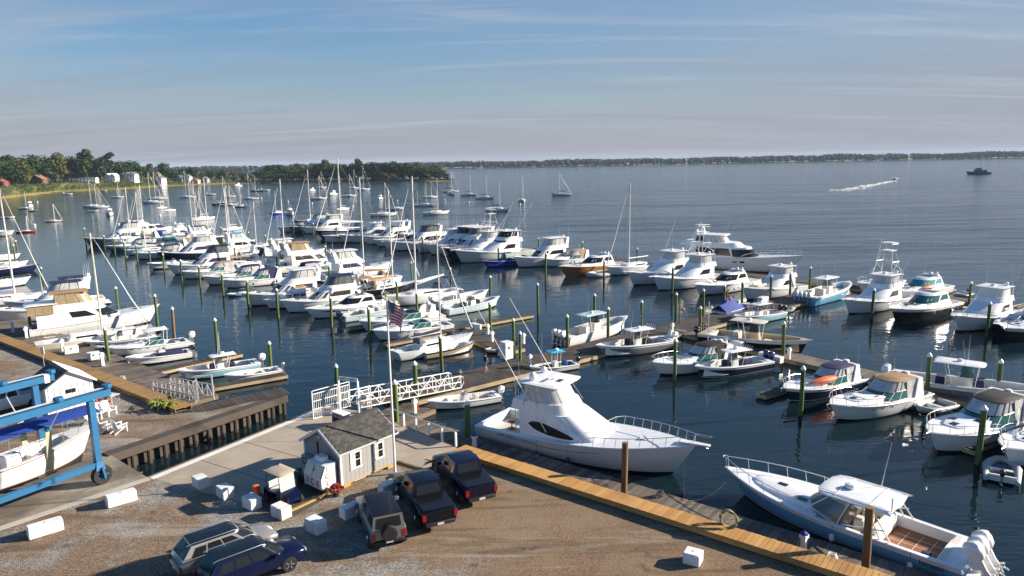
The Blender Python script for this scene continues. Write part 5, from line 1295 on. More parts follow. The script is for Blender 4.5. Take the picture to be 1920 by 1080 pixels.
MB().bevbox(-.01, .02, -.17, .17, -.26, .26, .008).build('plate', 'rubber', sg); MB().tube([(.03, .10*math.cos(a), .12*math.sin(a)) for a in [2*math.pi*i/14 for i in range(14)]], .03, 5, closed=True).build('ring', 'white_tube', sg)
piling(1265, 714, 634, 'green piling standing in front of the black canvas cruiser', None); piling(1312, 640, 573, 'green piling with white cap behind the black canvas cruiser', None)
piling(1468, 674, 602, 'green piling beside the tan and black center console', None); piling(1501, 778, 685, 'green piling in front of the orange kayak cruiser', None); piling(1737, 748, 661, 'green piling in front of the oval topped open boat', None)
piling(1870, 745, 673, 'green piling at the bow of the oval topped open boat', None); piling(1833, 870, 759, 'tall green piling before the big black topped cruiser', None, r=.19)
piling(1634, 598, 540, 'green piling at the bow of the half tower sportfish', None); piling(1850, 630, 565, 'green piling at the bow of the white canvas bridged sportfish', None)
rngp = random.Random(3)

# ------------------------------------------------------------------ dock furniture
def pedestal_mesh(cap):
    return [('post', MB().bevbox(-.13, .13, -.13, .13, 0, .85, .03).mesh('pedestal_post', 'white_tube')), ('head', MB().box(-.18, .18, -.18, .18, .85, 1.05, ty=-.0).mesh('pedestal_head', 'white_tube', 0)), ('cap', MB().lathe([(.22, 1.05), (.20, 1.12), (.03, 1.24)], (0, 0, 0), 8).mesh('pedestal_cap', cap))]
PW, PB = pedestal_mesh('white_tube'), pedestal_mesh('canvas_blue')
def pedestal(u, v, label, group='power posts', blue=False, z=.5, sc=1.0, red=False):
    P = G(u, v, z); o = thing('power_pedestal', label, 'power post', P, R(38), group)
    for n, me in (PB if blue else PW): put(n, me, o, scale=sc)
    if red: MB().lathe([(.08, .25), (.09, .3), (.09, .65), (.03, .72)], (.24, 0, 0), 8).build('fire_extinguisher', 'red', o)
    MB().tube([(.0, .16, .7), (.05, .32, .4), (.02, .36, .15), (-.1, .30, .06), (-.05, .22, .3)], .025, 5).build('cord', 'rope', o)
    return o
pedestal(1506, 1036, 'white power post with blue cap beside the blue sport boat', None, True, .45, .95); pedestal(890, 842, 'white power post with blue cap by the stern of the large white yacht', None, True, .45, .95)
pedestal(938, 668, 'white post with red fire extinguisher left of the tall dock locker', None, red=True); pedestal(1479, 674, 'white post with red fire extinguisher at the right hand pier', None, red=True); pedestal(778, 775, 'white post with red life ring by the small open runabout', None, red=True)
for i, (u, v) in enumerate(((25, 624), (50, 634), (118, 659), (193, 686))): pedestal(u, v, nth(i, len(((25, 624), (50, 634), (118, 659), (193, 686))))+' '+'white power post beside the dock boxes on the left shore dock', 'left shore power posts', sc=1.15)
for i, (u, v) in enumerate(((652, 556), (674, 560), (717, 577), (743, 580), (820, 600), (915, 627), (923, 641))): pedestal(u, v, nth(i, len(((652, 556), (674, 560), (717, 577), (743, 580), (820, 600), (915, 627), (923, 641))))+' '+'white power post standing on the middle pier planks', 'middle pier power posts')
for i, (u, v) in enumerate(((982, 645), (994, 687), (1260, 625), (1337, 660), (1361, 650), (1384, 580))): pedestal(u, v, nth(i, len(((982, 645), (994, 687), (1260, 625), (1337, 660), (1361, 650), (1384, 580))))+' '+'white power post standing on the main dock', 'main dock power posts')
def dock_box(u, v, label, group='dock boxes', s=(1.25, .65, .62), z=.5, ang=38):
    P = G(u, v, z); o = thing('dock_box', label, 'dock box', P, R(ang), group); x, y, zz = s
    MB().bevbox(-x/2, x/2, -y/2, y/2, 0, zz*.72, .03).build('body', 'white', o); MB().bevbox(-x/2-.03, x/2+.03, -y/2-.03, y/2+.03, zz*.73, zz, .05).build('lid', 'white', o)
    MB().box(-.06, .06, -y/2-.05, -y/2-.028, zz*.60, zz*.76).build('latch', 'steel', o)
    return o
dock_box(950, 672, 'tall white locker box on the main dock near the walking person', None, (1.0, .95, 1.75))
dock_box(134, 662, 'white dock box beside the cream sailboat, farther of the left pair', None, (1.3, .8, .8)); dock_box(176, 674, 'white dock box beside the piling, nearer of the left pair', None, (1.1, .8, .8))
for i, (u, v) in enumerate(((670, 562), (705, 573), (762, 590), (892, 617))): dock_box(u, v, nth(i, len(((670, 562), (705, 573), (762, 590), (892, 617))))+' '+'long white dock box lying on the middle pier', 'middle pier dock boxes', (1.5, .65, .65), ang=130)
for i, (u, v) in enumerate(((1258, 640), (1362, 656), (1382, 650), (1435, 673), (1455, 679), (1587, 706))): dock_box(u, v, nth(i, len(((1258, 640), (1362, 656), (1382, 650), (1435, 673), (1455, 679), (1587, 706))))+' '+'white dock box on the right hand pier planks', 'right hand pier dock boxes', ang=125)
dock_box(1430, 566, 'white dock box at the bow of the convertible with tender', None, (1.6, .8, .7))
for u, v, vt, label in ((1274, 607, 558, 'thin brown post with orange ball on the far main dock'), (1362, 585, 540, 'thin brown post with red ball beside the blue tarpaulin boat')):
    P = G(u, v, .5); Hh = height_at(P, vt); o = thing('marker_post', label, 'marker post', P, 0, None)
    MB().tube([(0, 0, 0), (0, 0, Hh)], .06, 7).build('post', 'pile_brown', o); MB().ball((.35, -.2, Hh*.55), .22, mi=0).build('ball_float', 'orange', o); MB().tube([(.3, -.18, Hh*.62), (0, 0, Hh*.8)], .015, 4).build('ball_line', 'rope', o)
P = G(1327, 655, .5); o = thing('lamp_post', 'thin pole lamp standing on the main dock near the black outboards', 'lamp post', P); Hh = height_at(P, 566)
MB().tube([(0, 0, 0), (0, 0, Hh)], .045, 6).build('pole', 'alu', o); MB().tube([(0, 0, Hh-.5), (.2, .0, Hh-.5)], .03, 5).build('arm', 'alu', o); MB().lathe([(.12, -.2), (.14, 0), (.05, .08)], (.24, 0, Hh-.5), 8).build('lamp_head', 'white_tube', o)

# ------------------------------------------------------------------ boardwalks, gangways, railing
def boardwalk(name, label, a, b, width, m, z, pitch, single):
    A, d, n, Lq = frame2(a, b); o = thing(name, label, 'boardwalk', (A.x, A.y, z), math.atan2(d.y, d.x))
    pm = [MB().box(-pitch/2+.012, pitch/2-.012, -width/2, width/2+e_, -.05, 0).mesh('plank', m, 0) for e_ in (0, .012, -.01)]
    for i in range(int(Lq/pitch)):
        x = (i+.5)*pitch
        if x < single: put('plank', pm[i % 3], o, (x, rng.uniform(-.008, .008), rng.uniform(-.003, .003)))
    for sd in (1, -1): MB().box(0, Lq, sd*(width/2-.05)-.025, sd*(width/2-.05)+.025, -.32, -.052).build('side_beam', m, o, smooth=0)
    k = MB()
    for i in range(int(Lq/2.4)): k.box(i*2.4+.2, i*2.4+.35, -width/2+.1, width/2-.1, -.8, -.33)
    k.build('sleeper', 'timber', o, smooth=0)
    return o
a, b = G(861, 839, 1.9), G(1400, 1007, 1.9); d = (b-a).normalized()
boardwalk('boardwalk', 'new yellow timber boardwalk along the shore in front of the large boats', a, a+d*36, 1.15, 'new_plank', 1.9, .25, 30)
a, b = G(344, 763, 1.9), G(0, 632, 1.9); d = (b-a).normalized()
boardwalk('boardwalk', 'weathered yellow boardwalk running back along the left shore', a, a+d*75, 1.35, 'old_yellow_plank', 1.9, .28, 62)
# timber wharf deck at the end of the left shore
wharf = MB().poly([(-26.2, 52.4), (-23.2, 55.1), (-19.6, 57.6), (-18.75, 56.2), (-22.8, 50.3)], 1.44, 1.56)
o = thing('wharf', 'weathered timber wharf end beside the boat lift channel', 'wharf', (-22, 54, 1.56))
wp = [Vector((-26.3, 52.5, 0)), Vector((-19.6, 57.7, 0))]; dd = (wp[1]-wp[0]).normalized(); nn = Vector((dd.y, -dd.x, 0))
for i in range(34):
    p = wp[0]+dd*(i+.5)*.25; ln = 1.95 if i > 8 else .9+i*.12
    me = MB().box(-.11, .11, 0, ln, -.05, 0).mesh('plank', 'dark_plank', 0); q = put('plank', me, o, (p.x+22, p.y-54, rng.uniform(-.004, .004)), 0); q.rotation_euler = (0, 0, math.atan2(nn.y, nn.x)-math.pi/2)
# capping beam and piles of the channel wall
wl = thing('channel_wall', 'timber pile wall along the far side of the boat lift channel', 'wall', (-27.0, 44.2, 0)); A, d, n, Lq = frame2((-27.0, 44.2), (-18.9, 55.9))
MB().bar((-n.x*.18, -n.y*.18, 1.30), (d.x*Lq-n.x*.18, d.y*Lq-n.y*.18, 1.30), .85, .56).build('cap_beam', 'dark_plank', wl, smooth=0)
for i in range(13):
    s_ = .5+i*(Lq-.8)/12; put('pile', None or bpy.data.meshes.get('wall_pile') or MB().lathe([(.16, -2), (.16, 1.3)], (0, 0, 0), 9).mesh('wall_pile', 'dark_timber'), wl, (d.x*s_-n.x*.40, d.y*s_-n.y*.40, -.3))
for i in range(12):
    s_ = .95+i*(Lq-.8)/12
    if i in (2, 5, 8): MB().bar((d.x*(s_-.12)-n.x*.03, d.y*(s_-.12)-n.y*.03, 1.0), (d.x*(s_+.22)-n.x*.03, d.y*(s_+.22)-n.y*.03, 1.0), .05, .3).build('panel', 'kerb', wl, smooth=0)
fb = thing('fender_beam', 'dark timber fender beam along the white striped quay edge', 'fender beam', (-22.4, 40.4, 0)); A, d, n, Lq = frame2((-22.4, 40.4), (-14.6, 53.4))
MB().bar((n.x*.16, n.y*.16, 1.25), (d.x*Lq+n.x*.16, d.y*Lq+n.y*.16, 1.25), .30, .36).build('beam', 'timber', fb, smooth=0)
for i in range(8): s_ = .8+i*(Lq-1.6)/7; put('pile', bpy.data.meshes['wall_pile'], fb, (d.x*s_+n.x*.28, d.y*s_+n.y*.28, -.1))

def gangway(label, a, b, width, hgt=1.05, m='white_tube', n=9):
    a, b = Vector(a), Vector(b); d = (b-a); Lq = math.hypot(d.x, d.y); ang = math.atan2(d.y, d.x)
    o = thing('gangway', label, 'gangway', a, ang); dz = b.z-a.z
    def P(x, y, z): return Vector((x, y, dz*x/Lq+z))
    pl = MB()
    for i in range(int(Lq/.3)): x = i*.3; pl.loft([[P(x, -width/2, 0), P(x, width/2, 0), P(x, width/2, .05), P(x, -width/2, .05)], [P(x+.28, -width/2, 0), P(x+.28, width/2, 0), P(x+.28, width/2, .05), P(x+.28, -width/2, .05)]], True, True)
    stuff(pl.build('tread_boards', 'grey_plank', o, smooth=0))
    for sd in (1, -1):
        y = sd*(width/2+.05); mb = MB()
        for zz in (0.0, hgt*.5, hgt): mb.bar(P(0, y, zz), P(Lq, y, zz), .07, .07)
        mb.tube([P(Lq, y, hgt), P(Lq+.3, y, hgt*.85), P(Lq+.35, y, hgt*.4), P(Lq, y, 0)], .035, 5); mb.tube([P(0, y, hgt), P(-.3, y, hgt*.85), P(-.35, y, hgt*.4), P(0, y, 0)], .035, 5)
        mb.build('top_rail', m, o, smooth=0)
        for i in range(n+1):
            x = Lq*i/n; MB().bar(P(x, y, 0), P(x, y, hgt), .05, .05).build('upright', m, o, smooth=0)
            if i < n:
                x2 = Lq*(i+1)/n; q = (P(x, y, hgt), P(x2, y, 0)) if i % 2 else (P(x, y, 0), P(x2, y, hgt))
                MB().bar(q[0], q[1], .045, .045).build('brace', m, o, smooth=0)
    return o
gangway('long white metal gangway with truss sides behind the grey shed', (-12.4, 53.0, 1.5), (-5.2, 60.4, .56), 1.5, n=11)
gangway('grey metal gangway with truss sides on the left shore', (-25.0, 55.0, 1.55), (-31.2, 60.8, .52), 1.4, m='alu')
# security gate
def bars(o, name, x0, x1, y, z0, z1, k, m='white_tube', sub=True, rails=(0, .33, .62, .88, 1)):
    f = MB()
    for x in (x0, x1): f.box(x-.03, x+.03, y-.03, y+.03, z0, z1)
    for r_ in rails: zz = lerp(z0, z1, r_); f.box(x0+.03, x1-.03, y-.025, y+.025, zz-.025, zz+.025)
    fo = f.build(name, m, o, smooth=0)
    for i in range(1, k): x = lerp(x0, x1, i/k); MB().box(x-.011, x+.011, y-.011, y+.011, z0, lerp(z0, z1, .88)).build('bar', m, fo, smooth=0)
a, b = G(588, 786, GZ), G(628, 774, GZ); ang = math.atan2((b-a).y, (b-a).x)
o = thing('security_gate', 'tall white barred security gate at the head of the gangway', 'gate', (a.x, a.y, GZ), ang)
bars(o, 'fence_panel', 0, 2.2, 0, .03, 2.15, 14)
w0 = Vector((2.25, 0, 0))
for x, y in ((2.28, 0), (2.95, -1.55)): MB().box(x-.06, x+.06, y-.06, y+.06, 0, 2.55).build('gate_post', 'white_tube', o, smooth=0)
MB().bar((2.28, 0, 2.62), (2.95, -1.55, 2.62), .05, .28).build('sign_board', 'paleblue', o, smooth=0)
mk = MB()
for i in range(11):
    u = .16+.068*i; p = Vector((2.28, 0, 0)).lerp(Vector((2.95, -1.55, 0)), u); nx = Vector((-1.55, -.67, 0)).normalized()
    if i not in (4, 5): mk.bar((p.x+nx.x*.035, p.y+nx.y*.035, 2.56), (p.x+nx.x*.035, p.y+nx.y*.035, 2.68), .05, .012)
mk.build('sign_lettering', 'navy', o, smooth=0)
bars(o, 'gate_leaf', 2.36, 3.4, .35, .05, 2.0, 7); bars(o, 'fence_panel', 3.05, 4.0, -1.6, .03, 1.95, 6)
for x, y in ((4.0, -1.6), (3.4, .35)): MB().box(x-.03, x+.03, y-.03, y+.03, 0, 1.95).build('fence_post', 'white_tube', o, smooth=0)
a, b = G(372, 752, 1.56), G(399, 750, 1.56); ang = math.atan2((b-a).y, (b-a).x)
o = thing('gangway_gate', 'white frame gate standing open at the left shore gangway', 'gate', (a.x, a.y, 1.56), ang)
for x in (0, 1.15): MB().box(x-.05, x+.05, -.05, .05, 0, 2.0).build('gate_post', 'white_tube', o, smooth=0)
MB().box(-.05, 1.2, -.05, .05, 2.0, 2.1).build('lintel', 'white_tube', o, smooth=0)
lf = MB().box(-.04, 0.0, -1.0, -.06, .1, .16); lf.box(-.04, 0, -1.0, -.06, 1.8, 1.86); lf.box(-.04, 0, -1.0, -.95, .1, 1.86); lf.box(-.04, 0, -.12, -.06, .1, 1.86)
for i in range(6): lf.bar((-.02, -1+.14*i, .13), (-.02, -.9+.14*i, 1.83), .015, .015)
lf.build('gate_leaf', 'alu', o, smooth=0)
# white post railing at the dock edge
A, d, n, Lq = frame2((-8.9, 49.35), (-3.9, 44.55)); o = thing('railing', 'white post railing with dark top rail at the edge of the concrete', 'railing', (A.x, A.y, GZ), math.atan2(d.y, d.x))
for i in range(6): put('post', bpy.data.meshes.get('rail_post') or MB().box(-.06, .06, -.06, .06, 0, .95).mesh('rail_post', 'white_tube', 0), o, (i*(Lq/5), 0, 0))
MB().bar((0, 0, .98), (Lq, 0, .98), .06, .06).build('top_rail', 'alu', o, smooth=0)
# coiled hose on the boardwalk and mooring cleats
P = G(1364, 982, 1.9); o = thing('coiled_hose', 'coil of yellow hose hung at the edge of the boardwalk', 'hose', P, R(-38))
for i in range(5): MB().tube([(.42*math.cos(a)+.04*i, -.04*i+.12*math.sin(a), .32+.40*math.sin(a)) for a in [2*math.pi*k/16 for k in range(16)]], .028, 6, closed=True).build('hose_loop', 'hose', o)

def coil(u, v, z, label, m='rope', r=.3):
    P = G(u, v, z+.03); tag(MB().tube([(r*(1-.08*k/8)*math.cos(k*.7), r*(1-.08*k/8)*math.sin(k*.7), .02+.008*k) for k in range(46)], .022, 5).build('rope_coil', m, loc=P), label, 'rope')
coil(862, 700, .5, 'pale rope coil on the main dock left of the walking person'); coil(1180, 640, .5, 'blue rope coil on the main dock by the charcoal boat', 'canvas_blue'); coil(1238, 930, .45, 'dark rope coil on the shore dock by the mooring cleat', 'rope_dark', .26); coil(1560, 1050, .45, 'white rope coil on the shore dock beside the blue sport boat', 'fender_white'); coil(230, 712, .46, 'pale rope coil on the left shore dock planks'); coil(1640, 712, .48, 'yellow hose coil on the right hand pier', 'hose', .34)
# ------------------------------------------------------------------ shore: shed, ice chest, flagpole
mat('siding', (0.29, 0.285, 0.28), .75, var=.10, vscale=2); mat('trim_white', (0.76, 0.75, 0.73), .5, var=.06); mat('shingle', (0.06, 0.058, 0.052), .9, var=.4, vscale=7, bump=.5, bscale=60); mat('shingle2', (0.085, 0.08, 0.07), .9, var=.4, vscale=7); mat('shingle3', (0.042, 0.041, 0.038), .9, var=.3, vscale=7)
mat('plastic_white', (0.78, 0.78, 0.77), .35, var=.05); mat('steel_door', (0.45, 0.44, 0.41), .3, .5, var=.2); mat('letter_red', (0.50, 0.012, 0.03), .4); mat('flower_red', (0.35, 0.015, 0.012), .8, var=.5, vscale=12); mat('leaf_palm', (0.24, 0.28, 0.03), .6, var=.4, vscale=4); mat('leaf_dark', (0.03, 0.05, 0.012), .6, var=.4, vscale=4); mat('flag_red', (0.50, 0.02, 0.03), .8); mat('flag_white', (0.76, 0.74, 0.72), .8); mat('flag_navy', (0.012, 0.016, 0.09), .8)
mat('lift_blue', (0.006, 0.13, 0.30), .45, col2=(0.02, 0.10, 0.20), vscale=2.5, detail=8); mat('dark_metal', (0.03, 0.03, 0.03), .5, .3); mat('metal_roof', (0.07, 0.075, 0.085), .5, .2, var=.2); mat('sling', (0.50, 0.46, 0.26), .85, var=.2)
def car_paint(n, c, metal=.0): return mat(n, c, .22, metal, coat=.15, spec=.25, var=.03)
car_paint('car_navy', (0.004, 0.007, 0.026)); car_paint('car_darknavy', (0.004, 0.006, 0.014)); car_paint('car_silver', (0.40, 0.38, 0.35), .55); car_paint('car_grey', (0.20, 0.205, 0.21), .4); car_paint('car_white', (0.74, 0.74, 0.73)); car_paint('car_black', (0.008, 0.008, 0.009)); car_paint('car_blue', (0.003, 0.006, 0.030))
mat('tail_red', (0.30, 0.008, 0.008), .2); mat('lamp_clear', (0.6, 0.6, 0.6), .1); mat('plate_white', (0.6, 0.62, 0.66), .5); mat('skin', (0.42, 0.22, 0.14), .6); mat('shirt_black', (0.015, 0.015, 0.018), .9); mat('shorts_blue', (0.12, 0.17, 0.32), .9); mat('shirt_navy', (0.01, 0.014, 0.04), .9); mat('shorts_orange', (0.32, 0.10, 0.03), .9); mat('hair', (0.02, 0.014, 0.01), .8); mat('shoe', (0.7, 0.68, 0.66), .7)

FZ = GZ+.30
n0 = G(641, 909, FZ); s0 = R(50)
shed = thing('shed', 'small grey board shed with dark shingle roof and white trim beside the flagpole', 'shed', (n0.x, n0.y, FZ), s0)
SL, SW, EH, RH = 4.0, 3.5, 1.98, 3.0           # along the front (x), depth (y to the left), eaves, ridge
MB().box(.04, SL-.04, .04, SW-.04, 0, EH-.02).build('wall_core', 'siding', shed, smooth=0)
bd = MB().box(-.145, .145, -.02, .03, 0, EH-.04).mesh('siding_board', 'siding', 0)
for i in range(13): put('siding_board', bd, shed, (.10+.155+i*.302-.05, 0, 0)); 
for i in range(12):
    y = .155+i*.29
    if y > SW-.1: break
    top = EH-.06+(RH-EH)*(1-abs(y-SW/2)/(SW/2))*.98
    for x, nm in ((0.0, 0),): 
        b_ = MB().box(-.02, .03, -.138, .138, 0, top).mesh('siding_board', 'siding', 0); put('siding_board', b_, shed, (x, y, 0))
for x in (.0, SL): MB().add([(x+(.03 if x == 0 else -.03), .03, EH-.05), (x+(.03 if x == 0 else -.03), SW-.03, EH-.05), (x+(.03 if x == 0 else -.03), SW/2, RH-.05)], [(0, 1, 2)]).build('gable', 'siding', shed, smooth=0)
for x, y in ((-.02, -.03), (SL-.06, -.03), (-.02, SW-.05)): MB().box(x-.02, x+.10, y-.01, y+.09, -.02, EH).build('corner_trim', 'trim_white', shed, smooth=0)
sl = math.atan2(RH-EH, SW/2); ov = .22; slope = math.hypot(SW/2, RH-EH)+ov
for sd in (0, 1):
    th = MB()
    def rp(x, u, h): # u from the ridge downwards
        y = SW/2-(u*math.cos(sl)) if sd == 0 else SW/2+(u*math.cos(sl)); z = RH-u*math.sin(sl)+h*math.cos(sl); y += -h*math.sin(sl) if sd == 0 else h*math.sin(sl)
        return (x, y, z)
    th.loft([[rp(-.2, 0, 0), rp(-.2, slope, 0), rp(-.2, slope, .06), rp(-.2, 0, .06)], [rp(SL+.2, 0, 0), rp(SL+.2, slope, 0), rp(SL+.2, slope, .06), rp(SL+.2, 0, .06)]], True, True)
    rf = th.build('roof', 'shingle', shed, smooth=0)
    th = MB(); th.loft([[rp(-.22, slope, -.06), rp(-.22, slope+.02, -.06), rp(-.22, slope+.02, .08), rp(-.22, slope, .08)], [rp(SL+.22, slope, -.06), rp(SL+.22, slope+.02, -.06), rp(SL+.22, slope+.02, .08), rp(SL+.22, slope, .08)]], True, True); th.build('eave_trim', 'trim_white', rf, smooth=0)
    th = MB()
    for x in (-.22, SL+.20): th.loft([[rp(x, -.02, -.10), rp(x, slope, -.10), rp(x, slope, .075), rp(x, -.02, .075)], [rp(x+.03, -.02, -.10), rp(x+.03, slope, -.10), rp(x+.03, slope, .075), rp(x+.03, -.02, .075)]], True, True)
    th.build('rake_trim', 'trim_white', rf, smooth=0)
    sm = [MB().box(-.155, .155, -.11, .11, 0, .012).mesh('shingle', m_, 0) for m_ in ('shingle', 'shingle2', 'shingle3')]
    rest = MB(); cnt = 0
    for r_ in range(13):
        u = .10+r_*(slope-.06)/13
        for c_ in range(14):
            x = -.19+.155+c_*.315+(.16 if r_ % 2 else 0)
            if x > SL+.19: continue
            p = rp(x, u, .068+.006*(r_ % 2)); e = R(0)
            q = put('shingle', rng.choice(sm), rf, p); q.rotation_euler = ((sl+.05) if sd == 0 else -(sl+.05), 0, 0)
            if sd == 1 and r_ > 5: bpy.data.objects.remove(q)
MB().bar((-.2, SW/2, RH+.075), (SL+.2, SW/2, RH+.075), .22, .03).build('ridge_cap', 'shingle', shed, smooth=0)
for x in (1.05, 2.75):
    w = MB(); z0, z1 = .75, 1.62
    for a, b_, c_, d_ in ((x-.40, x-.31, z0-.09, z1+.09), (x+.31, x+.40, z0-.09, z1+.09)): w.box(a, b_, -.065, -.025, c_, d_)
    w.box(x-.31, x+.31, -.065, -.025, z1, z1+.09); w.box(x-.42, x+.42, -.08, -.025, z0-.09, z0)
    wo_ = w.build('window', 'trim_white', shed, smooth=0)
    k = 0
    for i in range(2):
        for j in range(4):
            MB().box(x-.30+i*.305, x-.01+i*.305, -.045, -.028, z0+.005+j*.218, z0+.205+j*.218).build('pane', 'clear_vinyl' if (i == 0 or j > 1 and i == 0) else 'glass', wo_, smooth=0)
    MB().box(x-.31, x+.31, -.055, -.03, (z0+z1)/2-.02, (z0+z1)/2+.02).build('sash_bar', 'trim_white', wo_, smooth=0)
for x, y in ((.15, .0), (SL-.55, .0), (.15, SW-.5)):
    MB().box(x, x+.5, y+.02, y+.4, -.29, -.10).build('footing', 'yellow_timber', shed, smooth=0)
MB().box(.0, SL, .02, .14, -.11, .0).build('skid', 'yellow_timber', shed, smooth=0)
MB().bevbox(-.42, -.04, SW-.95, SW-.15, .55, 1.15, .04).build('air_conditioner', 'steel_door', shed); MB().tube([(-.43, SW-.55+.2*math.cos(a), .85+.2*math.sin(a)) for a in [2*math.pi*i/12 for i in range(12)]], .03, 4, closed=True).build('fan_ring', 'dark_metal', shed)
MB().box(-.09, -.03, SW*.58, SW*.58+.08, .6, 2.15).build('conduit', 'dark_metal', shed, smooth=0); MB().lathe([(.09, 0), (.10, .08), (.03, .12)], (-.10, SW*.52, 2.45), 8).build('lamp', 'trim_white', shed); MB().box(-.08, -.03, .75, .92, 1.35, 1.6).build('meter_box', 'steel_door', shed, smooth=0)

# ice chest against the gable
ix = thing('ice_chest', 'white outdoor ice chest with slanted doors and red ICE lettering', 'ice chest', shed.matrix_world @ Vector((0, 0, 0)) if False else (n0.x+math.cos(s0)*(-.72)-math.sin(s0)*1.02, n0.y+math.sin(s0)*(-.72)+math.cos(s0)*1.02, GZ+.35), s0+math.pi)
# local x points away from the shed (front), y along the gable
def sec(y): return [(-.52, y, 0), (.50, y, 0), (.52, y, .62), (.20, y, 1.32), (-.52, y, 1.38)]
MB().loft([sec(-.85), sec(.85)], True, True).build('body', 'plastic_white', ix, smooth=0)
for y in (-.42, .42):
    a, b_ = Vector((.512, 0, .66)), Vector((.225, 0, 1.27)); nrm_ = Vector((.70, 0, .32)).normalized()
    q = [Vector((a.x, y-.34, a.z)), Vector((a.x, y+.34, a.z)), Vector((b_.x, y+.34, b_.z)), Vector((b_.x, y-.34, b_.z))]
    MB().loft([[p+nrm_*.01 for p in q], [p+nrm_*.045 for p in q]], True, True).build('door', 'steel_door', ix, smooth=0)
MB().bar((.43, 0, .95), (.36, 0, 1.08), .05, .04).build('handle', 'dark_metal', ix, smooth=0)
MB().bevbox(-.42, .02, -.35, .30, 1.36, 1.66, .02).build('compressor', 'plastic_white', ix)
for i, ch in enumerate('ICE'): text('letter', ch, .52, 'letter_red', ix, (.535, .50*(i-1), .31), (R(90), 0, R(90)), .006); text('letter', ch, .46, 'letter_red', ix, (.10, .857, 1.12-.42*i), (R(90), 0, math.pi), .006)
MB().box(-.4, .4, -.75, .75, -.34, 0).build('plinth', 'dark_metal', ix, smooth=0)
P = G(630, 930, GZ); o = thing('flower_pot', 'round pot of dark red flowers below the ice chest', 'flower pot', P); MB().lathe([(.16, 0), (.22, .25), (.2, .26)], (0, 0, 0), 10).build('pot', 'dark_metal', o)
mb = MB(); fr = random.Random(5)
for i in range(160):
    a, c_ = fr.uniform(0, 6.28), fr.uniform(-.4, 1); r_ = .33*(1-c_*c_)**.5; p = Vector((r_*math.cos(a), r_*math.sin(a), .42+.30*c_)); u = Vector((fr.uniform(-1, 1), fr.uniform(-1, 1), fr.uniform(-1, 1))).normalized()*.06; w = u.orthogonal().normalized()*.06
    mb.add([p-u, p+w, p+u, p-w], [(0, 1, 2, 3)])
mb.build('blooms', 'flower_red', o, smooth=0)

P = G(741, 889, GZ); Hh = height_at(P, 556); o = thing('flagpole', 'tall white flagpole beside the grey shed', 'flagpole', P)
MB().lathe([(.16, 0), (.16, .10), (.08, .12), (.055, Hh*.6), (.035, Hh)], (0, 0, 0), 10).build('pole', 'white_tube', o); MB().ball((0, 0, Hh+.06), .09).build('finial', 'yellow', o); MB().tube([(.07, 0, 1.2), (.05, 0, Hh-.1)], .01, 4).build('halyard', 'rope', o)
fo = thing('flag', 'striped flag with starred blue corner hanging from the white flagpole', 'flag', (P.x, P.y, GZ+Hh-.15), R(-20))
nx, nz = 14, 13; Lf, Hf = 1.75, 1.15
def fp(i, j, o_=0):
    u, v = i/nx, j/nz; droop = .62*u**1.1
    x = Lf*u*(.62-.12*v)+.06; y = .13*math.sin(u*9+v*2.2)*u+.05*math.sin(u*17+1)+o_; z = -Hf*v*1.05-droop*.95-.05*math.sin(u*8)
    return (x, y, z)
for j in range(13):
    mb = MB(); st = 6 if j < 7 else 0
    mb.loft([[fp(i, j) for i in range(st, nx+1)], [fp(i, j+1) for i in range(st, nx+1)]], False, False); mb.build('stripe', 'flag_red' if j % 2 == 0 else 'flag_white', fo, smooth=60)
mb = MB()
for j in range(7): mb.loft([[fp(i, j) for i in range(0, 7)], [fp(i, j+1) for i in range(0, 7)]], False, False)
mb.build('canton', 'flag_navy', fo, smooth=60)
mb = MB()
for j in range(9):
    for i in range(6 if j % 2 == 0 else 5):
        p = Vector(fp((i+.5+.5*(j % 2)), (j+.5)*7/9)); s_ = .022
        for e in (-.012, .012): mb.add([(p.x-s_, p.y+e, p.z), (p.x, p.y+e, p.z-s_), (p.x+s_, p.y+e, p.z), (p.x, p.y+e, p.z+s_)], [(0, 1, 2, 3)])
mb.build('stars', 'flag_white', fo, smooth=0)

# ------------------------------------------------------------------ blocks, barrel, plants
def block(u, v, ang, size, label, groove=False):
    P = G(u, v, GZ); x, y, z = size; o = thing('concrete_block', label, 'concrete block', P, R(ang), 'white painted concrete blocks')
    if groove:
        mb = MB(); mb.bevbox(-x/2, .135, -y/2, y/2, 0, z, .025); mb.bevbox(.175, x/2, -y/2, y/2, 0, z, .025); mb.box(.13, .18, -y/2+.05, y/2-.05, .04, z-.05); mb.build('body', 'block_white', o)
    else: MB().bevbox(-x/2, x/2, -y/2, y/2, 0, z, .04).build('body', 'block_white', o)
    if not groove: MB().tube([(-.05, 0, z-.02), (-.03, 0, z+.03), (.03, 0, z+.03), (.05, 0, z-.02)], .012, 5).build('lifting_loop', 'dark_metal', o)
    return o
block(228, 943, 42, (1.5, .62, .62), 'long white concrete block alone in front of the boat lift wheel'); block(86, 1000, 42, (1.55, .62, .62), 'long white concrete block nearest the lower left corner')
block(377, 912, -44, (.95, .66, .62), 'white concrete block leftmost of the row before the concrete apron', True); block(423, 931, -44, (.95, .66, .64), 'white concrete block left of the orange barrel', True); block(473, 951, -40, (.95, .66, .64), 'white concrete block in front of the orange barrel', True); block(528, 968, -38, (.98, .66, .64), 'white concrete block in front of the golf cart', True); block(593, 995, -38, (1.0, .66, .66), 'white concrete block nearest the two parked wagons', True)
block(659, 966, 46, (1.15, .6, .62), 'white concrete block just behind the grey off-road car', True); block(728, 923, 46, (1.05, .6, .60), 'white concrete block touching the middle pickup'); block(1299, 1054, -30, (.78, .74, .56), 'single white concrete block on the dirt at bottom right')
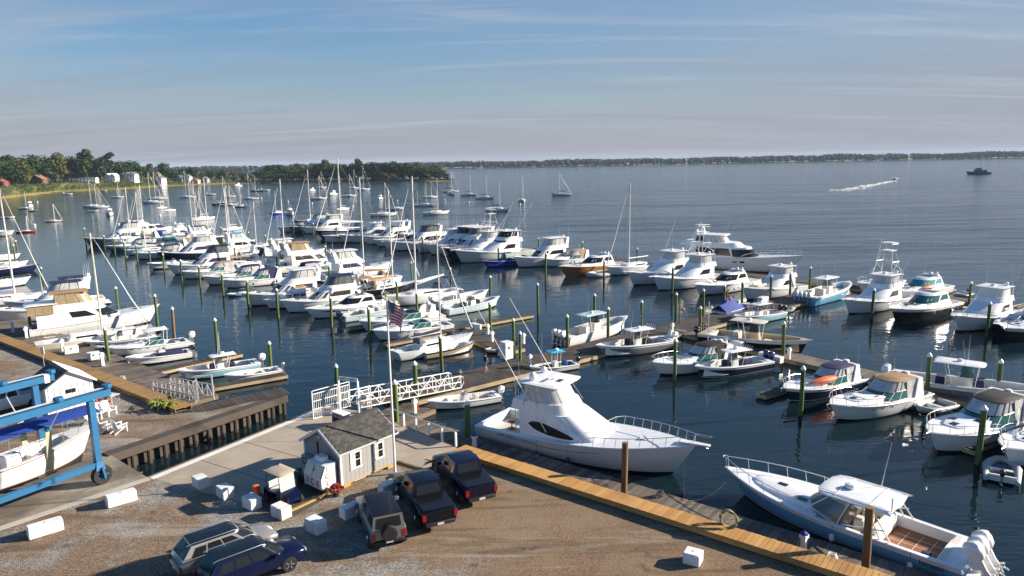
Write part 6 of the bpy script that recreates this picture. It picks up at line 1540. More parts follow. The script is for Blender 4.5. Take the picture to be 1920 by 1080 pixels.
P = G(482, 937, GZ); o = thing('traffic_barrel', 'orange traffic barrel standing by the golf cart', 'barrel', P); MB().lathe([(.30, 0), (.30, .06), (.25, .08), (.24, .32), (.23, .33), (.22, .6), (.21, .61), (.19, .85), (.10, .87)], (0, 0, 0), 14).build('body', 'orange', o); MB().lathe([(.245, .20), (.24, .34)], (0, 0, 0), 14).build('band', 'dark_metal', o)
def palm(u, v, label, h=1.0, m='leaf_palm', n=22, z=GZ, pot=True, sp=.8):
    P = G(u, v, z); o = thing('palm_plant', label, 'plant', P); f = random.Random(int(u)); 
    if pot: MB().lathe([(.2, 0), (.27, .35), (.25, .36)], (0, 0, 0), 10).build('pot', 'dark_metal', o)
    MB().tube([(0, 0, .2), (.03, .02, h*.55)], [.08, .05], 6).build('stem', 'timber', o)
    for k in range(n):
        a = f.uniform(0, 6.28); l = sp*f.uniform(.7, 1.1); up = f.uniform(.2, 1.0); pts = []
        for i in range(6):
            t = i/5; pts.append(Vector((math.cos(a)*l*t, math.sin(a)*l*t, h*.55+up*l*t*.9-.75*l*t*t)))
        mb = MB(); sidev = Vector((-math.sin(a), math.cos(a), 0)); L_, R_ = [], []
        for i, p in enumerate(pts): w = .07*math.sin(math.pi*(i+.4)/5.8)+.005; L_.append(p+sidev*w-Vector((0, 0, w*.5))); R_.append(p-sidev*w-Vector((0, 0, w*.5)))
        mb.loft([L_, pts, R_], False, False); mb.build('frond', m, o, smooth=0)
    return o
palm(811, 888, 'small potted palm with yellow green fronds behind the pickups', 1.3, 'leaf_palm', 18, sp=.6); palm(566, 905, 'dark green bushy plant beside the ice chest', 1.0, 'leaf_dark', 34, sp=.75)
palm(295, 768, 'green palm plant left of the pair at the end of the boardwalk', 1.1, 'leaf_palm', 24, sp=.9); palm(318, 770, 'green palm plant right of the pair at the end of the boardwalk', 1.1, 'leaf_palm', 24, sp=.9)
P = G(640, 797, GZ); o = thing('welcome_counter', 'navy counter with white top reading WELCOME behind the shed', 'counter', P, R(-40)); MB().box(-.65, .65, -.3, .3, 0, .92).build('body', 'navy', o, smooth=0); MB().bevbox(-.7, .7, -.36, .36, .92, 1.0, .02).build('top', 'plastic_white', o); text('lettering', 'WELCOME', .22, 'white', o, (0, -.306, .72), (R(90), 0, 0))
P = G(678, 897, GZ); tag(MB().tube([(-.55, 0, .1), (.4, 0, .1), (.55, 0, .1)], [.09, .09, .09], 8).build('parking_stop', 'plastic_white', loc=P, rz=R(50)), 'white plastic pipe lying on the gravel before the shed', 'pipe')
a, b_ = G(540, 962, GZ), G(638, 916, GZ); tag(MB().bar((0, 0, .05), (b_.x-a.x, b_.y-a.y, .05), .14, .10).build('timber_edging', 'yellow_timber', loc=a, smooth=0), 'timber edging strip between concrete and gravel', 'timber')
a, b_ = G(746, 867, GZ), G(816, 889, GZ); tag(MB().bar((0, 0, .05), (b_.x-a.x, b_.y-a.y, .05), .16, .12).build('timber_edging', 'timber', loc=a, smooth=0), 'brown timber edging at the right end of the concrete', 'timber')

# ------------------------------------------------------------------ vehicles
def wheel(root, x, y, r, w=.25, rim='steel'):
    o = bpy.data.objects.new('wheel', None); C.objects.link(o); o.parent = root; o.location = (x, y, r); sd = 1 if y > 0 else -1
    def ring(rr, yy, n=20): return [(rr*math.cos(2*math.pi*k/n), yy, rr*math.sin(2*math.pi*k/n)) for k in range(n)]
    MB().loft([ring(r*.62, -w/2), ring(r*.95, -w/2), ring(r, -w/2+.04), ring(r, w/2-.04), ring(r*.95, w/2), ring(r*.62, w/2)], True, False).build('tyre', 'rubber', o, smooth=40)
    rm = MB(); rm.loft([ring(r*.63, sd*(w/2-.03)), ring(r*.58, sd*(w/2-.06)), ring(.08, sd*(w/2-.09))], True, True, 1)
    for k in range(5):
        a = 2*math.pi*k/5; rm.bar((.06*math.cos(a), sd*(w/2-.02), .06*math.sin(a)), (r*.6*math.cos(a), sd*(w/2-.03), r*.6*math.sin(a)), .08, .05, 0)
    rm.build('rim', [rim, 'dark_metal'], o); return o
def car(label, name, cat, loc, hd, Lc, Wc, prof, paint, cab, wb, r=.38, bed=None, glass='glass', trim='rubber', rails=False, roofm=None, spare=False, flare=None, group=None, z0=.42, rim='steel', boxy=0.0):
    """prof: (x, deck height) from the rear to the front; cab: (base, top, z0, z1, windows)"""
    trim = paint if trim == 'PAINT' else trim
    o = thing(name, label, cat, (loc[0], loc[1], GZ), R(hd), group); W2 = Wc/2; mb = MB(); rings = []
    x_lo, x_hi = prof[0][0], prof[-1][0]
    for x, zt in prof:
        e = max(0, abs(x)-(Lc/2-.35))/.35; w = W2*(1-.16*e*e*(1-boxy))
        zb = z0+.10*e
        rings.append([(x, -w*.90, zb), (x, -w*.985, zb+.14), (x, -w, lerp(zb, zt, .55)), (x, -w*.97, zt-.07), (x, -w*.88, zt), (x, 0, zt+.025), (x, w*.88, zt), (x, w*.97, zt-.07), (x, w, lerp(zb, zt, .55)), (x, w*.985, zb+.14), (x, w*.90, zb)])
    mb.loft(rings, True, True); mb.build('body', paint, o, smooth=38)
    base, top, cz0, cz1, wins = cab
    house(o, 'cabin', paint, base, top, cz0, cz1, wins, roof=roofm, crown=.035, n=4, sq=.42)
    for sx in wb:
        for sd in (1, -1):
            wheel(o, sx, sd*(W2-.10), r, rim=rim)
            ar = MB(); n = 12; ri, ro = r*1.06, r*1.22
            pts = lambda rr, yy: [(sx+rr*math.cos(a), yy, r+rr*math.sin(a)) for a in [math.pi*k/n for k in range(n+1)]]
            ar.loft([pts(ri, sd*(W2-.25)), pts(ri, sd*(W2+.015)), pts(ro, sd*(W2+.012)), pts(ro, sd*(W2-.06))], False, False); ar.build('wheel_arch', flare or paint, o, smooth=50)
            dk = MB(); dk.add([(sx, sd*(W2+.006), r)]+[(p[0], sd*(W2+.006), p[2]) for p in pts(ri, 0)], [(0, i, i+1) for i in range(1, n+1)]); dk.build('arch_well', 'rubber', o, smooth=0)
    zr = prof[1][1]; xr = -Lc/2
    for sd in (1, -1):
        MB().box(xr-.012, xr+.06, sd*(W2-.16)-.09, sd*(W2-.16)+.09, zr-.42, zr-.10).build('tail_light', 'tail_red', o, smooth=0)
        MB().box(Lc/2-.08, Lc/2+.01, sd*(W2-.36)-.15, sd*(W2-.36)+.13, .68, .80).build('headlight', 'lamp_clear', o, smooth=0)
        MB().bevbox(base[1]-base[3]-.15, base[1]-base[3]+.08, sd*(W2+.13)-.12, sd*(W2+.13)+.12, cz0+.02, cz0+.22, .03).build('mirror', paint, o)
    MB().bevbox(xr-.06, xr+.1, -W2*.80, W2*.80, .45, .66, .04).build('rear_bumper', trim, o); MB().bevbox(Lc/2-.12, Lc/2+.04, -W2*.74, W2*.74, .42, .62, .05).build('front_bumper', trim, o)
    MB().box(xr-.075, xr-.065, -.17, .17, .50, .62).build('number_plate', 'plate_white', o, smooth=0)
    MB().box(Lc/2-.02, Lc/2+.015, -.42, .42, .64, .78).build('grille', 'dark_metal', o, smooth=0)
    if bed: MB().bevbox(bed[0], bed[1], -W2+.13, W2-.13, bed[2], bed[2]+.05, .02).build('bed_cover', 'car_black', o)
    if rails:
        for sd in (1, -1): MB().tube([(base[0]+.3, sd*top[2]*.93, cz1+.03), (base[0]+.45, sd*top[2]*.94, cz1+.09), (top[1]-.25, sd*top[2]*.94, cz1+.09), (top[1]-.1, sd*top[2]*.93, cz1+.03)], .025, 5).build('roof_rail', 'steel', o)
    if spare:
        def ring(rr, xx, n=18): return [(xx, rr*math.cos(2*math.pi*k/n), 1.02+rr*math.sin(2*math.pi*k/n)) for k in range(n)]
        MB().loft([ring(.1, xr-.26), ring(.24, xr-.27), ring(.36, xr-.26), ring(.39, xr-.2), ring(.39, xr-.06), ring(.34, xr-.01)], True, True).build('spare_wheel', 'rubber', o, smooth=40)
        MB().lathe([(.01, 0), (.01, .01)], (0, 0, 0), 4) 
    return o
def pickup(label, name, loc, hd, paint, flare=None, bedcol=True):
    return car(label, name, 'pickup', loc, hd, 5.75, 1.98, [(-2.87, .62), (-2.86, 1.22), (-2.7, 1.27), (-1.0, 1.28), (0.5, 1.26), (1.2, 1.22), (1.9, 1.19), (2.5, 1.12), (2.8, 1.0), (2.87, .66)], paint,
        ((-.95, 1.55, .90, .62), (-.80, .70, .74, .30), 1.20, 1.90, [(.25, 1.45, .14, .80, 'glass', 'rear_door_window'), (1.65, 2.95, .14, .80, 'glass', 'front_door_window', .25), (3.35, 7, .10, .90, 'glass', 'windshield'), (0, .02, .1, .8, 'glass', 'pillar')][:3], ), (-1.78, 1.85), .41, (-2.78, -1.02, 1.265), flare=flare)
f1 = pickup('dark navy pickup with black bed cover parked furthest right by the boardwalk', 'pickup_truck', (-3.05, 38.6), 115, 'car_navy', 'dark_metal'); f2 = pickup('dark pickup parked in the middle of the three trucks', 'pickup_truck', (-5.0, 36.0), 114, 'car_darknavy')
for f in (f1, f2):
    MB().add([(-.97, -.66, 1.30), (-.97, .66, 1.30), (-.83, .58, 1.78), (-.83, -.58, 1.78)], [(0, 1, 2, 3)]).build('rear_window', 'glass', f, smooth=0); MB().box(-2.885, -2.878, -.5, .5, .85, 1.05).build('tailgate_trim', 'car_black', f, smooth=0)
jp = car('silver grey boxy off-road car with black roof and spare wheel', 'off_road_car', 'car', (-6.95, 33.75), 112, 4.35, 1.82, [(-2.17, .60), (-2.16, 1.12), (-1.9, 1.16), (.5, 1.16), (.9, 1.14), (1.6, 1.10), (2.1, 1.05), (2.17, .62)], 'car_grey',
    ((-2.12, .95, .80, .20), (-2.05, .55, .70, .15), 1.14, 1.84, [(.12, .95, .16, .86, 'glass', 'rear_side_window'), (1.1, 2.0, .16, .86, 'glass', 'rear_door_window'), (2.12, 2.98, .16, .86, 'glass', 'front_door_window'), (3.4, 7, .14, .9, 'glass', 'windshield')]), (-1.45, 1.40), .41, roofm='car_black', spare=True, flare='dark_metal', boxy=.7)
MB().add([(-2.13, -.62, 1.24), (-2.13, .62, 1.24), (-2.075, .57, 1.74), (-2.075, -.57, 1.74)], [(0, 1, 2, 3)]).build('rear_window', 'glass', jp, smooth=0)
SUVP = [(-2.42, .60), (-2.40, .98), (-2.2, 1.08), (-1.0, 1.10), (.4, 1.08), (1.1, 1.05), (1.7, .99), (2.2, .94), (2.38, .86), (2.42, .60)]
SUVC = ((-2.28, 1.45, .89, .62), (-1.75, .55, .70, .35), 1.06, 1.68, [(.35, 1.05, .14, .80, 'glass', 'rear_side_window'), (1.15, 1.95, .14, .84, 'glass', 'rear_door_window'), (2.05, 2.95, .14, .84, 'glass', 'front_door_window', .2), (3.4, 7, .10, .90, 'glass', 'windshield')])
p = G(420, 994, 3.0); ps = p.copy(); s1 = car('silver estate wagon with dark glass roof at the bottom left', 'station_wagon', 'car', (p.x, p.y), 40, 4.85, 1.90, SUVP, 'car_silver', SUVC, (-1.45, 1.48), .37, rails=True, roofm='glass', trim='PAINT')
p = ps+Vector((.643, -.766, 0))*2.2+Vector((.766, .643, 0))*.45; s2 = car('dark blue estate wagon with dark glass roof cut by the bottom edge', 'station_wagon', 'car', (p.x, p.y), 41, 4.9, 1.94, SUVP, 'car_blue', SUVC, (-1.45, 1.48), .38, rails=True, roofm='glass', trim='PAINT')
for s_ in (s1, s2): s_.scale = (.94, .94, .94); MB().add([(-2.27, -.70, 1.14), (-2.27, .70, 1.14), (-1.80, .60, 1.63), (-1.80, -.60, 1.63)], [(0, 1, 2, 3)]).build('rear_window', 'glass', s_, smooth=0)
p = G(8, 772, GZ); pickup('white pickup parked behind the boat lift at the left edge', 'pickup_truck', (p.x, p.y), 232, 'car_white')
p = G(48, 722, GZ+1.2); car('dark estate car parked beyond the white shed', 'station_wagon', 'car', (p.x, p.y), 235, 4.8, 1.9, SUVP, 'car_black', SUVC, (-1.45, 1.48), .37)
# golf cart
p = G(532, 940, GZ); o = thing('golf_cart', 'blue golf cart with beige roof beside the ice chest', 'golf cart', (p.x, p.y, GZ), R(-38))
MB().loft([[(-1.1, -.5, .28), (-1.1, .5, .28), (-1.1, .5, .62), (-1.1, -.5, .62)], [(-.3, -.56, .25), (-.3, .56, .25), (-.3, .56, .66), (-.3, -.56, .66)], [(-.28, -.56, .25), (-.28, .56, .25), (-.28, .56, .36), (-.28, -.56, .36)], [(.40, -.56, .25), (.40, .56, .25), (.40, .56, .36), (.40, -.56, .36)]], True, True).build('body', 'car_blue', o, smooth=0)
MB().loft([[(.40, -.55, .26), (.40, .55, .26), (.40, .5, .86), (.40, -.5, .86)], [(.85, -.55, .28), (.85, .55, .28), (.85, .46, .76), (.85, -.46, .76)], [(1.15, -.45, .34), (1.15, .45, .34), (1.15, .38, .56), (1.15, -.38, .56)]], True, True).build('front_cowl', 'car_blue', o)
MB().bevbox(-.55, -.05, -.5, .5, .66, .80, .04).build('seat', 'seat', o); MB().bevbox(-.68, -.56, -.5, .5, .80, 1.2, .04).build('backrest', 'seat', o); MB().bevbox(-1.15, -.75, -.48, .48, .62, .72, .03).build('rear_tray', 'dark_metal', o)
mb = MB()
for sd in (1, -1): mb.tube([(.55, sd*.5, .8), (.40, sd*.5, 1.78)], .022, 5); mb.tube([(-.70, sd*.5, .7), (-.72, sd*.5, 1.78)], .022, 5)
mb.build('roof_post', 'dark_metal', o); plate(o, 'roof', 'tan_hull', -.95, .62, .56, 1.77, .07, .15, .12); MB().add([(.53, -.48, .86), (.53, .48, .86), (.41, .48, 1.74), (.41, -.48, 1.74)], [(0, 1, 2, 3)]).build('windshield', 'clear_vinyl', o, smooth=0)
MB().tube([(.30+.05*math.sin(a), -.22+.16*math.cos(a), .98+.16*math.sin(a)) for a in [2*math.pi*i/12 for i in range(12)]], .015, 4, closed=True).build('steering_wheel', 'dark_metal', o)
for x in (-.78, .80):
    for y in (-.52, .52): wheel(o, x, y, .23, .18)

# ------------------------------------------------------------------ boat lift with a launch in its slings
LD = R(59); lf0 = G(189, 908, GZ); LX = Vector((math.cos(LD), math.sin(LD), 0)); LY = Vector((-LX.y, LX.x, 0))
lift = thing('boat_lift', 'large blue wheeled boat lift straddling the wash pad', 'boat lift', (lf0.x, lf0.y, GZ), LD)
WB, SP, TOPZ = 6.6, 6.3, height_at(Vector((lf0.x, lf0.y, GZ)), 752)
for y in (0, SP):
    for x in (0, -WB):
        MB().box(x-.17, x+.17, y-.17, y+.17, 1.05, TOPZ).build('leg', 'lift_blue', lift, smooth=0); MB().box(x-.28, x+.28, y-.26, y+.26, .95, 1.45, ty=.08, tx=.1).build('leg_foot', 'lift_blue', lift, smooth=0)
        for sy in ((-.22,) if y == 0 else (.22,)): MB().bar((x+.05, y+sy, 1.1), (x+.15, y+sy, .42), .3, .1).build('fork', 'lift_blue', lift, smooth=0)
        w_ = wheel(lift, x+.12, y+.001*(1 if y else -1), .58, .36, 'lift_blue')
    MB().box(-WB-1.4, 1.15, y-.19, y+.19, TOPZ+.06, TOPZ+.46).build('top_beam', 'lift_blue', lift, smooth=0); MB().box(-WB-.3, .15, y-.15, y+.15, 1.12, 1.45).build('sill_beam', 'lift_blue', lift, smooth=0)
    mb = MB()
    for k in range(3): mb.tube([(-WB-1.2, y+.1*(k-1), TOPZ+.57), (1.05, y+.1*(k-1), TOPZ+.57)], .02, 4)
    mb.build('hoist_cable', 'alu', lift)
    for x in (1.05, -1.7): MB().lathe([(.26, -.12), (.28, 0), (.26, .12)], (x, y, TOPZ+.62), 10).build('sheave', 'lift_blue', lift)
    MB().box(.55, .85, y-.2, y+.2, TOPZ+.0, TOPZ+.525).build('marking_band', 'white_tube', lift, smooth=0) if y else None
MB().box(-WB-1.4, -WB-1.0, 0, SP, TOPZ+.05, TOPZ+.5).build('cross_beam', 'lift_blue', lift, smooth=0)
# the launch
LL = 8.6; lz = .95
lo = thing('launch', 'white launch with long blue canopy hanging in the boat lift slings', 'launch', group=None); lh = Hull(LL, 2.7, 1.15, 1.75, 'sail'); lh.build(lo, 'white_hull', 'teak', 'bottom'); lh.deck(lo, 'white', [(.10, .80, .45)], gw=.32); lh.rub(lo, 'teak', .035)
for x in (.25, .45, .62): MB().bevbox(x*LL-.3, x*LL+.3, -1.0, 1.0, .45, .85, .05).build('seat', 'white', lo)
MB().bevbox(.02*LL, .09*LL, -.7, .7, 1.0, 1.5, .05).build('stern_locker', 'white', lo); MB().bevbox(.40*LL, .50*LL, -.35, .35, .5, 1.5, .06).build('helm_console', 'white', lo)
canvas_top(lo, 'canvas_blue', .02*LL, 1.0*LL, 1.05, 2.75, .18, 'canopy'); mb = MB()
for x in (.06, .22, .4, .58, .74, .86):
    for sd in (1, -1): mb.tube([(x*LL, sd*(lh.hb(x)-.12), lh.sz(x)), (x*LL, sd*1.0, 2.78)], .02, 5)
mb.build('canopy_frame', 'steel', lo); mb = MB()
for sd in (1, -1):
    mb.tube([(LL*t, sd*(lh.hb(t)-.1), lh.sz(t)+.55) for t in (.1, .3, .5, .7, .85)], .018, 5)
mb.build('side_rail', 'steel', lo)
c0 = lf0+LY*SP*.5+LX*(1.6); lo.location = (c0.x-LX.x*LL, c0.y-LX.y*LL, GZ+lz); lo.rotation_euler = (0, 0, LD)
for k, x in enumerate((-1.7, -4.9)):
    xb = LL+x-1.6; t = xb/LL; b2 = lh.hb(max(.05, min(.95, t)))
    zl = lz+lh.sz(.6)
    o = thing('lifting_sling', ('pale webbing sling under the bow of the launch', 'pale webbing sling under the stern of the launch')[k], 'sling', (lf0.x+LX.x*x, lf0.y+LX.y*x, GZ), LD)
    zl = TOPZ-1.5
    q = [(0, .25, TOPZ-.2), (0, SP/2-b2-.35, zl), (0, SP/2-b2*.98, lz+.3), (0, SP/2, lz-.52), (0, SP/2+b2*.98, lz+.3), (0, SP/2+b2+.35, zl), (0, SP-.25, TOPZ-.2)]
    mb = MB(); mb.loft([[(a[0]-.16, a[1], a[2]), (a[0]+.16, a[1], a[2])] for a in q[1:-1]], False, False); mb.build('webbing', 'sling', o, smooth=0)
    for s_, e in ((0, 1), (-1, -2)): MB().bar(q[s_], q[e], .06, .06).build('hoist_rope', 'alu', o, smooth=0); MB().bevbox(-.2, .2, q[e][1]-.16, q[e][1]+.16, q[e][2]-.02, q[e][2]+.32, .06).build('hook_block', 'lift_blue', o)

# ------------------------------------------------------------------ white shed, chairs and people on the left
BL, BR = G(92, 788, GZ), G(170, 775, GZ); dx = (BR-BL); ang = R(47); wdt = 3.2
ho = thing('white_shed', 'white boarded shed with dark metal roof behind the boat lift', 'shed', BL, ang); Hw, Hr, Dp = 2.45, 3.45, 3.6
MB().box(0, wdt, 0, Dp, 0, Hw).build('wall', 'trim_white', ho, smooth=0); MB().add([(0, -.01, Hw), (wdt, -.01, Hw), (wdt/2, -.01, Hr), (0, .05, Hw), (wdt, .05, Hw), (wdt/2, .05, Hr)], [(0, 1, 2), (3, 5, 4), (0, 2, 5, 3), (1, 4, 5, 2)]).build('gable', 'trim_white', ho, smooth=0)
bm = MB().box(-.02, .02, -.03, 0, 0, Hw).mesh('batten', 'trim_white', 0)
for i in range(int(wdt/.4)): put('batten', bm, ho, (.2+i*.4, 0, 0))
for sd in (0, 1):
    x0_, x1_ = (-.25, wdt/2) if sd == 0 else (wdt+.25, wdt/2); zl = Hw-.25*(Hr-Hw)/(wdt/2)
    rf = MB().loft([[(x0_, -.25, zl), (x1_, -.25, Hr), (x1_, -.25, Hr+.08), (x0_, -.25, zl+.08)], [(x0_, Dp+.25, zl), (x1_, Dp+.25, Hr), (x1_, Dp+.25, Hr+.08), (x0_, Dp+.25, zl+.08)]], True, True).build('roof', 'metal_roof' if sd == 0 else 'trim_white', ho, smooth=0)
    for i in range(9): y = -.2+i*(Dp+.4)/8; MB().bar((x0_, y, zl+.10), (x1_, y, Hr+.10), .04, .05).build('roof_rib', 'metal_roof' if sd == 0 else 'trim_white', rf, smooth=0)
MB().box(wdt*.42, wdt*.52, -.06, -.01, 1.75, 2.05).build('vent', 'glass', ho, smooth=0); MB().box(wdt*.54, wdt*.62, -.06, -.01, 1.75, 2.05).build('vent', 'glass', ho, smooth=0)
MB().box(-.05, -.01, .6, 1.4, .05, 1.95).build('door', 'paleblue', ho, smooth=0); MB().box(-.05, -.01, 2.3, 3.1, 1.0, 1.8).build('window', 'glass', ho, smooth=0)
def chair(u, v, hd, label, m='plastic_white'):
    P = G(u, v, GZ); o = thing('garden_chair', label, 'chair', P, R(hd), 'garden chairs on the gravel')
    for i in range(5): y = -.24+i*.12; MB().bar((-.20, y, .34), (-.48, y*1.15, 1.02+.05*math.cos(y*6)), .11, .025).build('back_slat', m, o, smooth=0)
    mb = MB(); 
    for i in range(5): x = -.2+i*.13; mb.bar((x, -.27, .34+i*.02), (x, .27, .34+i*.02), .11, .025)
    mb.build('seat', m, o, smooth=0)
    for sd in (1, -1):
        MB().bar((.36, sd*.33, 0), (.36, sd*.33, .60), .09, .05).build('leg', m, o, smooth=0); MB().bar((-.55, sd*.29, 0), (.38, sd*.29, .44), .10, .05).build('leg', m, o, smooth=0); MB().bar((-.38, sd*.34, .58), (.45, sd*.34, .62), .14, .03).build('armrest', m, o, smooth=0)
    return o
chair(196, 810, 55, 'white slatted garden chair left of the front pair'); chair(224, 810, 60, 'white slatted garden chair right of the front pair by the channel'); chair(205, 778, -20, 'white slatted garden chair beside the sitting person'); chair(190, 782, -15, 'white slatted garden chair nearest the blue lift leg'); chair(172, 795, 20, 'white slatted garden chair half hidden behind the lift leg')
chair(183, 758, -20, 'red garden chair next to the white shed', 'red')
P = G(210, 756, GZ); o = thing('table', 'small glass topped garden table by the sitting person', 'table', P, R(-20)); MB().box(-.5, .5, -.4, .4, .70, .73).build('tabletop', 'paleblue', o, smooth=0)
for x in (-.42, .42):
    for y in (-.32, .32): MB().tube([(x*1.1, y*1.1, 0), (x, y, .70)], .018, 5).build('leg', 'alu', o)
P = G(84, 692, GZ); o = thing('sign_post', 'small white sign on a thin post above the left boardwalk', 'sign', P); MB().tube([(0, 0, 0), (0, 0, 2.0)], .03, 6).build('post', 'alu', o); MB().box(-.16, .16, -.03, .03, 1.45, 2.15).build('panel', 'plastic_white', o, smooth=0)

def person(label, loc, rz, joints, edges, mats_z, hairc='hair', scale=1.0, head=None):
    me = bpy.data.meshes.new('body'); names = list(joints); me.from_pydata([joints[n][0] for n in names], [(names.index(a), names.index(b)) for a, b in edges], [])
    ob = bpy.data.objects.new('body', me); C.objects.link(ob)
    sk = ob.modifiers.new('skin', 'SKIN'); 
    if not me.skin_vertices: me.attributes
    for i, n in enumerate(names):
        r_ = joints[n][1]; me.skin_vertices[0].data[i].radius = (r_, r_) if not isinstance(r_, tuple) else r_
    me.skin_vertices[0].data[0].use_root = True
    ob.modifiers.new('sub', 'SUBSURF').levels = 1
    dg = bpy.context.evaluated_depsgraph_get(); new = bpy.data.meshes.new_from_object(ob.evaluated_get(dg)); bpy.data.objects.remove(ob)
    for m_ in mats_z['mats']: new.materials.append(M[m_])
    for p in new.polygons: p.material_index = mats_z['pick'](p.center); p.use_smooth = True
    o = thing('person', label, 'person', loc, rz); b_ = put('body', new, o, scale=scale)
    hd_ = Vector(joints['head'][0])*scale
    MB().ball((hd_.x-.015, hd_.y, hd_.z+.035), .105, .095, .105, 10, 7).build('hair', hairc, o, smooth=60)
    f = MB(); f.ball((hd_.x+.095, hd_.y, hd_.z-.02), .018, .014, .028, 6, 5)
    f.build('nose', 'skin', o)
    e = MB()
    for sd in (1, -1): e.ball((hd_.x+.088, hd_.y+sd*.036, hd_.z+.01), .012, n=6, k=5)
    e.build('eyes', 'hair', o)
    return o
J = {'pelvis': ((0, 0, .95), .125), 'waist': ((0, 0, 1.10), .12), 'chest': ((.02, 0, 1.35), (.15, .12)), 'neck': ((.02, 0, 1.52), .055), 'head': ((.05, 0, 1.66), .10),
     'lsh': ((.02, .19, 1.43), .06), 'lel': ((-.10, .25, 1.17), .045), 'lha': ((.06, .26, .98), .035), 'lf': ((.10, .255, .90), .03), 'rsh': ((.02, -.19, 1.43), .06), 'rel': ((.08, -.25, 1.16), .045), 'rha': ((.28, -.22, 1.08), .035), 'rf': ((.35, -.2, 1.07), .03),
     'lhip': ((0, .09, .90), .10), 'lkn': ((.16, .10, .50), .065), 'lan': ((.02, .10, .10), .045), 'lto': ((.18, .10, .04), .04), 'rhip': ((0, -.09, .90), .10), 'rkn': ((-.04, -.10, .48), .065), 'ran': ((-.30, -.10, .14), .045), 'rto': ((-.20, -.10, .03), .04)}
Ed = [('pelvis', 'waist'), ('waist', 'chest'), ('chest', 'neck'), ('neck', 'head'), ('chest', 'lsh'), ('lsh', 'lel'), ('lel', 'lha'), ('lha', 'lf'), ('chest', 'rsh'), ('rsh', 'rel'), ('rel', 'rha'), ('rha', 'rf'), ('pelvis', 'lhip'), ('lhip', 'lkn'), ('lkn', 'lan'), ('lan', 'lto'), ('pelvis', 'rhip'), ('rhip', 'rkn'), ('rkn', 'ran'), ('ran', 'rto')]
def pick_walk(c):
    if c.z > 1.50: return 0
    if c.z > .98 and abs(c.y) < .235 and c.x < .2: return 1
    if c.z > .55 and abs(c.y) < .22: return 2
    if c.z < .09: return 3
    return 0
person('person in black shirt and blue shorts walking along the main dock', G(911, 697, .5), R(215), J, Ed, {'mats': ['skin', 'shirt_black', 'shorts_blue', 'shoe'], 'pick': pick_walk})
J2 = dict(J); J2.update({'pelvis': ((0, 0, .50), .13), 'waist': ((-.02, 0, .66), .125), 'chest': ((.05, 0, .90), (.155, .125)), 'neck': ((.10, 0, 1.06), .055), 'head': ((.16, 0, 1.18), .10), 'lsh': ((.06, .19, .98), .06), 'lel': ((.16, .26, .74), .045), 'lha': ((.36, .14, .72), .035), 'lf': ((.42, .09, .73), .03), 'rsh': ((.06, -.19, .98), .06), 'rel': ((.16, -.26, .74), .045), 'rha': ((.36, -.14, .72), .035), 'rf': ((.42, -.09, .73), .03),
    'lhip': ((.04, .10, .47), .10), 'lkn': ((.46, .13, .50), .07), 'lan': ((.44, .13, .10), .045), 'lto': ((.58, .13, .04), .04), 'rhip': ((.04, -.10, .47), .10), 'rkn': ((.46, -.13, .50), .07), 'ran': ((.42, -.13, .10), .045), 'rto': ((.56, -.13, .04), .04)})
def pick_sit(c):
    if c.z > 1.04: return 0
    if c.z > .56 and c.x < .24 and abs(c.y) < .24: return 1
    if c.z > .38 and c.x < .40: return 2
    if c.z < .09: return 3
    return 0
person('person in dark shirt sitting bent over by the white shed', G(200, 764, GZ), R(-25), J2, Ed, {'mats': ['skin', 'shirt_navy', 'shorts_orange', 'shoe'], 'pick': pick_sit})
P = G(199, 765, GZ); tag(MB().bevbox(-.25, .25, -.25, .25, 0, .37, .04).build('stool', 'plastic_white', loc=P, rz=R(-25)), 'low white stool under the sitting person', 'stool')
# gull over the channel of water
P = G(283, 575, 0); P = Vector((P.x, P.y, 1.6)); o = thing('gull', 'white gull with raised wings flying by the left pilings', 'bird', P, R(120)); MB().tube([(-.25, 0, 0), (-.1, 0, .02), (.08, 0, .03), (.2, 0, .06), (.28, 0, .06)], [.01, .06, .08, .045, .01], 7).build('body', 'white', o)
for sd in (1, -1): MB().loft([[(.10, 0, .05), (.02, sd*.28, .38), (-.15, sd*.50, .62)], [(-.08, 0, .05), (-.12, sd*.28, .36), (-.22, sd*.50, .61)]], False, False).build('wing', 'white2', o)
# ------------------------------------------------------------------ headland, trees, houses, far shore
mat('marsh', (0.22, 0.17, 0.045), .95, var=.4, vscale=.08, bump=.6, bscale=.8); mat('bluff', (0.055, 0.075, 0.018), .95, col2=(0.10, 0.10, 0.03), vscale=.06, bump=.8, bscale=.5); mat('sand', (0.36, 0.28, 0.17), .95, var=.3, vscale=.1)
mat('bark', (0.07, 0.05, 0.035), .9, var=.3, vscale=1)
def leafmat(name, c1, c2, c3):
    m, t, b, N, L, noise_, ramp, mix, mapping, math_, bump = nodes_of(name)
    oi = N('ShaderNodeObjectInfo'); geo = N('ShaderNodeNewGeometry'); tc_ = N('ShaderNodeTexCoord')
    c = mix(oi.outputs['Random'], c1, c2); c = mix(math_('MULTIPLY', geo.outputs['Random Per Island'], .55), c, c3)
    L(c, b.inputs['Base Color']); b.inputs['Roughness'].default_value = .75; b.inputs['Specular IOR Level'].default_value = .2
leafmat('leaf_green', (0.026, 0.066, 0.010), (0.042, 0.076, 0.012), (0.010, 0.030, 0.006)); leafmat('leaf_autumn', (0.10, 0.10, 0.018), (0.085, 0.065, 0.02), (0.035, 0.05, 0.012)); leafmat('leaf_deep', (0.026, 0.050, 0.020), (0.034, 0.056, 0.016), (0.014, 0.028, 0.012)); leafmat('far_leaf', (0.022, 0.040, 0.026), (0.024, 0.042, 0.026), (0.014, 0.026, 0.018)); leafmat('shrub_leaf', (0.07, 0.095, 0.016), (0.07, 0.095, 0.016), (0.03, 0.05, 0.012))
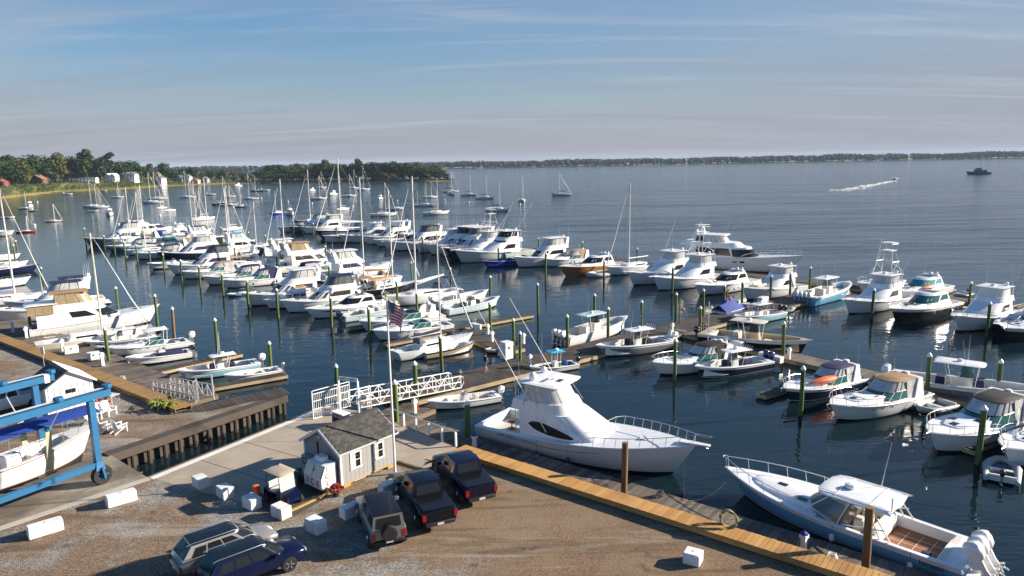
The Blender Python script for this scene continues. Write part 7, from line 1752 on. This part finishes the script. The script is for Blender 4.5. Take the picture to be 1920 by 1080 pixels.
SHORE = [(-1500, 300), (-700, 420), (-470, 470), (-371, 522), (-405, 646), (-378, 692), (-371, 764), (-325, 822), (-217, 818), (-120, 775), (-61, 743)]
INL = [(-1500, 2000), (-900, 1500), (-700, 1300), (-620, 1250), (-600, 1200), (-560, 1180), (-520, 1150), (-400, 1020), (-225, 905), (-110, 850), (-48, 775)]
def terrain():
    mb = MB(); n = len(SHORE); sub = 7; rows = []
    for i in range(n-1):
        for k in range(sub):
            t = k/sub; a = Vector((*SHORE[i], 0)).lerp(Vector((*SHORE[i+1], 0)), t); b_ = Vector((*INL[i], 0)).lerp(Vector((*INL[i+1], 0)), t)
            u = (i+t)/(n-1); hgt = 7.0 if i < 6 else max(1.4, lerp(7.0, 1.4, (i-6+t)/1.6))
            d = (b_-a).normalized(); row = []
            for dist, zz in ((-3, -.8), (3, .5), (9, 1.1), (16, .35*hgt+.6), (26, .85*hgt+.3), (40, hgt), (.5, hgt+1), (1.0, hgt)):
                p = a.lerp(b_, dist) if dist in (.5, 1.0) else a+d*dist
                w = noise.noise(Vector((p.x*.03, p.y*.03, 0)))
                row.append((p.x+w*4, p.y+w*4, zz+(w*.8 if zz > 1 else 0)))
            rows.append(row)
    for i in range(len(rows)-1):
        for j in range(len(rows[0])-1):
            q = len(mb.v); mb.v += [rows[i][j], rows[i+1][j], rows[i+1][j+1], rows[i][j+1]]; mb.f.append((q, q+1, q+2, q+3)); mb.m.append(0 if j < 2 else 1)
    return struct(mb.build('headland', ['marsh', 'bluff'], smooth=0))
terrain()
def inland(u, off):
    dr = ray(u, 400); best = None
    for (x0, y0), (x1, y1) in zip(SHORE[:-1], SHORE[1:]):
        ex, ey = x1-x0, y1-y0; den_ = dr.x*ey-dr.y*ex
        if abs(den_) < 1e-9: continue
        k = (x0*ey-y0*ex)/den_; q = (x0*dr.y-y0*dr.x)/den_
        if 0 <= q <= 1 and k > 0 and (best is None or k < best): best = k
    e = Vector((dr.x, dr.y, 0)); l = e.length; d_ = best*l+off; e /= l
    prof = ((-3, -.8), (3, .5), (9, 1.1), (16, 3.0), (26, 6.2), (40, 7.0), (9999, 7.6)); z = 7.0
    for (a0, z0_), (a1, z1_) in zip(prof[:-1], prof[1:]):
        if a0 <= off <= a1: z = lerp(z0_, z1_, (off-a0)/(a1-a0))
    return Vector((e.x*d_, e.y*d_, z if u < 330 else min(z, 2.2)))
def tree_proto(seed, m, kind='round', n=900):
    f = random.Random(seed); mb = MB(); lobes = []
    for k in range(14 if kind == 'round' else 12):
        if kind == 'round': a = f.uniform(0, 6.28); r_ = f.uniform(.05, .24); lobes.append((r_*math.cos(a), r_*math.sin(a), f.uniform(.22, .82), f.uniform(.15, .24)))
        elif kind == 'tall': a = f.uniform(0, 6.28); z = f.uniform(.2, .92); r_ = f.uniform(.0, .16)*(1.1-z*.5); lobes.append((r_*math.cos(a), r_*math.sin(a), z, f.uniform(.09, .15)))
        else: a = f.uniform(0, 6.28); r_ = f.uniform(.10, .30); lobes.append((r_*math.cos(a), r_*math.sin(a), f.uniform(.42, .92), f.uniform(.07, .12)))
    for i in range(n):
        lx, ly, lz, lr = f.choice(lobes); d = Vector((f.gauss(0, 1), f.gauss(0, 1), f.gauss(0, 1))).normalized()*lr*f.uniform(.65, 1.08)
        p = Vector((lx, ly, lz))+Vector((d.x, d.y, d.z*.85)); s_ = f.uniform(.028, .050)
        u = Vector((f.gauss(0, 1), f.gauss(0, 1), f.gauss(0, .6))).normalized(); w = u.cross(d if d.length else Vector((0, 0, 1))).normalized()
        if w.length < .1: w = u.orthogonal().normalized()
        mb.add([p-u*s_, p-w*s_*.8, p+u*s_, p+w*s_*.8], [(0, 1, 2, 3)])
    cr = mb.mesh('crown', m, 0)
    tb = MB(); tb.tube([(0, 0, -.05), (.005, 0, .25), (.01, .01, .62)], [.022, .016, .008], 6)
    for lx, ly, lz, lr in lobes[:6]: tb.tube([(.005, 0, lz*.55), (lx, ly, lz)], [.009, .004], 4)
    return cr, tb.mesh('trunk', 'bark')
PR = {'g': [tree_proto(1, 'leaf_green'), tree_proto(2, 'leaf_green'), tree_proto(3, 'leaf_deep'), tree_proto(4, 'leaf_deep')], 't': [tree_proto(5, 'leaf_deep', 'tall'), tree_proto(6, 'leaf_green', 'tall')], 'a': [tree_proto(7, 'leaf_autumn'), tree_proto(8, 'leaf_autumn', 'tall')], 's': [tree_proto(9, 'leaf_deep', 'sparse', 330)]}
trr = random.Random(11)
def tree(u, vb, vt, zb, kind, label, group, wide=1.0):
    P = inland(u, TOFF.get(group, 30)+trr.uniform(-8, 8)) if u < 835 else G(u, vb, zb)
    P.z -= .4; H = height_at(P, vt); o = thing('tree', label, 'tree', P, trr.uniform(0, 6.28), group)
    cr, tr = trr.choice(PR[kind]); k = wide*trr.uniform(.95, 1.2)
    put('crown', cr, o, scale=(H*k, H*k, H*1.02)); put('trunk', tr, o, scale=(H, H, H))
    return o
TB = 'trees on the left headland'; TOFF = {TB: 62, 'wood behind the headland houses': 95, 'trees along the low shore': 60, 'trees of the wooded spit': 28, 'bushes fronting the spit': 14}
for u, vb, vt, z, k, l in ((172, 346, 279, 9, 't', 'tallest dark green tree standing above the houses on the left headland'), (207, 346, 283, 9, 's', 'tall open limbed tree showing sky through its crown'), (122, 345, 287, 9, 'a', 'big rust tinged round tree left of the white cliff house'), (50, 347, 301, 9, 'a', 'yellowish tree left of the red house'), (38, 350, 312, 9, 'g', 'dark round tree in front of the red house'), (312, 350, 303, 5, 'g', 'dark spreading tree above the white shore house'), (365, 349, 312, 4, 'g', 'round dark green tree right of the white shore house'), (428, 344, 315, 3, 'a', 'yellow leaved tree near the boat landing')): tree(u, vb, vt, z, k, l, TB, 1.25 if k != 't' else 1.0)
for u, vt, k in ((-18, 292, 'g'), (2, 292, 'g'), (18, 296, 'g'), (30, 292, 't'), (62, 293, 'g'), (75, 288, 'g'), (90, 291, 'g'), (105, 294, 'g'), (135, 292, 'a'), (148, 291, 'g'), (160, 292, 'g'), (186, 300, 'g'), (196, 296, 'g'), (220, 300, 'g'), (232, 303, 'a'), (244, 299, 'g'), (257, 300, 'g'), (268, 308, 'g'), (280, 312, 'a')): tree(u, 341 if u < 150 else 345, vt, 9, k, 'ORD leafy tree in the dense wood behind the left headland houses', 'wood behind the headland houses', 1.2)
for u, vt, k in ((330, 314, 'g'), (345, 320, 'g'), (352, 316, 'g'), (385, 322, 'a'), (400, 318, 'g'), (415, 321, 'g'), (445, 320, 'a'), (460, 322, 'g'), (472, 325, 'g'), (486, 320, 'g')): tree(u, 343, vt, 2.5, k, 'ORD low leafy tree along the shore between the houses and the wooded spit', 'trees along the low shore', 1.45)
spit = [(498, 318, 'g'), (512, 316, 'g'), (526, 318, 'a'), (540, 313, 'g'), (556, 311, 'a'), (570, 316, 'g'), (584, 317, 'a'), (598, 310, 'g'), (606, 305, 'g'), (616, 300, 'a'), (630, 306, 'g'), (643, 307, 'g'), (655, 310, 'g'), (666, 305, 'g'), (677, 298, 'a'), (690, 303, 'g'), (702, 302, 'g'), (714, 305, 'g'), (727, 303, 'g'), (740, 301, 'g'), (752, 305, 'g'), (764, 308, 'g'), (776, 307, 'a'), (788, 312, 'g'), (800, 311, 'a'), (811, 312, 'g'), (821, 315, 'a'), (831, 318, 'g'), (838, 324, 'g')]
for u, vt, k in spit: tree(u, 338+trr.uniform(-1.2, .6), vt, 1.8, k, 'ORD leafy tree of the wooded spit behind the moored boats', 'trees of the wooded spit', 1.25)
for u in range(500, 840, 17): tree(u+trr.uniform(-4, 4), 337.0, 322+trr.uniform(-4, 4), 1.5, trr.choice('ggga'), 'ORD low bushy tree at the front of the wooded spit', 'bushes fronting the spit', 1.7)
TOFF['second row of the headland wood'] = 135; TOFF['second row of the spit wood'] = 48
for u in range(-20, 300, 16): tree(u+trr.uniform(-5, 5), 343, 296+max(0, u-150)*.09+trr.uniform(-3, 3), 9, trr.choice('gggt'), 'ORD dark tree in the back row of the headland wood', 'second row of the headland wood', 1.35)
for u in range(505, 832, 15): tree(u+trr.uniform(-4, 4), 338, 308+trr.uniform(-4, 5), 1.8, trr.choice('gggta'), 'ORD tree in the back row of the wooded spit', 'second row of the spit wood', 1.3)
# brush on the bluff
mb = MB(); fr = random.Random(21)
for i in range(5200):
    s_ = fr.random(); k = s_*5.6+2.2; i0 = min(int(k), 9); t = k-i0; a = Vector((*SHORE[i0], 0)).lerp(Vector((*SHORE[i0+1], 0)), t); b_ = Vector((*INL[i0], 0)).lerp(Vector((*INL[i0+1], 0)), t); d = (b_-a).normalized()
    q = fr.uniform(10, 40); hgt = 7.0 if i0 < 6 else max(1.4, lerp(7.0, 1.4, (i0-6+t)/1.6)); zz = (.35*hgt+.6)*min(1, max(0, (q-6)/10)) if q < 16 else lerp(.35*hgt+.6, hgt, min(1, (q-16)/20))
    p = a+d*q+Vector((0, 0, zz+fr.uniform(.1, 1.4))); u = Vector((fr.gauss(0, 1), fr.gauss(0, 1), fr.gauss(0, .7))).normalized()*fr.uniform(.5, 1.1); w = u.orthogonal().normalized()*fr.uniform(.5, 1.0)
    mb.add([p-u, p-w, p+u, p+w], [(0, 1, 2, 3)])
o = stuff(mb.build('shrubs', 'shrub_leaf', smooth=0)); o['label'] = 'low green brush covering the bluff of the headland'

mat('wall_white', (0.72, 0.71, 0.69), .7, var=.05); mat('wall_red', (0.17, 0.06, 0.045), .8, var=.15); mat('wall_blue', (0.28, 0.33, 0.40), .7); mat('wall_tan', (0.45, 0.37, 0.27), .7); mat('roof_brown', (0.24, 0.13, 0.07), .85, var=.2); mat('roof_grey', (0.12, 0.12, 0.13), .85, var=.2); mat('roof_red', (0.22, 0.07, 0.05), .8)
def cottage(u, off, zb, w, d, h, rh, wall, roof, label, ang=-20, storeys=2, deck=False, chimney=False, name='house', group=None, gables=1, nw=4, lower=True):
    P = inland(u, off); P.z += zb; o = thing(name, label, 'house', P, R(ang), group); o.scale = (.8, .8, .8)
    MB().box(-w/2, w/2, -d/2, d/2, -2.0 if lower else 0, h).build('wall', wall, o, smooth=0)
    gw = w/gables
    for g_ in range(gables):
        x0 = -w/2+gw*g_
        rf = MB().loft([[(x0-.25, -d/2-.4, h-.1), (x0+gw/2, -d/2-.4, h+rh), (x0+gw+.25, -d/2-.4, h-.1), (x0+gw/2, -d/2-.4, h+rh-.3)], [(x0-.25, d/2+.4, h-.1), (x0+gw/2, d/2+.4, h+rh), (x0+gw+.25, d/2+.4, h-.1), (x0+gw/2, d/2+.4, h+rh-.3)]], True, True).build('roof', roof, o, smooth=0)
        MB().add([(x0, -d/2+.0, h-.02), (x0+gw, -d/2, h-.02), (x0+gw/2, -d/2, h+rh-.3)], [(0, 1, 2)]).build('gable', wall, o, smooth=0)
        if chimney and g_ == 0: MB().box(x0+gw*.6, x0+gw*.6+.9, 0, .9, h, h+rh+1.2).build('chimney', 'roof_red', rf, smooth=0)
    for s_ in range(storeys):
        for k in range(nw):
            x = lerp(-w/2+1.1, w/2-1.1, k/(nw-1)); z = .9+s_*(h/storeys)
            wf = MB().box(x-.62, x+.62, -d/2-.06, -d/2-.005, z-.1, z+1.5).build('window', 'trim_white', o, smooth=0); MB().box(x-.5, x+.5, -d/2-.09, -d/2-.065, z, z+1.4).build('pane', 'glass', wf, smooth=0)
        for k in range(2):
            y = lerp(-d/2+1.2, d/2-1.2, k); z = .9+s_*(h/storeys); wf = MB().box(w/2+.005, w/2+.06, y-.6, y+.6, z, z+1.4).build('window', 'glass', o, smooth=0)
    if deck:
        MB().box(-w/2-1.5, w/2+1.5, -d/2-4, -d/2-.1, -.35, -.1).build('deck', 'wall_white', o, smooth=0)
        for k in range(6): x = lerp(-w/2-1.3, w/2+1.3, k/5); MB().box(x-.12, x+.12, -d/2-3.9, -d/2-3.7, -3.5, .9).build('deck_post', 'wall_white', o, smooth=0)
        MB().box(-w/2-1.5, w/2+1.5, -d/2-3.95, -d/2-3.85, .75, .9).build('deck_rail', 'wall_white', o, smooth=0)
    return o
cottage(80, 55, 0, 17, 9, 6.0, 4.6, 'wall_red', 'roof_brown', 'red house with tan roof and chimney among the trees at far left', -5, 2, True, True)
cottage(8, 60, 0, 14, 8, 5, 3, 'wall_red', 'roof_red', 'dark red house half hidden by trees at the left edge', -5, 2, False, True)
cottage(172, 30, 1.6, 22, 8, 4.6, .8, 'wall_white', 'roof_grey', 'long flat white cliff house with a broad white deck', 4, 2, True, nw=6)
cottage(218, 34, .5, 13, 9, 7, 3, 'wall_white', 'wall_white', 'white house with twin gables left of the larger white houses', -4, 2, True, gables=2)
cottage(254, 26, .5, 14, 10, 8.5, 3.2, 'wall_white', 'roof_grey', 'tall white house with twin gables beside the water', -4, 3, True, gables=2)
cottage(240, 70, .5, 12, 8, 6, 3, 'wall_blue', 'roof_grey', 'grey blue house behind the twin gabled white house', -4, 2)
cottage(307, 8, .6, 12, 9, 9, 3.5, 'wall_white', 'roof_grey', 'three storey white house standing at the water edge', -18, 3, True)
cottage(303, 60, 1.5, 8, 7, 5, 2.6, 'wall_tan', 'roof_brown', 'small tan house above the white waterside house', -10, 2)
cottage(345, 22, 0, 10, 8, 7, 4, 'wall_blue', 'roof_grey', 'grey house with steep gable near the landing', -10, 2); cottage(360, 16, 0, 7, 7, 9, 3, 'wall_white', 'roof_grey', 'narrow tall grey and white gabled house at the landing', -10, 3)
cottage(373, 12, 0, 10, 7, 4.5, 2.5, 'wall_tan', 'roof_brown', 'low tan boathouse at the landing', -10, 1); cottage(391, 14, 0, 9, 7, 5.5, 3, 'wall_blue', 'roof_grey', 'grey gabled boathouse right end of the landing', -10, 2)
# small piers under the bluff
for u0, v0, u1, v1, l in ((100, 361, 142, 360, 'wooden jetty below the red house'), (165, 356, 205, 355, 'white railed jetty below the cliff house'), (330, 350.5, 400, 349, 'long landing pier beside the boathouses')):
    a, b_ = G(u0, v0, 1.2), G(u1, v1, 1.2); d = b_-a; o = thing('jetty', l, 'jetty', a, math.atan2(d.y, d.x)); MB().box(0, d.length, -1.2, 1.2, -.15, .1).build('deck', 'timber', o, smooth=0)
    for k in range(int(d.length/5)+1): MB().box(k*5-.15, k*5+.15, -1.3, -1.0, -3, 1.8).build('post', 'timber', o, smooth=0)
a, b_ = G(52, 345, 8.5), G(73, 361, 1.2); d = b_-a; o = thing('stairway', 'wooden stairway running down the bluff below the red house', 'stairs', a, math.atan2(d.y, d.x)); hl = math.hypot(d.x, d.y)
MB().bar((0, 0, .4), (hl, 0, d.z+.4), 1.6, .3).build('flight', 'timber', o, smooth=0); MB().bar((0, .8, 1.5), (hl, .8, d.z+1.5), .12, .12).build('handrail', 'timber', o, smooth=0)

# far shore: one long wood with white houses in it
FS0, FS1 = Vector((-2600, 2150, 0)), Vector((4200, 2330, 0))
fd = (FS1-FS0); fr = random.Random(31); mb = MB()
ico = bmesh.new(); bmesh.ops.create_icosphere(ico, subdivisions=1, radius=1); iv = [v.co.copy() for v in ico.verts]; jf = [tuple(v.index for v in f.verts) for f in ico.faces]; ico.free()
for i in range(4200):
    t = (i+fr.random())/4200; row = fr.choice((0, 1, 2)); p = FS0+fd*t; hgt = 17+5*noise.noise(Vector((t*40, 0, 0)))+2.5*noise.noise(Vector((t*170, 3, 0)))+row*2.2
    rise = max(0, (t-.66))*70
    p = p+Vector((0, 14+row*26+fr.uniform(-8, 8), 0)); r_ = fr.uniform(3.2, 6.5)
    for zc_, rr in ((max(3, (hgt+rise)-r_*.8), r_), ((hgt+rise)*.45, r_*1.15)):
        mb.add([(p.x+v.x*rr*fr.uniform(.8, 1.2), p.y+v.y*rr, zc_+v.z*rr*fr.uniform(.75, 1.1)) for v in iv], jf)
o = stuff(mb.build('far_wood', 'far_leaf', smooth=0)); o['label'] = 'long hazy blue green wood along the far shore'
g = MB(); g.add([(FS0.x, FS0.y, -.5), (FS1.x, FS1.y, -.5), (FS1.x, FS1.y+6, 1.4), (FS0.x, FS0.y+6, 1.4), (FS1.x, FS1.y+300, 6), (FS0.x, FS0.y+300, 6)], [(0, 1, 2, 3), (3, 2, 4, 5)]); struct(g.build('far_shore', 'sand', smooth=0))
hs = random.Random(41)
hw = [MB().box(-5, 5, -4, 4, 0, 6).mesh('wall', m_, 0) for m_ in ('wall_white', 'wall_tan', 'wall_white')]; hr = [MB().loft([[(-5.4, -4.6, 6), (5.4, -4.6, 6), (5.4, 0, 9.4), (-5.4, 0, 9.4)], [(-5.4, 4.6, 6), (5.4, 4.6, 6), (5.4, 0, 9.4), (-5.4, 0, 9.4)]], True, True).mesh('roof', m_, 0) for m_ in ('roof_grey', 'roof_brown', 'wall_white')]
for u in [440, 452, 470, 520, 538, 566, 588, 596, 604, 918, 932, 957, 987, 1018, 1042, 1066, 1074, 1080, 1097, 1112, 1133, 1157, 1178, 1194, 1240, 1275, 1312, 1355, 1402, 1443, 1497, 1540, 1582, 1600, 1624, 1640, 1655, 1750]:
    x = (u-960)/FPX; t = None
    # where the line of sight meets the shore
    dr = ray(u, 315); k = (FS0.y-FS0.x*fd.y/fd.x)/(dr.y-dr.x*fd.y/fd.x); P = Vector((dr.x*k, dr.y*k+hs.uniform(8, 16), 1.2))
    o = thing('far_house', 'ORD tiny pale house on the far shore', 'house', P, hs.uniform(-.3, .3), 'houses on the far shore'); s_ = hs.uniform(.65, 1.15)
    put('wall', hs.choice(hw), o, scale=s_); put('roof', hs.choice(hr), o, scale=s_)

# ------------------------------------------------------------------ boats on moorings
GMo = 'sailboats on moorings'
def msail(u, v, vt, L, hm, cover, hd, label, **k):
    P = G(u, v, 0.0); H = max(4.0, height_at(Vector((P.x, P.y, 1.3)), vt))
    a = R(hd); bw = Vector((P.x+math.cos(a)*L*.39, P.y+math.sin(a)*L*.39, 0)); return sailboat(label, hd, L, hm, bow=bw, H=H, cover=cover, group=GMo, far=True, r=.09, wire=.02, dodger=k.get('dodger'), jib=k.get('jib', None), stripe=k.get('stripe', 'navy'), mizzen=k.get('mizzen', False), mastm=k.get('mastm', 'mast_white'))
w_, n_ = 'white_hull', 'canvas_navy'
for a in ((101, 416, 380, 6.0, 'cream', None, 20, 'small cream sloop alone in the left cove'), (50, 436, 402, 6.0, 'red_hull', 'canvas_blue', 20, 'red hulled boat with bright blue cover in the left cove'), (48, 392, 358, 7, 'cream', None, 10, 'little cream boat with thin mast by the left shore'),
          (175, 389, 338, 11, w_, n_, 205, 'white sailboat with navy cover, left of the cove pair'), (185, 390, 344, 10, w_, None, 205, 'white sailboat with bare boom, right of the cove pair'), (221, 371, 336, 9, w_, n_, 10, 'white sailboat with navy cover below the twin gabled houses'), (286, 381, 323, 12, w_, None, 200, 'white sailboat with tall mast left of the cluster below the waterside house'), (295, 374, 322, 12, w_, n_, 200, 'white sailboat behind the tall masted one below the waterside house'),
          (303, 391, 346, 7.0, w_, 'canvas_orange', 260, 'white sailboat with rusty cover seen from astern'), (319, 396, 353, 7.0, w_, n_, 260, 'white sailboat with dark cover seen from astern'), (352, 371, 319, 11, w_, n_, 200, 'white sailboat in front of the grey boathouses'), (380, 413, 352, 11, w_, None, 250, 'white sailboat just beyond the middle pier end'), (434, 432, 385, 8.5, w_, 'canvas_tan', 250, 'white sailboat with tan cover close behind the middle pier'), (418, 384, 330, 11, 'navy', None, 10, 'navy hulled sailboat left of the yellow tree'), (430, 386, 345, 9, 'cream', None, 10, 'cream sailboat beside the navy hulled one'), (450, 389, 362, 7, 'slate', None, 10, 'small grey sailboat with short mast in mid cove'),
          (481, 359, 330, 10, 'navy', n_, 190, 'dark blue sailboat near the marsh edge'), (470, 374, 326, 10, w_, n_, 200, 'white sailboat with thin mast below the marsh edge'), (520, 402, 357, 8, 'royal', None, 240, 'bright blue hulled sailboat behind the middle pier'), (598, 374, 329, 10, w_, 'canvas_tan', 10, 'white sailboat with tan cover left of the tallest outer mast'), (602, 353, 322, 10, w_, None, 10, 'white sailboat close to the marsh of the spit'), (655, 369, 326, 10, w_, n_, 10, 'white sailboat right of the tallest outer mast'), (663, 354, 318, 11, w_, n_, 10, 'white sailboat in front of the spit woods, middle one'), (680, 357, 312, 12, w_, None, 10, 'white sailboat in front of the spit woods, right one'), (642, 394, 330, 9, w_, 'canvas_teal', 250, 'white sailboat with teal cover near the outer pier end'),
          (720, 405, 342, 11, w_, 'canvas_blue', 15, 'white sailboat with royal blue cover behind the outer pier'), (797, 387, 341, 10.5, w_, 'canvas_green', 350, 'two masted white ketch with green cover'), (807, 371, 339, 9, w_, n_, 15, 'small white sailboat behind the green covered ketch'), (818, 402, 334, 11, w_, 'canvas_tan', 20, 'white sailboat with tan boom nearest the outer pier'), (845, 361, 322, 12, w_, n_, 0, 'white sailboat at the tip of the spit'),
          (880, 367, 328, 11, w_, n_, 350, 'white sailboat first to the right of the spit'), (910, 373, 325, 11, w_, n_, 345, 'white sailboat with dark cover second right of the spit'), (934, 396, 337, 11, w_, n_, 345, 'white sailboat behind the tuna tower'), (979, 378, 329, 10, w_, n_, 280, 'white sailboat seen bow on in open water'), (1052, 367, 326, 12, 'white2', n_, 185, 'white sailboat furthest right on its own mooring')):
    k = {'mizzen': 'ketch' in a[7]}
    msail(*a, **k)
GMm = 'motorboats on moorings'
for u, v, L, kind, hd, l in ((206, 405, 10, 'tr', 300, 'white cabin cruiser with boxy house moored in the cove'), (184, 397, 7, 'sk', 10, 'low white launch beside the moored sailboat pair'), (26, 409, 8, 'sk', 10, 'white runabout moored near the left shore'), (55, 389, 10, 'tr', 300, 'white pilothouse boat moored near the left edge'), (70, 396, 6, 'sk', 10, 'dark flat float moored in the left cove'), (20, 442, 12, 'ex', 10, 'white cruiser lying at the left edge behind the mast'), (135, 365, 8, 'ex', 10, 'white cruiser at the jetty below the bluff'), (200, 358, 8, 'sk', 10, 'white boat at the cliff house jetty'),
    (403, 366, 7, 'ex', 10, 'small white motorboat below the yellow tree'), (440, 370, 8, 'ex', 10, 'small white motorboat right of the yellow tree'), (441, 349, 10, 'tr', 250, 'white fishing boat at the landing by the marsh'), (582, 358, 8, 'tr', 260, 'white cabin boat left of the spit moorings'), (620, 366, 10, 'tr', 260, 'white cabin boat right of the tallest outer mast'), (548, 404, 9, 'tr', 300, 'dark topped cabin boat just behind the outer pier end'), (711, 374, 8, 'tr', 270, 'small tan topped cabin boat in the mooring field'), (754, 393, 8, 'ex', 10, 'white open motorboat in the mooring field'), (852, 366, 9, 'ex', 300, 'white motorboat beside the spit tip'), (505, 358, 8, 'ex', 10, 'white motorboat near the marsh')):
    P = G(u, v, 0)
    if kind == 'tr': trawler(l, P, hd, L, group=GMm)
    elif kind == 'ex': express(l, P, hd, L, group=GMm, cover=False, ports=False, hatch=1)
    else: skiff(l, P, hd, L*.7, 'white' if 'dark' not in l else 'slate', 'motor_black', GMm, name='launch')
bm = MB().ball((0, 0, .25), .45, n=10, k=7).mesh('mooring_buoy', 'fender_white', 60)
for u, v in ((65, 423), (70, 379), (438, 390), (540, 379), (585, 382), (834, 376), (879, 380), (975, 384), (745, 377), (662, 388), (455, 385), (300, 405), (728, 362), (490, 372)):
    P = G(u, v, 0); tag(put('mooring_buoy', bm, None, P), 'ORD white ball buoy floating in the mooring field', 'buoy', 'mooring buoys')
# a dark patrol boat and a speeding boat far out on the bay
P = G(1856, 326, 0); o = thing('patrol_boat', 'dark grey boat with a mast far out on the bay', 'boat', P, R(182)); o.scale = (.62, .62, .62); h_ = Hull(38, 8, 2.6, 4.5, 'power'); h_.build(o, 'slate', 'slate')
h_.deck(o, 'slate', []); house(o, 'deckhouse', 'slate', (6, 26, 3, 4), (7, 25, 2.8, 3), 2.6, 6.2, [(.3, 2.9, .5, .8, 'glass', 'side_window')]); house(o, 'wheelhouse', 'slate', (15, 24, 2.6, 3), (15, 22, 2.3, 2), 6.2, 9.2, [(3.2, 7, .4, .85, 'glass', 'windshield')]); MB().tube([(15, 0, 9), (14.5, 0, 19)], [.3, .12], 5).build('mast', 'slate', o); MB().tube([(14.7, -2, 14.5), (14.7, 2, 14.5)], .12, 4).build('yard', 'slate', o)
P = G(1683, 337, 0); o2, h_ = express('small speedboat running away across the bay ahead of its wake', P, 42, 9, 'navy', navy, group=None, cover=False, ports=False)
mat('foam', (0.50, 0.53, 0.56), .9, var=.4, vscale=.15)
a, d = G(1684, 338, 0), G(1575, 358, 0); dirv = (d-a).normalized(); sv = Vector((-dirv.y, dirv.x, 0)); mb = MB(); Lw = (d-a).length; fw = random.Random(8)
for k in range(150):
    s_ = fw.random()**.8; wid = 1.2+s_*8; y = fw.gauss(0, .42)*wid; p = a+dirv*(s_*Lw)+sv*y; l_, w2 = fw.uniform(4.0, 14), fw.uniform(.12, .34)*(1.2-s_)
    q = dirv*l_+sv*fw.uniform(-.6, .6); mb.add([(p.x-sv.x*w2, p.y-sv.y*w2, .03), (p.x+q.x, p.y+q.y, .02), (p.x+sv.x*w2, p.y+sv.y*w2, .03), (p.x+q.x*.5, p.y+q.y*.5, .28*(1-s_)+.06)], [(0, 1, 3), (1, 2, 3), (2, 0, 3)])
o = stuff(mb.build('boat_wake', 'foam', smooth=0)); o['label'] = 'white foaming wake trailing behind the speedboat'

# tell the members of each row apart by their place in it
rows = {}
for ob in C.objects:
    if str(ob.get('label', '')).startswith('ORD '): rows.setdefault(ob['label'], []).append(ob)
for lab, obs in rows.items():
    obs.sort(key=lambda q: proj(q.location)[0])
    for i, q in enumerate(obs): q['label'] = nth(i, len(obs))+lab[3:]
# ------------------------------------------------------------------ air
hzm = bpy.data.materials.new('haze'); hzm.use_nodes = True; t = hzm.node_tree; t.nodes.clear(); M['haze'] = hzm
vo = t.nodes.new('ShaderNodeOutputMaterial'); pv = t.nodes.new('ShaderNodeVolumePrincipled'); pv.inputs['Color'].default_value = (0.62, 0.80, 1.0, 1); pv.inputs['Density'].default_value = 0.00006; pv.inputs['Anisotropy'].default_value = 0.0
t.links.new(pv.outputs[0], vo.inputs['Volume'])
hz_ = MB().box(-9000, 9000, -700, 9000, -1, 62).build('haze', 'haze', smooth=0); stuff(hz_); hz_['label'] = 'thin pale haze in the air over the bay'
